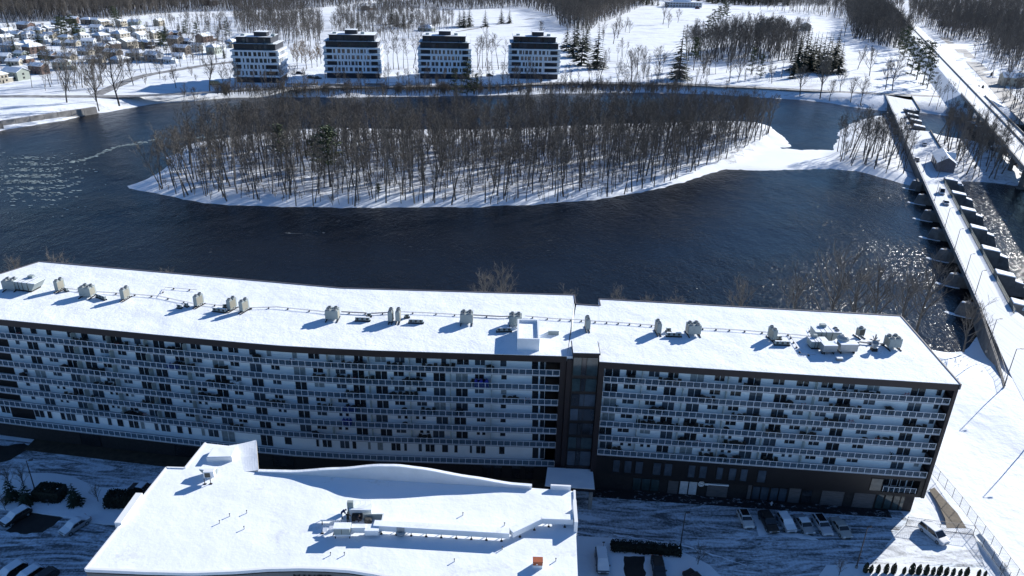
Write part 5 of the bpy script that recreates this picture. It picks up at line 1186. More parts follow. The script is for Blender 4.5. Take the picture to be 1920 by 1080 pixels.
for k in range(7):
    t_ = D.t(192+21.2*k)
    mb = MB(); mb.box(-1, 9, t_-1.4, t_+1.4, -5.6, -1.3)
    mb.hexa([(-4.4, t_-.9, -5.6), (-1, t_-1.8, -5.6), (-1, t_+1.8, -5.6), (-4.4, t_+.9, -5.6)], [(-3.3, t_-.6, -1.3), (-1, t_-1.2, -.8), (-1, t_+1.2, -.8), (-3.3, t_+.6, -1.3)]); p_ = B(mb, 'pier', M_conc, dm)
    mb = MB(); mb.lathe([(.6, -1.32), (.5, -1.0), (.2, -.9)], 8, -2.7, t_); B(mb, 'snow_cap', M_snow, p_)
    mb = MB(); mb.prism([(-6.9, t_-.2), (-5.5, t_-1.4), (-1, t_-2.4), (0, t_-2.2), (0, t_-1.5), (-5, t_+.2), (-6.2, t_+.9)], -5.05, -4.9); B(mb, 'ice_shelf', M_ice, p_)
    mb = MB(); mb.hexa([(8.5, t_-2.1, -5.6), (14.4, t_-1.8, -5.6), (14.4, t_+1.8, -5.6), (8.5, t_+2.1, -5.6)], [(8.55, t_-2.0, 1.5), (13.6, t_-1.7, .9), (13.6, t_+1.7, .9), (8.55, t_+2.0, 1.5)]); g_ = B(mb, 'gate_block', M_conc, dm)
    mb = MB(); mb.hexa([(8.5, t_-2.05, 1.5), (13.7, t_-1.75, .9), (13.7, t_+1.75, .9), (8.5, t_+2.05, 1.5)], [(8.6, t_-1.9, 1.75), (13.6, t_-1.6, 1.12), (13.6, t_+1.6, 1.12), (8.6, t_+1.9, 1.75)]); B(mb, 'snow_cap', M_snow, g_)
    mb = MB(); mb.hexa([(14.4, t_-1.7, -5.6), (18, t_-1.5, -5.6), (18, t_+1.5, -5.6), (14.4, t_+1.7, -5.6)], [(13.9, t_-1.5, -.4), (16.3, t_-1.3, -1.0), (16.3, t_+1.3, -1.0), (13.9, t_+1.5, -.4)]); s2 = B(mb, 'lower_block', M_conc, dm)
    mb = MB(); mb.hexa([(13.9, t_-1.5, -.4), (16.3, t_-1.3, -1.0), (16.3, t_+1.3, -1.0), (13.9, t_+1.5, -.4)], [(13.9, t_-1.4, -.2), (16.2, t_-1.2, -.8), (16.2, t_+1.2, -.8), (13.9, t_+1.4, -.2)]); B(mb, 'snow_cap', M_snow, s2)
    mb = MB(); mb.box(8.3, 8.9, t_+2.6, t_+18.6, -5.4, -1.2); B(mb, 'sluice_gate', M_dark, dm)
for k in range(4):
    t_ = D.t(429+16.6*k)
    mb = MB(); mb.hexa([(7.2, t_-2.6, -5.6), (14.5, t_-2.2, -5.6), (14.5, t_+2.2, -5.6), (7.2, t_+2.6, -5.6)], [(7.2, t_-2.5, 2.0), (13.2, t_-2, 1.2), (13.2, t_+2, 1.2), (7.2, t_+2.5, 2.0)]); g_ = B(mb, 'gate_block', M_conc, dm)
    mb = MB(); mb.hexa([(7.15, t_-2.55, 2.0), (13.25, t_-2.05, 1.2), (13.25, t_+2.05, 1.2), (7.15, t_+2.55, 2.0)], [(7.3, t_-2.4, 2.3), (13.1, t_-1.9, 1.5), (13.1, t_+1.9, 1.5), (7.3, t_+2.4, 2.3)]); B(mb, 'snow_cap', M_snow, g_)
    mb = MB(); mb.box(-2.5, 7, t_-1.2, t_+1.2, -5.6, -1.3); B(mb, 'pier', M_conc, dm)
# retaining wall and fence from the dam down to the river bank
wl = thing('abutment_wall', 'dark tall retaining wall at the near end of the dam', 'wall', (111, 145, 0))
pts = [(111.6, 145.5), (117.0, 157.5), (123, 172), (129.6, 187.6)]
for i in range(3):
    a, b = pts[i], pts[i+1]; zb = [-.5, -2.5, -5.5, -5.8]
    mb = MB(); mb.hexa([(a[0]-111-.5, a[1]-145, zb[i]), (b[0]-111-.5, b[1]-145, zb[i+1]), (b[0]-111+.3, b[1]-145, zb[i+1]), (a[0]-111+.3, a[1]-145, zb[i])], [(a[0]-111-.3, a[1]-145, .15), (b[0]-111-.3, b[1]-145, .15), (b[0]-111+.3, b[1]-145, .15), (a[0]-111+.3, a[1]-145, .15)]); B(mb, 'wall_segment', M_conc, wl)
fence([(x+.1, y) for x, y in pts], 2.0, 2.4, 'chain-link fence on the retaining wall between slope and dam road', lambda x, y: .15, name='wall_fence')
mb = MB(); q_ = [(150+i*2.2, 185-i*1.4+random.Random(i).uniform(-1.5, 1.5)) for i in range(9)]
for i, (x, y) in enumerate(q_):
    rr = random.Random(i+70); mb = MB(); r = rr.uniform(.8, 1.6); mb.lathe([(r, -.2), (r*.9, .5*r), (r*.4, .8*r)], 7); o = B(mb, 'snow_heap', M_snow, None, smooth=True, loc=(x-8, y+1, 0)); tag(o, f'{ORD[i]} lumpy snow heap from the last gate block of the dam road', 'snow heap', 'snow heaps at the end of the dam road')
# gatehouse
gh_s = .8
gh = thing('gatehouse', 'small brick gatehouse with a snowy gabled roof on the dam', 'gatehouse', (*D.w(11, D.t(335)), 0), D.a)
mb = MB(); mb.box(-4.4, 4.6, 0, 25, -5, 6); mb.face([(-4.4, 0, 6), (4.6, 0, 6), (.1, 0, 9.2)]); mb.face([(4.6, 25, 6), (-4.4, 25, 6), (.1, 25, 9.2)]); B(mb, 'wall', mat('gatehouse_brick', (.16, .14, .15), .8, var=.3, scale=1), gh)
for s_ in (-1, 1):
    mb = MB(); x0 = .1; x1 = .1+s_*5.2; z1 = 5.5; q = [(x0, -.7, 9.25), (x1, -.7, z1), (x1, 25.7, z1), (x0, 25.7, 9.25)]
    if s_ < 0: q = q[::-1]
    mb.hexa(q, [(a, b, c+.3) for a, b, c in q]); B(mb, 'roof_snow', M_roofsnow, gh)
mb = MB(); mb.hexa([(.1, 12, 6.5), (6.0, 12, 6.5), (6.0, 18, 6.5), (.1, 18, 6.5)], [(.1, 15, 9.3), (6.0, 15, 9.3), (6.0, 15.1, 9.3), (.1, 15.1, 9.3)]); mb.box(4.6, 6.0, 12.2, 17.8, -3, 6.5); B(mb, 'cross_gable', M_roofsnow, gh)
for yy in (5, 13, 20): mb = MB(); mb.box(-4.44, -4.38, yy-1, yy+1, 1, 4.6); B(mb, 'window', M_glass, gh)
mb = MB(); mb.box(-4.5, -4.38, 8, 10.2, 0, 4.2); B(mb, 'door', M_dark, gh)
for X, Y, c_, lb, nm, kd in [(1733, 273, (.5, .5, .5), 'silver car driving past the gatehouse on the dam road', 'dam_road_car', 'suv'), (1719, 302, (.05, .05, .06), 'dark car beside the left parapet near the gatehouse', 'dam_road_car', 'suv'), (1765, 363, (.6, .6, .6), 'white van on the narrow part of the dam road', 'dam_road_car', 'van'), (1773, 383, (.35, .37, .4), 'grey sedan following close behind the white van on the dam', 'dam_road_car', 'sedan')]:
    x, y = G(X, Y, 0); car((x, y, .0), math.pi/2+D.a+math.pi, c_, lb, kind=kd, name=nm, H_=2.3 if kd == 'van' else 1.55, L_=5.2 if kd == 'van' else 4.6, snow=.3, glassroof=(kd == 'sedan'))['group'] = 'cars on the dam road'
gh.scale = (.78, .8, .72)
# highway bridge
H = Fr((219.6, 317.1), .396)
hw = thing('highway_bridge', 'long raised highway bridge with snowy lanes on the right of the river', 'bridge', (219.6, 317.1, 0), H.a)
T0, T1 = -160, H.t(512)
def hpart(nm, m_, *b):
    mb = MB(); [mb.box(*q) for q in b]; return B(mb, nm, m_, hw)
hpart('deck', M_roadsnow, (.3, 14, T0, T1, 5.8, 6.0)); hpart('girder', M_conc, (.5, 13.8, T0, T1, 4.6, 5.8)); hpart('parapet', M_concl, (0, .3, T0, T1, 5.2, 6.9)); hpart('parapet', M_concl, (14, 14.3, T0, T1, 5.2, 6.9))
hpart('median', M_concl, (9.6, 9.9, T0, T1, 6.0, 6.8))
mb = MB(); t_ = T0
for z in (7.1, 7.5): mb.tube((.15, T0, z), (.15, T1, z), .05, n=4)
while t_ < T1: mb.tube((.15, t_, 6.8), (.15, t_, 7.5), .05, n=4); t_ += 2.5
B(mb, 'railing', M_steel, hw)
t_ = T0+8
while t_ < T1-5:
    mb = MB(); [mb.lathe([(1.1, -5.5), (1.0, 3.8)], 10, x, t_) for x in (3, 11)]; mb.box(1, 13.2, t_-1.0, t_+1.0, 3.6, 4.6); mb.box(1.5, 12.5, t_-1.8, t_+1.8, -5.5, -4.3); B(mb, 'pier', M_conc, hw); t_ += 27
# approach embankment
mb = MB(); T2 = H.t(1600)
mb.hexa([(-9, T1-1, -.2), (28, T1-1, -.2), (28, T2, -.2), (-9, T2, -.2)], [(0, T1-1, 5.9), (14, T1-1, 5.9), (14, T2, 5.9), (0, T2, 5.9)])
em = tag(B(mb, 'highway_embankment', M_snow, None, loc=(219.6, 317.1, 0), rz=H.a), kind='structure')
mb = MB(); mb.box(.3, 14, T1-1, T2, 5.9, 5.95); tag(B(mb, 'highway_road', M_roadsnow, None, loc=(219.6, 317.1, 0), rz=H.a), kind='structure')
mb = MB(); mb.box(9.6, 9.95, T1, T2, 5.95, 6.8); o = B(mb, 'median_barrier', M_concl, None, loc=(219.6, 317.1, 0), rz=H.a); tag(o, 'long grey median barrier along the highway embankment', 'barrier')
for i in range(9):
    t_ = -60+i*36; x, y = H.w(.2, t_); lamp_post((x, y, 6), U(-20), f'{ORD[i]} lamp post from the near end of the highway bridge, left side', H_=9, group='lamp posts along the highway', arm=1.4)
for i, (X, Y) in enumerate([(1848, 196), (1893, 189), (1870, 172), (1822, 168)]):
    x, y = G(X, Y, .0); lamp_post((x, y, 0), U(-10), f'lamp post on the avenue beyond the highway, {ORD[i]} from the river', H_=14, group='lamp posts of the avenue', arm=1.6)
for i, (X, Y) in enumerate([(1838, 247), (1853, 265), (1866, 286), (1843, 262), (1880, 262), (1822, 240)]):
    x, y = G(X, Y, ZW); rr = random.Random(i); t = thing('river_block', f'snow-capped block in the river by the highway piers, {ORD[i]} listed from the island', 'concrete block', (x, y, ZW), .3*i, 'snow-capped blocks in the river')
    mb = MB(); w_ = rr.uniform(2.2, 3.6); mb.box(-w_, w_, -2, 2, -.5, 3.2); B(mb, 'block', M_conc, t); mb = MB(); mb.box(-w_+.1, w_-.1, -1.9, 1.9, 3.2, 3.5); B(mb, 'snow_cap', M_snow, t)
for i, (X, Y) in enumerate([(1795, 137), (1812, 152), (1833, 170), (1841, 170), (1858, 144)]):
    x, y = G(X, Y, .1); t = thing('traffic_cone_mound', f'{ORD[i]} small snow mound with a dark pointed marker between highway and avenue', 'marker mound', (x, y, 0), group='marker mounds beside the avenue')
    mb = MB(); mb.lathe([(5, 0), (3, .7), (1, 1.0)], 10); B(mb, 'mound', M_snow, t); mb = MB(); mb.lathe([(1.0, 1.0), (.9, 3.0), (.1, 4.4)], 5); B(mb, 'marker', M_dark, t)

# ================================================================== CONDOMINIUMS ON THE FAR BANK
M_cw = mat('white_facade_panel', (.74, .79, .84), .5, var=.03); M_cd = mat('dark_facade_panel', (.02, .022, .032), .4, var=.3, scale=.3)
cw = {}
def cwin(w_, h_, m_):
    k = (round(w_, 1), round(h_, 1), m_.name)
    if k not in cw:
        mb = MB(); mb.box(-k[0]/2, k[0]/2, -.06, .1, 0, k[1]); me = mb.mesh('condo_window', m_); cw[k] = me
    return cw[k]
def condo(l, r, depth, label, seed, lside=0):
    q = random.Random(seed); a, b = np.array(G(*l, 4.2)), np.array(G(*r, 4.2)); W_ = float(np.hypot(*(b-a))); rz = math.atan2(b[1]-a[1], b[0]-a[0])
    t = thing('condo_building', label, 'apartment building', (a[0], a[1], 0), rz, 'four white and dark condominium blocks')
    S_ = 4.15
    mb = MB(); mb.box(1.5, W_-1.5, 1.5, depth-1, -.3, 4.2); B(mb, 'podium', M_cd, t)
    mb = MB(); mb.box(2.4, W_-2.4, 1.9, depth-1.9, 4.2, 4.2+4*S_); B(mb, 'core_wall', M_cd, t)
    mb = MB()
    for f in range(5): z = 4.2+f*S_; mb.box(0, W_, 0, depth, z-.55 if f else z-.35, z+.85 if f < 4 else z+.5)
    B(mb, 'floor_band', M_cw, t)
    for f in range(4):
        z = 4.2+f*S_+.85; h = S_-1.4
        for face in ('front', 'right', 'left'):
            Lf = W_ if face == 'front' else depth
            e0 = q.choice([.16, .2, .24]) if face == 'front' else .12; e1 = q.choice([.17, .2, .3]) if face == 'front' else .12
            x = Lf*e0; mb = MB(); xs = []
            while x < Lf*(1-e1)-.6:
                ww = q.choice([1.0, 1.6, 2.1, 2.1]); pier = q.choice([.7, .9, 1.3, 1.5])
                if x+pier+ww > Lf*(1-e1): pier = Lf*(1-e1)-x; ww = 0
                if face == 'front': mb.box(x, x+pier, .25, 2.4, z, z+h)
                elif face == 'right': mb.box(W_-2.4, W_-.25, x, x+pier, z, z+h)
                else: mb.box(.25, 2.4, x, x+pier, z, z+h)
                if ww: xs.append((x+pier+ww/2, ww))
                x += pier+ww
            if face == 'front': mb.box(Lf*(1-e1)-.8, Lf*(1-e1), .25, 2.4, z+.003, z+h)
            B(mb, 'wall_piers', M_cw, t)
            for xc, ww in xs:
                me = cwin(ww, h, q.choice([M_glassb, M_glassb, M_glass, M_glasst]))
                o = ob('window', me, t)
                if face == 'front': o.location = (xc, .7, z)
                elif face == 'right': o.location = (W_-.7, xc, z); o.rotation_euler = (0, 0, math.pi/2)
                else: o.location = (.7, xc, z); o.rotation_euler = (0, 0, math.pi/2)
            if face == 'front':
                for xa, xb in ((.5, Lf*e0-.4), (Lf*(1-e1)+.4, Lf-.5)):
                    mb = MB(); mb.box(xa, xb, .06, .12, z-.05, z+.75); B(mb, 'balcony_glass', M_panel, t)
    z = 4.2+4*S_+.5
    mb = MB(); mb.box(2, W_-2, 2, depth-1, z, z+3.7); B(mb, 'upper_storey', M_cd, t)
    mb = MB(); mb.box(.8, W_-.8, .8, depth-.5, z+3.7, z+4.1); B(mb, 'terrace_slab', M_cd, t); mb = MB(); mb.box(.9, W_-.9, .9, depth-.6, z+4.1, z+4.2); B(mb, 'terrace_snow', M_snow, t)
    a_, b_ = q.uniform(3, 5), q.uniform(3, 5)
    mb = MB(); mb.box(a_, W_-b_, 3.2, depth-2, z+4.2, z+8.0); B(mb, 'upper_storey', M_cd, t)
    mb = MB(); mb.box(a_-.6, W_-b_+.6, 2.6, depth-1.6, z+8.0, z+8.35, 0); mb.box(a_-.5, W_-b_+.5, 2.7, depth-1.7, z+8.35, z+8.45, 1); B(mb, 'roof', [M_cd, M_snow], t)
    c_ = q.uniform(.36, .5)*W_; mb = MB(); mb.box(c_, c_+8.5, 7, 15, z+8.45, z+11.2, 0); mb.box(c_, c_+8.5, 7, 15, z+11.2, z+11.35, 1); B(mb, 'penthouse', [M_cd, M_snow], t)
    mb = MB(); mb.box(c_+11, c_+13.5, 8, 11, z+8.4, z+9.8); B(mb, 'roof_unit', M_greyu, t); mb = MB(); mb.box(a_+2, a_+4.5, 8, 10, z+8.4, z+9.6); B(mb, 'roof_unit', M_greyu, t)
    for f, zz in ((0, z+.4), (1, z+4.6)):
        x = 4.5
        while x < W_-7:
            ww = q.choice([1.2, 1.8, 2.6])
            if q.random() < .6: o = ob('window', cwin(ww, 2.8, q.choice([M_glassb, M_glass, M_glasst])), t); o.location = (x+ww/2, (1.98 if f == 0 else 3.18), zz)
            x += ww+q.uniform(.6, 1.6)
        for xa in (3, W_-10):
            mb = MB(); mb.box(xa, xa+7, (.85 if f == 0 else .95), (.91 if f == 0 else 1.01), z+(.02 if f == 0 else 4.2), z+(1.0 if f == 0 else 5.2)); B(mb, 'terrace_glass', M_panel, t)
    return t
condo((437, 143), (526, 144.5), 26, 'leftmost of the four white and dark condominium blocks, beside the suburb', 1)
condo((608, 135.5), (715, 136.8), 26, 'second condominium block from the left, right of the ochre trees', 2)
condo((783.5, 136.5), (884, 138.3), 26, 'third condominium block from the left with a dark rooftop box', 6)
condo((953, 136.6), (1050, 138.6), 26, 'rightmost condominium block, beside the tall evergreens', 9)
# low walls and parked things between the blocks
for i, (X0, X1, Y, lb) in enumerate([(538, 595, 160, 'long low concrete wall in front of the gap between the first two blocks'), (610, 655, 161, 'low concrete wall in front of the second block'), (685, 720, 160, 'low dark wall right of the second block')]):
    a, b = G(X0, Y), G(X1, Y); mb = MB(); L_ = math.hypot(b[0]-a[0], b[1]-a[1]); mb.box(0, L_, 0, .6, 0, 1.3); o = B(mb, 'garden_wall', M_concl, None, loc=(*a, 0), rz=math.atan2(b[1]-a[1], b[0]-a[0])); tag(o, lb, 'wall')
a = G(407, 160); car((a[0], a[1], 0), .1, (.02, .02, .02), 'long black vehicle parked left of the first condominium block', name='parked_van', kind='van', L_=9, H_=3.0, W_=3)
for i, (X, Y, lb) in enumerate([(562, 139, 'dark car on the drive between the first and second blocks'), (583, 147, 'dark car at the front of the drive, left of the second block'), (596, 148, 'dark car closest to the second block'), (918, 143, 'dark car between the third and fourth blocks')]):
    a = G(X, Y); car((a[0], a[1], 0), .2*i, (.03, .03, .035), lb, name='distant_car', kind='suv', L_=5.5, H_=2, W_=2.2)

# ================================================================== SUBURB HOUSES
WALLC = {'white': (.55, .58, .60), 'beige': (.36, .33, .27), 'reddish': (.13, .085, .075), 'grey': (.20, .22, .25), 'brown': (.10, .085, .075), 'pale green': (.30, .34, .30), 'cream': (.42, .39, .33)}
HM = {k: mat('siding_'+k.replace(' ', '_'), v, .75, var=.08, scale=.4) for k, v in WALLC.items()}
hwin = cwin(1.6, 1.5, M_glass); hdoor = cwin(1.1, 2.3, M_dark)
HD = {}
def house(X, Y, wpx, i, name='suburban_house', big=1.0):
    q = random.Random(i*7+1); x, y = G(X, Y+wpx*.26); dist = math.hypot(x, y); W_ = min(17, wpx/1400*dist*.80)*big; Dp = W_*q.uniform(.62, .8); st = q.choice([1, 2, 2]); Hh = 2.9*st+1.0
    colr = q.choice(['white', 'beige', 'reddish', 'grey', 'grey', 'brown', 'pale green', 'cream', 'white', 'beige']); typ = q.choice(['gable', 'gable', 'hip']); rz = q.choice([-.25, -.15, .12, 1.35, 1.2, -.3])
    t = thing(name, '', 'house', (x, y, -.1), rz, 'houses of the suburb across the river')
    HD[t.name] = (X, Y, colr, st, typ)
    w2, d2 = W_/2, Dp/2; rh = Dp*.24; e = .6
    mb = MB(); mb.box(-w2, w2, -d2, d2, -.6, Hh)
    if typ == 'gable':
        mb.face([(-w2, d2, Hh), (-w2, -d2, Hh), (-w2, 0, Hh+rh)]); mb.face([(w2, -d2, Hh), (w2, d2, Hh), (w2, 0, Hh+rh)])
    B(mb, 'wall', HM[colr], t)
    mb = MB(); ins = 0 if typ == 'gable' else d2*.9; k = .35
    zr = Hh+rh; ze = Hh-rh*e/d2; A1 = [(-w2-e, -d2-e, ze), (w2+e, -d2-e, ze), (w2+e-ins, 0, zr), (-w2-e+ins, 0, zr)]; A2 = [(w2+e, d2+e, ze), (-w2-e, d2+e, ze), (-w2-e+ins, 0, zr), (w2+e-ins, 0, zr)]
    for Q in (A1, A2): mb.hexa([(a, b, c+.05) for a, b, c in Q], [(a, b, c+k) for a, b, c in Q])
    if ins:
        for s_ in (-1, 1):
            Q = [(s_*(w2+e), -s_*(-d2-e), ze), (s_*(w2+e), s_*(-d2-e), ze), (s_*(w2+e-ins), 0, zr)]
            n = len(mb.v); mb.face([(a, b, c+k) for a, b, c in Q]); mb.face([(a, b, c+.05) for a, b, c in Q][::-1])
    B(mb, 'roof_snow', M_snow, t)
    for s_ in range(st):
        zz = 1.3+s_*2.8
        for j in range(3):
            if s_ == 0 and j == 1: o = ob('door', hdoor, t); o.location = (0, -d2-.02, .2); continue
            o = ob('window', hwin, t); o.location = ((j-1)*W_*.3, -d2-.02, zz)
        for sx in (-1, 1):
            o = ob('window', hwin, t); o.location = (sx*(w2+.02), 0, zz); o.rotation_euler = (0, 0, math.pi/2)
    if q.random() < .5:
        mb = MB(); mb.box(w2*.4, w2*.4+1.0, .5, 1.4, Hh, zr+1.4, 0); mb.box(w2*.4, w2*.4+1.0, .5, 1.4, zr+1.4, zr+1.55, 1); B(mb, 'chimney', [HM['reddish'], M_snow], t)
    if q.random() < .45:
        mb = MB(); mb.box(w2, w2+W_*.42, -d2*.9, d2*.5, -.5, 3.2, 0); mb.box(w2-.05, w2+W_*.42+.3, -d2*.9-.3, d2*.5+.3, 3.2, 3.6, 1); B(mb, 'garage', [HM[colr], M_snow], t)
    return t
HSC = .9
HL = [(14, 55, 30), (50, 48, 30), (77, 50, 20), (94, 52, 22), (67, 58, 34), (108, 42, 20), (137, 38, 22), (165, 40, 22), (179, 41, 20), (194, 44, 22), (183, 54, 24), (203, 57, 28), (31, 67, 28), (57, 67, 28), (95, 64, 26), (117, 63, 24), (10, 73, 30), (52, 79, 30), (125, 74, 26), (112, 80, 20), (138, 79, 26), (155, 70, 26), (191, 69, 30), (24, 87, 36), (65, 90, 36), (162, 94, 30), (168, 81, 26), (192, 92, 26), (93, 100, 36), (126, 103, 34), (7, 111, 28), (28, 115, 26), (49, 110, 26), (181, 108, 34), (75, 129, 34), (117, 122, 30), (32, 138, 42), (0, 148, 30), (214, 101, 34), (254, 44, 24), (299, 42, 22), (227, 65, 32), (258, 56, 30), (264, 68, 30), (310, 60, 30), (329, 61, 22), (291, 66, 22), (240, 80, 36), (274, 84, 24), (292, 78, 24), (330, 76, 28), (350, 76, 24), (384, 70, 32), (342, 92, 34), (372, 90, 26), (402, 92, 30), (418, 84, 26), (436, 82, 26), (224, 108, 36), (256, 103, 34), (290, 106, 34), (318, 112, 22), (335, 104, 24), (228, 44, 20), (40, 100, 24), (150, 60, 20), (80, 74, 22), (215, 88, 24), (205, 75, 22)]
HS = [house(X, Y, w_, i) for i, (X, Y, w_) in enumerate(HL)]
for t in HS: t.scale = (HSC, HSC, HSC*.95)
band = lambda Y: 'nearest the river road' if Y > 99 else 'mid-suburb' if Y > 66 else 'below the woods'
for t in HS:
    X, Y, c_, s_, ty = HD[t.name]
    same = sorted(HD[u.name][0] for u in HS if HD[u.name][2] == c_ and band(HD[u.name][1]) == band(Y))
    t['label'] = f"{c_} {'two-storey' if s_ == 2 else 'low'} {ty}-roofed house {band(Y)}, {ORD[same.index(X)]} {c_} one from left"
for i, (X, Y, w_, lb) in enumerate([(1510, 47, 34, 'lone pale house at the top of the golf course, left of the woods'), (1772, 42, 26, 'snowy-roofed house among trees right of the highway, leftmost'), (1800, 44, 30, 'long snowy-roofed house among the trees right of the highway'), (1825, 24, 26, 'snowy-roofed house high in the woods right of the highway'), (1912, 72, 24, 'snowy-roofed house at the right frame edge in the woods'), (1752, 28, 24, 'small snowy roof peeking from the woods beyond the highway'), (1896, 150, 40, 'long low building behind the trees at the right edge'), (40, 8, 40, 'snowy roof beyond the top left woods'), (248, 5, 26, 'snowy roof far beyond the woods, upper left'), (395, 2, 30, 'farthest snowy roof beyond the left woods'), (690, 8, 40, 'low snowy building far behind the second condominium block'), (455, 62, 60, 'long flat snowy-roofed building behind the first condominium block'), (800, 45, 50, 'low snowy-roofed shed behind the third condominium block')]):
    t = house(X, Y, w_, 100+i, name='distant_house'); t['label'] = lb; t['group'] = 'scattered distant houses'
# white clubhouse at the top of the golf course
x, y = G(1285, 14); t = thing('clubhouse', 'wide white clubhouse with blue-white walls at the top of the golf course', 'clubhouse', (x, y, 0), .05)
mb = MB(); mb.box(-34, 30, 0, 18, 0, 8.5); B(mb, 'wall', HM['white'], t); mb = MB(); mb.box(-36, 32, -1.5, 19, 8.5, 9.6); mb.box(-20, 10, 4, 15, 9.6, 14); B(mb, 'roof_snow', M_snow, t)
for i in range(12):
    for f in range(2): o = ob('window', cwin(3.4, 2.4, M_glassb), t); o.location = (-31+i*5.2, -.05, 1.2+f*4)
x, y = G(1308, 17); car((x, y, 0), .1, (.4, .02, .02), 'red vehicle in front of the white clubhouse', name='red_van', kind='van', L_=9, H_=4, W_=4)
# ================================================================== TREES
def tree_meshes(seed, H_, spread, clear, nl, bark, twig, lean=0, twigr=.03, fork=False, dens=1.0):
    q = random.Random(seed); tk = MB(); cr = MB()
    def seg_path(mb, p, d, L_, r0, r1, n, wob, up, sides, mi=0):
        pts = [(Vector(p), r0)]; v = Vector(d).normalized(); c = Vector(p)
        for i in range(n):
            v = (v+Vector((q.uniform(-wob, wob), q.uniform(-wob, wob), up+q.uniform(-wob, wob)*.4))).normalized(); c2 = c+v*L_/n
            ra = r0+(r1-r0)*i/n; rb = r0+(r1-r0)*(i+1)/n; mb.tube(c, c2, ra, rb, n=sides, mi=mi, cap=False); c = c2; pts.append((c.copy(), rb))
        return pts, v
    r0 = H_*.0115+.04
    TP, _ = seg_path(tk, (0, 0, -.6), (lean, 0, 1), H_*(.62 if fork else .92), r0, r0*(.5 if fork else .12), 8, .07, .02, 6)
    def at(t):
        f = t*(len(TP)-1); i = min(int(f), len(TP)-2); u = f-i; return TP[i][0].lerp(TP[i+1][0], u), TP[i][1]*(1-u)+TP[i+1][1]*u
    az = q.random()*6.28
    for i in range(nl):
        t = clear+(1-clear)*(i+.5)/nl; p, r = at(t); az += 2.4+q.uniform(-.5, .5)
        el = q.uniform(.5, 1.0)+(.3 if t > .8 else 0)+(.15 if fork else 0)
        L_ = H_*spread*(1.0-.55*abs((t-clear)/(1-clear)-.35))*q.uniform(.75, 1.15)
        d = (math.cos(az)*math.cos(el), math.sin(az)*math.cos(el), math.sin(el))
        LP, _ = seg_path(tk, p, d, L_, max(.045, r*.55), .03, 4, .16, .10, 4)
        for j in range(int(6*dens)):
            f = q.uniform(.25, 1)*(len(LP)-1); k = min(int(f), len(LP)-2); b = LP[k][0].lerp(LP[k+1][0], f-k)
            a2 = q.random()*6.28; e2 = q.uniform(.0, 1.2); d2 = Vector((math.cos(a2)*math.cos(e2), math.sin(a2)*math.cos(e2), math.sin(e2)))+Vector(d)*.8
            SP, _ = seg_path(cr, b, d2, L_*q.uniform(.3, .5), .035, .02, 2, .25, .08, 3)
            for m in range(int(5*dens)):
                g = q.uniform(.3, 1)*2; kk = min(int(g), 1); c = SP[kk][0].lerp(SP[kk+1][0], g-kk)
                v = (Vector((q.uniform(-1, 1), q.uniform(-1, 1), q.uniform(-.2, 1.1)))+d2*.5).normalized()*L_*q.uniform(.12, .28)
                s = v.cross(Vector((q.uniform(-1, 1), q.uniform(-1, 1), .3))).normalized()*twigr; e_ = c+v
                cr.face([c-s, c+s, e_+s*.4, e_-s*.4])
                if q.random() < .6:
                    w2 = c.lerp(e_, .5); v2 = (v.normalized()+Vector((q.uniform(-1, 1), q.uniform(-1, 1), q.uniform(-.3, .8)))).normalized()*v.length*.55; cr.face([w2-s*.8, w2+s*.8, w2+v2+s*.3, w2+v2-s*.3])
    return tk.mesh('trunk_mesh', bark), cr.mesh('crown_mesh', twig)
FOREST = [tree_meshes(100+i, 21+i % 3*2.5, .17+.03*(i % 3), [.5, .56, .44, .6][i % 4], 12+i % 4, M_bark if i % 4 else M_barkp, M_twig if i % 3 else M_twigp, lean=[0, .12, -.1, .06][i % 4], dens=1.25, twigr=.029) for i in range(9)]
BROAD = [tree_meshes(200+i, 16, .36, .30, 11, M_bark, M_twig if i % 2 else M_twigp, fork=True, dens=1.25) for i in range(4)]
LEAN = [tree_meshes(300+i, 19, .3, .3, 12, M_bark, M_twigp, lean=-.32) for i in range(2)]
OCH = [tree_meshes(400+i, 17, .28, .25, 14, M_barkp, M_twigo, fork=True, dens=1.2) for i in range(2)]
NEAR = [tree_meshes(500+i, 15, .38, .18, 14, M_bark, M_twig, fork=True, dens=1.3, twigr=.017) for i in range(3)]
SHRUB = [tree_meshes(600+i, 6, .5, .05, 9, M_twigp, M_twigp, fork=True, twigr=.022) for i in range(3)]
def spruce_meshes(seed, H_, R_, m_, dense=1.0, base=.08, irregular=0):
    q = random.Random(seed); tk = MB(); cr = MB(); tk.tube((0, 0, -.5), (0, 0, H_*.97), H_*.013+.05, .03, n=6, cap=False)
    z = H_*base; n = int(H_*1.05*dense)
    for i in range(n):
        t = i/n; zz = z+(H_-z)*t; rr_ = R_*(1-t)**.85*(1+irregular*q.uniform(-.5, .5)); k = max(4, int(9*(1-t)+4))
        for j in range(k):
            a = q.random()*6.28; L_ = rr_*q.uniform(.7, 1.12)+.15; ca, sa = math.cos(a), math.sin(a); dz = -L_*q.uniform(.18, .42)*(1 if not irregular else .1)
            for m in range(3):
                f0 = .15+m*.26; f1 = f0+.42; w_ = L_*.24*(1.15-f0); o = q.uniform(-.12, .12)*L_
                p0 = (ca*L_*f0-sa*o, sa*L_*f0+ca*o, zz+dz*f0); p1 = (ca*L_*f1, sa*L_*f1, zz+dz*f1-.15*L_*.3); mid_ = [(p0[x]+p1[x])/2 for x in range(3)]
                cr.face([p0, (mid_[0]-sa*w_, mid_[1]+ca*w_, mid_[2]-.2*w_), p1, (mid_[0]+sa*w_, mid_[1]-ca*w_, mid_[2]-.2*w_)])
    return tk.mesh('trunk_mesh', M_bark), cr.mesh('crown_mesh', m_)
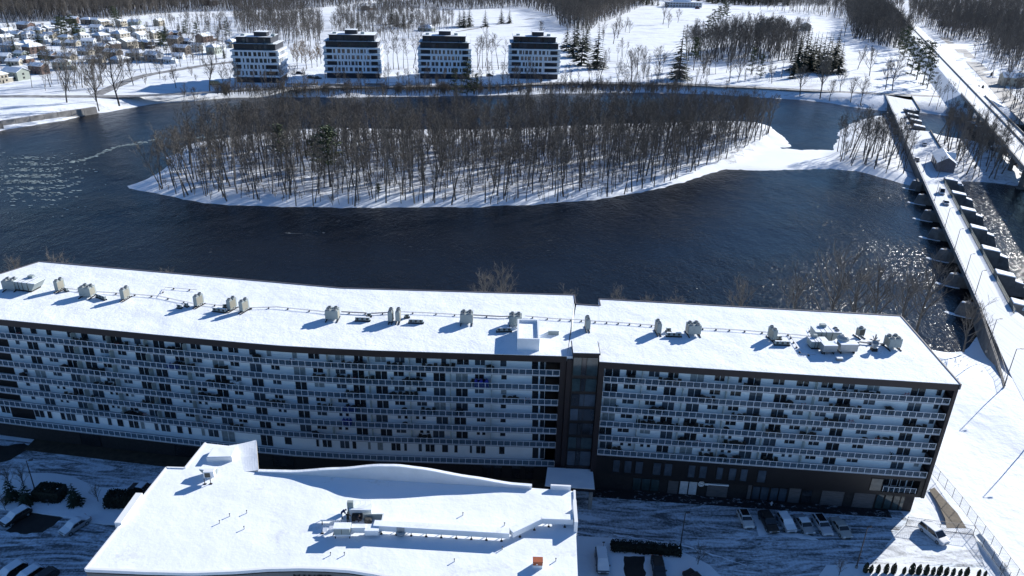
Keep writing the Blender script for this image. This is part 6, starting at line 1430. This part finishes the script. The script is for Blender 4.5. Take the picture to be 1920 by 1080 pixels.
SPR = [spruce_meshes(700+i, 20, 3.6, M_needle) for i in range(3)]
def pine_meshes(seed, H_, bare=.35):
    q = random.Random(seed); tk = MB(); cr = MB(); tk.tube((0, 0, -.5), (.4, 0, H_*.95), H_*.013+.06, .06, n=6, cap=False)
    for i in range(15):
        t = bare+(1-bare)*i/15; zz = H_*t; a = i*2.4+q.uniform(-.4, .4); L_ = H_*.19*(1.15-t)*q.uniform(.7, 1.3)+.5; e = (math.cos(a)*L_, math.sin(a)*L_, zz+L_*.25); tk.tube((.4*t, 0, zz), e, .09, .04, n=4, cap=False)
        for c in range(75):
            u = q.random()**.6; bx_, by_, bz_ = e[0]*u, e[1]*u, zz+(e[2]-zz)*u; s = H_*.055
            x, y, z = bx_+q.gauss(0, s*.7), by_+q.gauss(0, s*.7), bz_+q.gauss(0, s*.28); d = q.uniform(.16, .4); v = Vector((q.gauss(0, 1), q.gauss(0, 1), q.gauss(0, .6))).normalized()*d; w_ = v.cross(Vector((q.gauss(0, 1), q.gauss(0, 1), 1))).normalized()*d*.5; p = Vector((x, y, z)); cr.face([p-v-w_, p+v-w_, p+v+w_, p-v+w_])
    return tk.mesh('trunk_mesh', M_bark), cr.mesh('crown_mesh', M_pine)
PINE = [pine_meshes(800+i, 20, .38) for i in range(2)]+[pine_meshes(820+i, 20, .1) for i in range(2)]
def plant_tree(name, me, X=None, Y=None, h=1.0, label='', cat='tree', group=None, pos=None, z=None, rz=None, sx=1.0):
    if pos is None: pos = G(X, Y, 0 if z is None else z)
    t = thing(name, label, cat, (pos[0], pos[1], 0 if z is None else z), R.random()*6.28 if rz is None else rz, group, (h*sx, h*sx, h))
    ob('trunk', me[0], t); ob('crown', me[1], t); return t
# woods as instanced masses ------------------------------------------------
def src_coll(name, pairs):
    c = bpy.data.collections.new(name)
    for i, p in enumerate(pairs):
        if isinstance(p, tuple):
            vs, fs_, mi, n = [], [], [], 0
            for k, me in enumerate(p):
                v = [tuple(x.co) for x in me.vertices]; vs += v; fs_ += [tuple(j+n for j in f.vertices) for f in me.polygons]; mi += [k]*len(me.polygons); n += len(v)
            mm = bpy.data.meshes.new('woodland_tree'); mm.from_pydata(vs, [], fs_); [mm.materials.append(me.materials[0]) for me in p]; mm.polygons.foreach_set('material_index', mi)
        else: mm = p
        o = bpy.data.objects.new('woodland_tree', mm); c.objects.link(o)
    return c
CF_ = src_coll('forest_sources', FOREST+BROAD[:1]); CE_ = src_coll('evergreen_sources', SPR+PINE[2:]); CS_ = src_coll('shrub_sources', SHRUB)
def gn_group(coll):
    g = bpy.data.node_groups.new('scatter_'+coll.name, 'GeometryNodeTree')
    g.interface.new_socket('Geometry', in_out='INPUT', socket_type='NodeSocketGeometry'); g.interface.new_socket('Geometry', in_out='OUTPUT', socket_type='NodeSocketGeometry')
    N = g.nodes; L = g.links; gi = N.new('NodeGroupInput'); go = N.new('NodeGroupOutput'); ip = N.new('GeometryNodeInstanceOnPoints'); ci = N.new('GeometryNodeCollectionInfo')
    ci.inputs['Collection'].default_value = coll; ci.inputs['Separate Children'].default_value = True; ci.inputs['Reset Children'].default_value = True
    a1 = N.new('GeometryNodeInputNamedAttribute'); a1.data_type = 'FLOAT_VECTOR'; a1.inputs[0].default_value = 'scl'
    a2 = N.new('GeometryNodeInputNamedAttribute'); a2.data_type = 'FLOAT_VECTOR'; a2.inputs[0].default_value = 'rot'
    L.new(gi.outputs[0], ip.inputs['Points']); L.new(ci.outputs[0], ip.inputs['Instance']); ip.inputs['Pick Instance'].default_value = True
    L.new(a1.outputs[0], ip.inputs['Scale']); L.new(a2.outputs[0], ip.inputs['Rotation'])
    L.new(ip.outputs[0], go.inputs[0]); return g
GF, GE, GS = gn_group(CF_), gn_group(CE_), gn_group(CS_)
def mass(name, pts, grp, label, cat, s0, s1):
    q = random.Random(len(pts)); me = bpy.data.meshes.new(name); me.from_pydata([(p[0], p[1], p[2]) for p in pts], [], [])
    a = me.attributes.new('scl', 'FLOAT_VECTOR', 'POINT'); b = me.attributes.new('rot', 'FLOAT_VECTOR', 'POINT'); sc, ro = [], []
    for p in pts: k = q.uniform(s0, s1); f = q.uniform(.9, 1.15); sc += [k*f, k*f, k]; ro += [q.uniform(-.05, .05), q.uniform(-.05, .05), q.random()*6.28]
    a.data.foreach_set('vector', sc); b.data.foreach_set('vector', ro)
    o = ob(name, me); md = o.modifiers.new('scatter', 'NODES'); md.node_group = grp; return tag(o, label, cat, kind='stuff')
def fill(polypx, spacing, z=0, jitter=.45, seed=1, excl=None, prob=1.0, world=False):
    P_ = polypx if world else [G(X, Y, z) for X, Y in polypx]; q = random.Random(seed); out = []
    xs = [p[0] for p in P_]; ys = [p[1] for p in P_]; y = min(ys)
    while y < max(ys):
        sp = spacing(y) if callable(spacing) else spacing; x = min(xs)
        while x < max(xs):
            a, b = x+q.uniform(-jitter, jitter)*sp, y+q.uniform(-jitter, jitter)*sp
            if q.random() < prob and in_poly(a, b, P_):
                X, Y = PJ((a, b, z))
                if -60 < X < 1980 and (excl is None or not excl(a, b, X, Y)): out.append((a, b, z))
            x += sp
        y += sp
    return out
# island wood
IW = px([(285, 352), (300, 335), (345, 300), (350, 285), (470, 262), (640, 250), (880, 252), (1120, 243), (1340, 236), (1435, 238), (1445, 252), (1400, 278), (1355, 300), (1290, 328), (1225, 354), (1140, 367), (1000, 381), (760, 386), (560, 384), (430, 379), (340, 367)], -3)
ISL = fill(IW, lambda y: 6.3 if y < 335 else 5.3, z=-2.9, seed=4, world=True)
ISL.sort(key=lambda p: p[1])
q = random.Random(2)
INT = set(); NI = 190
pick = ISL[:NI]; rest_ = ISL[NI:]
for i, p in enumerate(pick):
    me = FOREST[q.randrange(9)]
    X = PJ(p)[0]
    part_ = 'left' if X < 620 else 'right' if X > 1080 else 'middle'
    pale = me[1].materials[0] is M_twigp
    plant_tree('bare_tree', me, pos=p, z=-3.0, h=q.choice([q.uniform(.55, .8), q.uniform(.75, 1.0), q.uniform(.9, 1.08)]), label='x')
    o = COL.objects[-1].parent; zz_ = ['at its left tip', 'left of the tall pine', 'behind the tall pine', 'left of centre', 'at the centre', 'right of centre', 'towards the ice spit', 'at its right end'][min(7, max(0, int((X-280)/150)))]
    rw_ = 'front row' if p[1] < 287 else 'second row' if p[1] < 300 else 'farther back'; sz_ = 'tall' if o.scale[2] > .92 else 'short' if o.scale[2] < .74 else 'middling'
    o['label'] = f"{sz_} bare {'pale-twigged' if pale else 'dark'} tree on the island, {rw_}, {zz_}"; o['group'] = f"{sz_} {'pale' if pale else 'dark'} island trees, {rw_}, {zz_}"
mass('island_woodland', rest_, GF, 'dense leafless wood covering the back of the river island', 'woodland', .68, 1.05)
for i, (X, Y) in enumerate([(352, 362), (425, 374), (303, 352)]): plant_tree('leaning_tree', LEAN[i % 2], X, Y, 1.35-.15*i, f"{['large', 'tall', 'small'][i]} bare tree leaning out over the island's left tip", z=-3.2, rz=.2*i, group='leaning bare trees on the island tip')
for i, (X, Y, h, lb) in enumerate([(620, 352, 1.02, 'dark green pine standing above the bare trees, left part of the island'), (530, 318, .8, 'smaller pine left of the tall one on the island'), (590, 318, .6, 'low pine behind the tall island pine'), (710, 372, .25, 'tiny evergreen at the front edge of the island')]): plant_tree('pine_tree', PINE[i % 2], X, Y, h*1.25, lb, z=-3, rz=2.6, sx=1.3)
rb = random.Random(8)
young = fill(IW, 6.5, z=-2.9, seed=24, world=True, prob=.75); mass('young_island_trees', young, GF, 'slender young trees standing between the bigger island trees', 'undergrowth', .3, .55)
brush = fill(IW, 7.5, z=-2.9, seed=14, world=True, prob=.85); mass('island_brush', brush, GS, 'low twiggy undergrowth between the island trunks', 'undergrowth', .3, .75)
# dam point (left of the dam road) and lower island
P1 = px([(1568, 285), (1575, 262), (1600, 245), (1660, 232), (1690, 262), (1705, 318), (1690, 330), (1620, 314), (1572, 304)], -3)
for i, p in enumerate(fill(P1, 5.5, z=-2.9, seed=6, world=True)[:48]):
    plant_tree('bare_tree', FOREST[i % 9], pos=p, z=-3, h=rb.uniform(.75, .95), label='x')
    o = COL.objects[-1].parent; X_, Y_ = PJ(p); a_ = 'left' if X_ < 1612 else 'middle' if X_ < 1655 else 'right'; b_ = 'front' if Y_ > 295 else 'middle' if Y_ > 262 else 'back'; c_ = 'tall' if o.scale[2] > .85 else 'short'
    o['label'] = f"{c_} bare tree on the wooded point by the dam, {b_} row, {a_} part"; o['group'] = f"{c_} trees on the point, {b_} {a_}"
plant_tree('broad_tree', BROAD[1], 1582, 300, .75, 'broad low bare tree at the left edge of the wooded point', z=-3)
P2 = [(D.w(18, t_)) for t_ in (150, 250)]+px([(1800, 262), (1845, 272), (1880, 292), (1895, 320), (1880, 336), (1800, 334)], -3)
mass('lower_woodland', fill(P2, 6.0, z=-3.1, seed=8, world=True), GF, 'leafless wood between the dam road and the highway bridge', 'woodland', .7, .95)
for i, (X, Y, h) in enumerate([(1865, 333, 1.1), (1775, 262, .9), (1752, 345, .5)]): plant_tree('tall_tree', FOREST[i], X, Y, h, ['tallest bare tree between gatehouse and highway bridge', 'slim bare tree behind the gatehouse roof', 'young bare tree beside the lower dam wall'][i], z=-3)
# near bank trees behind the block
qn = random.Random(31)
nbt = [(1780, 640, 1.2, -3), (1560, 0, 2.0, -2), (1610, 0, 1.45, -2), (1495, 0, 1.35, -2), (1650, 0, 1.5, -2), (1385, 0, 1.15, -2), (1270, 0, .78, -2), (1215, 0, .72, -2), (1160, 0, .72, -2), (1065, 0, .85, -2), (945, 0, 1.15, -2), (905, 0, 1.0, -2), (1700, 0, 1.5, -2), (1735, 0, 1.75, -3)]
for i, (X, Y, h, z) in enumerate(nbt):
    y = 177+qn.uniform(-3, 4) if Y == 0 else None
    if y:
        # solve for the x that projects on to X at mid-crown height
        lo, hi = -100., 200.
        for _ in range(40):
            mm_ = (lo+hi)/2
            if PJ((mm_, y, 6))[0] < X: lo = mm_
            else: hi = mm_
        pos = (lo, y)
    else: pos = (115.5, 168)
    plant_tree('bank_tree', NEAR[i % 3], pos=pos, z=z, h=h, label=f"bare pale-twigged bank tree rising behind the long roof, {ORD[i]} listed beside the river", group='bare bank trees behind the apartment block')
seq = sorted([o for o in COL.objects if o.name.startswith('bank_tree')], key=lambda o: PJ(o.location)[0])
for i, o in enumerate(seq): o['label'] = f"{ORD[i]} bare bank tree from the left, rising behind the long snowy roof" if i < 20 else 'bare bank tree behind the roof'
for i, (X, Y) in enumerate([(110, 0), (320, 0), (30, 0)]):
    lo, hi = -300., 0.
    for _ in range(40):
        mm_ = (lo+hi)/2
        if PJ((mm_, 188, 6))[0] < X: lo = mm_
        else: hi = mm_
    plant_tree('bank_tree', NEAR[i], pos=(lo, 186), z=-3, h=[1.05, .75, .9][i], label=['bare bank tree behind the left end of the roof', 'low bare bank tree just showing over the left roof', 'bare bank tree at the left frame edge'][i])
# along the far bank: thin riverside growth
bank = []
q = random.Random(77)
for i in range(330):
    X = q.uniform(400, 1300); Yb = 176.5-(X-400)/900*5+q.uniform(-4, 3.5); x, y = G(X, Yb, -1); bank.append((x, y, -1.2))
mass('riverside_brush', bank, GS, 'thin twiggy growth along the far river bank', 'undergrowth', .8, 1.7)
bank2 = []
for i in range(190):
    X = q.uniform(420, 1330); Yb = 166+q.uniform(-4, 9)-(X-420)/900*3; x, y = G(X, Yb, 0); bank2.append((x, y, 0))
mass('riverside_saplings', bank2, GF, 'slender leafless saplings along the far bank road', 'undergrowth', .3, .75)
# individual far-bank trees ---------------------------------------------------
def far(l, name, meshes, lab, group, cat='tree', sx=1.0):
    k_ = {'shade_tree': 1.55, 'ochre_tree': 1.3, 'poplar_tree': 1.05, 'spruce_tree': 1.22, 'pine_tree': 1.2, 'garden_spruce': .9, 'garden_pine': .85}[name]; sx *= 1.45 if name == 'spruce_tree' else 1.0
    for i, (X, Y, h) in enumerate(l): h *= k_; plant_tree(name, meshes[i % len(meshes)], X, Y, h, lab.format(o=ORD[min(i, 19)]), cat, group, sx=sx)
far([(125, 191, 1.25), (180, 188, 1.15), (185, 205, 1.1), (223, 194, 1.55), (393, 168, 1.2), (190, 150, .9), (160, 160, .8), (95, 163, .8), (140, 158, .95), (250, 160, .9), (330, 165, .7), (300, 148, .7), (345, 190, .5), (365, 195, .5)], 'shade_tree', BROAD, '{o} listed broad bare tree on the snowy bank left of the condominiums', 'broad bare trees on the left far bank')
far([(1184, 155, 1.05), (1195, 140, 1.1), (1207, 148, .95), (1233, 148, 1.2), (1125, 150, 1.0), (1150, 82, 1.1), (1158, 72, 1.2), (1180, 62, .7), (1172, 60, .8), (1243, 45, 1.4), (1253, 52, .9), (1271, 42, .9), (1320, 145, .9), (1330, 140, .9), (1368, 152, 1.1), (1383, 153, 1.0), (1447, 156, .8), (1500, 162, .7), (1540, 170, 1.2), (1575, 172, .8)], 'shade_tree', BROAD, '{o} listed open-grown bare tree on the white golf course edge', 'open-grown bare trees on the golf course')
far([(1608, 130, .95), (1630, 142, 1.15), (1660, 168, 1.1), (1673, 170, 1.25), (1583, 68, 1.2), (1595, 190, .8), (1613, 196, .9), (1500, 178, 1.0), (1538, 182, 1.3), (1555, 188, .7), (1720, 130, .8), (1730, 118, .7), (1450, 50, .9), (1015, 70, .9)], 'shade_tree', BROAD, '{o} listed bare tree between the golf course and the highway', 'bare trees between golf course and highway')
far([(558, 128, 1.0), (575, 130, 1.15), (585, 127, .95), (566, 118, 1.1), (595, 125, 1.0), (550, 116, .9), (602, 120, .9)], 'ochre_tree', OCH, '{o} listed ochre-twigged bare tree between the first two condominium blocks', 'ochre-twigged trees between the first two blocks')
far([(728, 132, 1.05), (738, 130, 1.0), (748, 131, .95), (757, 128, 1.05), (765, 132, .9), (775, 128, .95), (895, 131, 1.15), (905, 130, 1.0), (915, 132, 1.2), (922, 131, 1.1), (935, 130, 1.15), (897, 124, .9), (910, 124, 1.0), (945, 128, .9), (780, 122, .8)], 'poplar_tree', FOREST, '{o} listed slender bare tree in the snowy gaps between condominium blocks', 'slender bare trees between the condominium blocks')
far([(1272, 148, 1.65), (1075, 108, 1.35), (1090, 122, 1.5), (1119, 128, 1.5), (1098, 96, 1.3), (1062, 96, 1.2), (1082, 85, 1.2), (1492, 136, 1.6), (1486, 147, .7), (1505, 130, 1.5), (1518, 135, 1.3), (1530, 132, 1.3), (1545, 138, 1.35), (1560, 134, 1.3), (1572, 138, 1.1), (1512, 122, 1.3), (1540, 122, 1.2), (1565, 122, 1.4), (1552, 128, 1.2), (1525, 120, 1.2)], 'spruce_tree', SPR, '{o} listed dark spruce on the far bank, right of the condominium blocks', 'dark spruces on the golf course edge')
far([(853, 178, .72), (876, 182, 1.0), (893, 180, .6), (1685, 98, 1.0), (1692, 112, 1.1), (1700, 125, 1.1), (1708, 138, 1.2), (1718, 150, 1.3), (1730, 160, 1.35), (1738, 166, 1.0), (1695, 100, 1.1), (1345, 55, 1.2), (1335, 64, 1.2), (1325, 74, 1.1), (1355, 46, 1.2), (1362, 38, 1.1), (1408, 140, .9), (1300, 132, 1.1), (1425, 148, .8)], 'pine_tree', PINE[2:]+PINE[:1], '{o} listed bushy pine on the far side of the river', 'bushy pines across the river')
far([(672, 66, 1.1), (700, 70, .8), (745, 50, 1.3), (735, 46, 1.4), (757, 52, 1.2), (770, 44, .9), (870, 52, 1.5), (880, 50, 1.5), (862, 50, 1.3), (910, 50, 1.2), (940, 44, 1.2), (955, 44, 1.1), (820, 44, .9), (312, 76, 1.2), (345, 62, .7), (30, 105, 1.1), (75, 90, 1.3), (55, 112, .7), (100, 85, .6), (140, 74, 1.0)], 'garden_spruce', SPR, '{o} listed dark evergreen beyond the condominium blocks or among the houses', 'dark evergreens behind the blocks and in the suburb', sx=1.5)
far([(118, 72, 1.2), (128, 76, 1.25), (138, 68, 1.2), (148, 75, 1.1), (112, 66, 1.0), (308, 97, 1.0), (302, 90, .9), (215, 40, 1.0), (222, 46, 1.0), (370, 72, .9), (350, 66, .9), (92, 118, .6), (78, 118, .6), (425, 68, .9), (1468, 60, 1.0)], 'garden_pine', PINE[2:], '{o} listed dark bushy tree between the suburb houses', 'dark bushy trees among the houses', sx=1.35)
# woods
far_sp = lambda y: max(5.5, y*.0056)
def noroad(a, b, X, Y):
    xl = 219.6+(b-317.1)*.396
    return -8 < a-xl < 26
W1 = fill([(-40, 44), (100, 40), (225, 34), (320, 24), (420, 20), (560, 18), (640, 12), (700, 4), (760, -6), (-40, -8)], far_sp, seed=1, prob=.95)
mass('upper_left_woodland', W1, GF, 'dark leafless wood along the upper left of the view', 'woodland', .85, 1.25)
W2 = fill([(1595, 58), (1598, 72), (1640, 84), (1700, 96), (1712, 70), (1690, 40), (1690, 0), (1590, -8), (1585, 20)], lambda y: max(6.0, y*.0062), seed=2, excl=noroad)
mass('wood_block', W2, GF, 'dense dark wood between the golf course and the highway', 'woodland', 1.0, 1.35)
W3 = fill([(1285, 118), (1500, 116), (1500, 95), (1440, 78), (1385, 86), (1290, 98)], 6.5, seed=3, prob=.95); mass('golf_wood', W3, GF, 'leafless wood strip beside the golf course spruces', 'woodland', .95, 1.35)
W4 = fill([(1700, -8), (1705, 35), (1790, 84), (1830, 95), (1870, 118), (1960, 150), (1960, -8)], lambda y: max(6.5, y*.0064), seed=4, excl=lambda a, b, X, Y: noroad(a, b, X, Y) or (1770 < X < 1850 and 78 < Y < 130) , prob=.8)
mass('right_woodland', W4, GF, 'wooded suburb of leafless trees beyond the highway', 'woodland', .8, 1.1)
W5 = fill([(1700, -8), (1780, 40), (1850, 90), (1960, 140), (1960, -8)], 30, seed=5, prob=.35, excl=noroad); mass('right_evergreens', W5, GE, 'dark evergreens scattered through the right-hand woods', 'woodland', .7, 1.2)
W6 = fill([(700, 6), (860, -2), (1000, -6), (1240, -8), (1230, 8), (1200, 14), (1165, 30), (1120, 45), (1105, 60), (1050, 50), (1040, 30), (980, 14), (880, 18), (800, 14), (720, 20)], far_sp, seed=6, prob=.9); mass('top_woodland', W6, GF, 'leafless wood behind the golf course at the top middle', 'woodland', .85, 1.25)
W7 = fill([(620, 60), (640, 26), (720, 20), (800, 34), (850, 40), (850, 60), (790, 74), (700, 84), (640, 80)], 8, seed=7, prob=.8); mass('brown_thicket', W7, GF, 'brown thicket behind the second and third condominium blocks', 'woodland', .5, .85)
W8 = fill([(470, 78), (600, 92), (610, 50), (560, 30), (440, 30), (440, 60)], 7.5, seed=8, prob=.85); mass('condo_thicket', W8, GF, 'leafless trees behind the first condominium block', 'woodland', .6, 1.0)
W9 = fill([(1350, 6), (1420, 12), (1590, 10), (1590, -8), (1350, -8)], far_sp, seed=9, prob=.9); mass('top_right_woodland', W9, GF, 'leafless wood at the top right of the golf course', 'woodland', .8, 1.1)
W10 = fill([(1380, 10), (1480, 12), (1480, -6), (1060, -8), (1060, 4), (1180, 8), (1240, 12), (1190, -2)], 14, seed=10, prob=.8); mass('top_evergreens', W10, GE, 'dark evergreens along the top of the golf course', 'woodland', .9, 1.3)
W11 = fill([(230, 60), (330, 40), (440, 40), (440, 80), (340, 60), (240, 60), (200, 110), (210, 150), (0, 150), (60, 150), (150, 140), (250, 118), (430, 108), (430, 100), (250, 110), (150, 130)], 11, seed=11, prob=.7); mass('suburb_trees', W11, GF, 'thin leafless street trees scattered through the suburb', 'woodland', .45, .8)
W11b = fill([(0, 60), (430, 60), (430, 112), (200, 120), (0, 150)], 12.5, seed=12, prob=.65); mass('garden_trees', W11b, GF, 'small leafless garden trees between the houses', 'woodland', .3, .65)
W11c = fill([(0, 50), (430, 50), (430, 112), (200, 120), (0, 150)], 24, seed=18, prob=.5); mass('garden_evergreens', W11c, GE, 'dark garden evergreens between the suburb houses', 'woodland', .3, .6)
W12 = fill([(1880, 225), (1868, 200), (1885, 180), (1960, 190), (1960, 250)], 8, seed=13, prob=.8, excl=noroad); mass('right_edge_woodland', W12, GF, 'leafless trees at the right edge beyond the highway', 'woodland', .7, 1.0)
W13 = fill([(1735, 208), (1800, 208), (1800, 196), (1740, 194)], 9, seed=14, prob=.7, excl=noroad); mass('abutment_trees', W13, GF, 'leafless trees below the highway on the far bank', 'woodland', .5, .8)
W14 = fill([(1540, 30), (1600, 40), (1590, 18), (1420, 18)], 11, seed=15, prob=.75); mass('top_parkland', W14, GF, 'leafless park trees above the lone golf course house', 'woodland', .8, 1.1)
W15 = fill([(60, 176), (250, 168), (420, 145), (420, 128), (250, 158), (60, 165)], 11, seed=16, prob=.6); mass('roadside_brush', W15, GS, 'thin brush beside the suburb street', 'undergrowth', .8, 1.6)
W16 = fill([(90, 122), (230, 116), (430, 100), (430, 118), (250, 146), (170, 172), (60, 172), (40, 150)], 11, seed=26, prob=.7); mass('suburb_edge_trees', W16, GF, 'leafless trees and brush between the suburb and the river road', 'woodland', .5, .95)
W17 = fill([(1110, 120), (1260, 150), (1480, 156), (1490, 140), (1300, 128), (1200, 130), (1120, 60)], 14, seed=27, prob=.55); mass('parkland_trees', W17, GF, 'slim leafless trees dotted along the lower golf course', 'woodland', .5, .95)
W18 = fill([(1745, 80), (1830, 90), (1960, 130), (1960, 250), (1890, 200), (1850, 130), (1790, 100)], 13, seed=28, prob=.5, excl=lambda a, b, X, Y: noroad(a, b, X, Y) or abs((X-1770)-(Y-70)*.75) < 22); mass('avenue_trees', W18, GF, 'leafless trees along the snowy avenue right of the highway', 'woodland', .6, 1.1)
# fine fence row by the golf course
fence([G(1395, 146), G(1460, 150), G(1520, 158), G(1600, 164), G(1655, 168)], 3.6, 4.0, 'long slatted fence between the golf course and the river road', name='golf_fence', sp=.9)

# hedges, spruces and cedars near the camera ------------------------------------
def hedge_mesh(L_, D_, H_, seed, m_=None, round_=0):
    q = random.Random(seed); mb = MB(); mb.box(-L_/2+.2, L_/2-.2, -D_/2+.2, D_/2-.2, 0, H_-.25)
    n = int((L_*D_+2*(L_+D_)*H_)*38)
    for i in range(n):
        f = q.choice('tttfflrb') if D_ > 1.3 else q.choice('ttfffblr')
        x, y, z = q.uniform(-L_/2, L_/2), q.uniform(-D_/2, D_/2), q.uniform(.05, H_)
        if f == 't': z = H_
        elif f in 'f': y = -D_/2
        elif f == 'b': y = D_/2
        elif f == 'l': x = -L_/2
        else: x = L_/2
        if round_: k = 1-round_*(z/H_)**2; x *= k; y *= k; z *= 1-.25*round_*((x/(L_/2))**2)
        p = Vector((x+q.gauss(0, .06), y+q.gauss(0, .06), z+q.gauss(0, .07))); d = q.uniform(.06, .15); v = Vector((q.gauss(0, 1), q.gauss(0, 1), q.gauss(0, 1))).normalized()*d; w_ = v.orthogonal().normalized()*d*.6; mb.face([p-v-w_, p+v-w_, p+v+w_, p-v+w_], 1 if q.random() < .012 and f == 't' else 0)
    return mb.mesh('hedge_mesh', [M_hedge, M_snow])
def hedge(X0, Y0, X1, Y1, D_, H_, lb, seed, z=.12, round_=0):
    a, b = np.array(G(X0, Y0, z)), np.array(G(X1, Y1, z)); L_ = float(np.hypot(*(b-a))); o = ob('hedge', hedge_mesh(L_, D_, H_, seed, round_=round_)); o.location = (*((a+b)/2), z); o.rotation_euler = (0, 0, math.atan2(b[1]-a[1], b[0]-a[0])); tag(o, lb, 'hedge')
hedge(1146, 1029, 1188, 1031, 1.5, 1.35, 'dark clipped hedge block, shorter left piece beside the buried car', 1)
hedge(1191, 1032, 1275, 1039, 1.5, 1.35, 'dark clipped hedge, longer right piece ending at the lamp post', 2)
hedge(70, 930, 122, 934, 3.0, 2.2, 'large dark rounded hedge right of the left spruces', 3, round_=.3)
hedge(202, 944, 262, 946, 2.6, 2.2, 'dark clipped hedge partly behind the front building', 4, round_=.1)
me_s = spruce_meshes(900, 4.6, 1.7, M_needle, dense=3.2, base=.02); me_s2 = spruce_meshes(901, 4.2, 1.6, M_needle, dense=3.4, base=.02)
for X, Y, m_, h, lb in [(22, 936, me_s, 1.0, 'small frosted spruce, leftmost on the left island'), (52, 943, me_s2, 1.05, 'small frosted spruce touching the large rounded hedge'), (142, 944, me_s, .95, 'lone small spruce between the two left hedges')]: plant_tree('small_spruce', m_, X, Y, h, lb, z=.12)
def cedar_mesh(seed):
    q = random.Random(seed); mb = MB(); mb.lathe([(.22, 0), (.3, .4), (.24, 1.1), (.08, 1.6)], 8)
    for i in range(420):
        z = q.random()**1.1*1.95; r = .42*math.sin(min(1, (z+.25)/2.2)*math.pi)**.6*(1-.25*z/2); a = q.random()*6.28; p = Vector((r*math.cos(a), r*math.sin(a), z)); d = q.uniform(.05, .12); v = Vector((q.gauss(0, .4), q.gauss(0, .4), 1)).normalized()*d; w_ = v.cross(Vector((math.cos(a+.5), math.sin(a+.5), 0))).normalized()*d*.5; mb.face([p-v-w_, p+v-w_, p+v+w_, p-v+w_])
    return mb.mesh('cedar_mesh', mat('cedar_green', (.022, .028, .014), .8, var=.5, scale=4))
CD = [cedar_mesh(i) for i in range(3)]
cx_ = [1622, 1632, 1645, 1660, 1674, 1694, 1708, 1721, 1735, 1748, 1760, 1773, 1786, 1799, 1811, 1834, 1846]
for i, X in enumerate(cx_):
    x, y = G(X, 1073+(X-1622)*.035, .13); o = ob('cedar_shrub', CD[i % 3]); o.location = (x, y, .13); s_ = [1.0, .8, .85, .95, 1.05, .7, 1.1, 1.0, 1.0, .8, 1.0, .85, .75, .7, .9, .7, .6][i]; o.scale = (s_, s_, s_); o.rotation_euler = (0, 0, i)
    tag(o, f'{ORD[i]} small dark cedar from the left in the sunlit row at the bottom', 'cedar shrub', 'row of small cedars at the lower right')
for X, Y, h, lb in [(1308, 1058, .34, 'small bare tree on the snowy island below the hedge'), (184, 940, .3, 'thin bare sapling between the left hedges'), (20, 915, .38, 'thin bare sapling behind the leftmost spruce'), (46, 915, .38, 'thin bare sapling behind the second spruce'), (10, 955, .25, 'tiny bare sapling at the left frame edge'), (1573, 1079, .3, 'thin bare sapling beside the lower right lamp post')]: plant_tree('sapling', NEAR[0], X, Y, h, lb, z=.12)
x, y = G(1876, 1080, .1); plant_tree('sapling', NEAR[1], pos=(x, y), z=.1, h=.2, label='scrubby bush at the foot of the right-hand fence', cat='bush')
# shrubs on the slope by the river wall
mass('slope_scrub', [(*G(X, Y, -1), -1.0) for X, Y in [(1800, 680), (1812, 688), (1825, 695), (1790, 690), (1840, 700), (1805, 700)]], GS, 'low dry scrub in the snow below the retaining wall', 'undergrowth', .1, .2)
for o in list(COL.objects):
    if o.type == 'EMPTY' and not o.children and not o.parent: bpy.data.objects.remove(o)
for c in ('_p', '_d'):
    pass
print('objects', len(COL.objects))
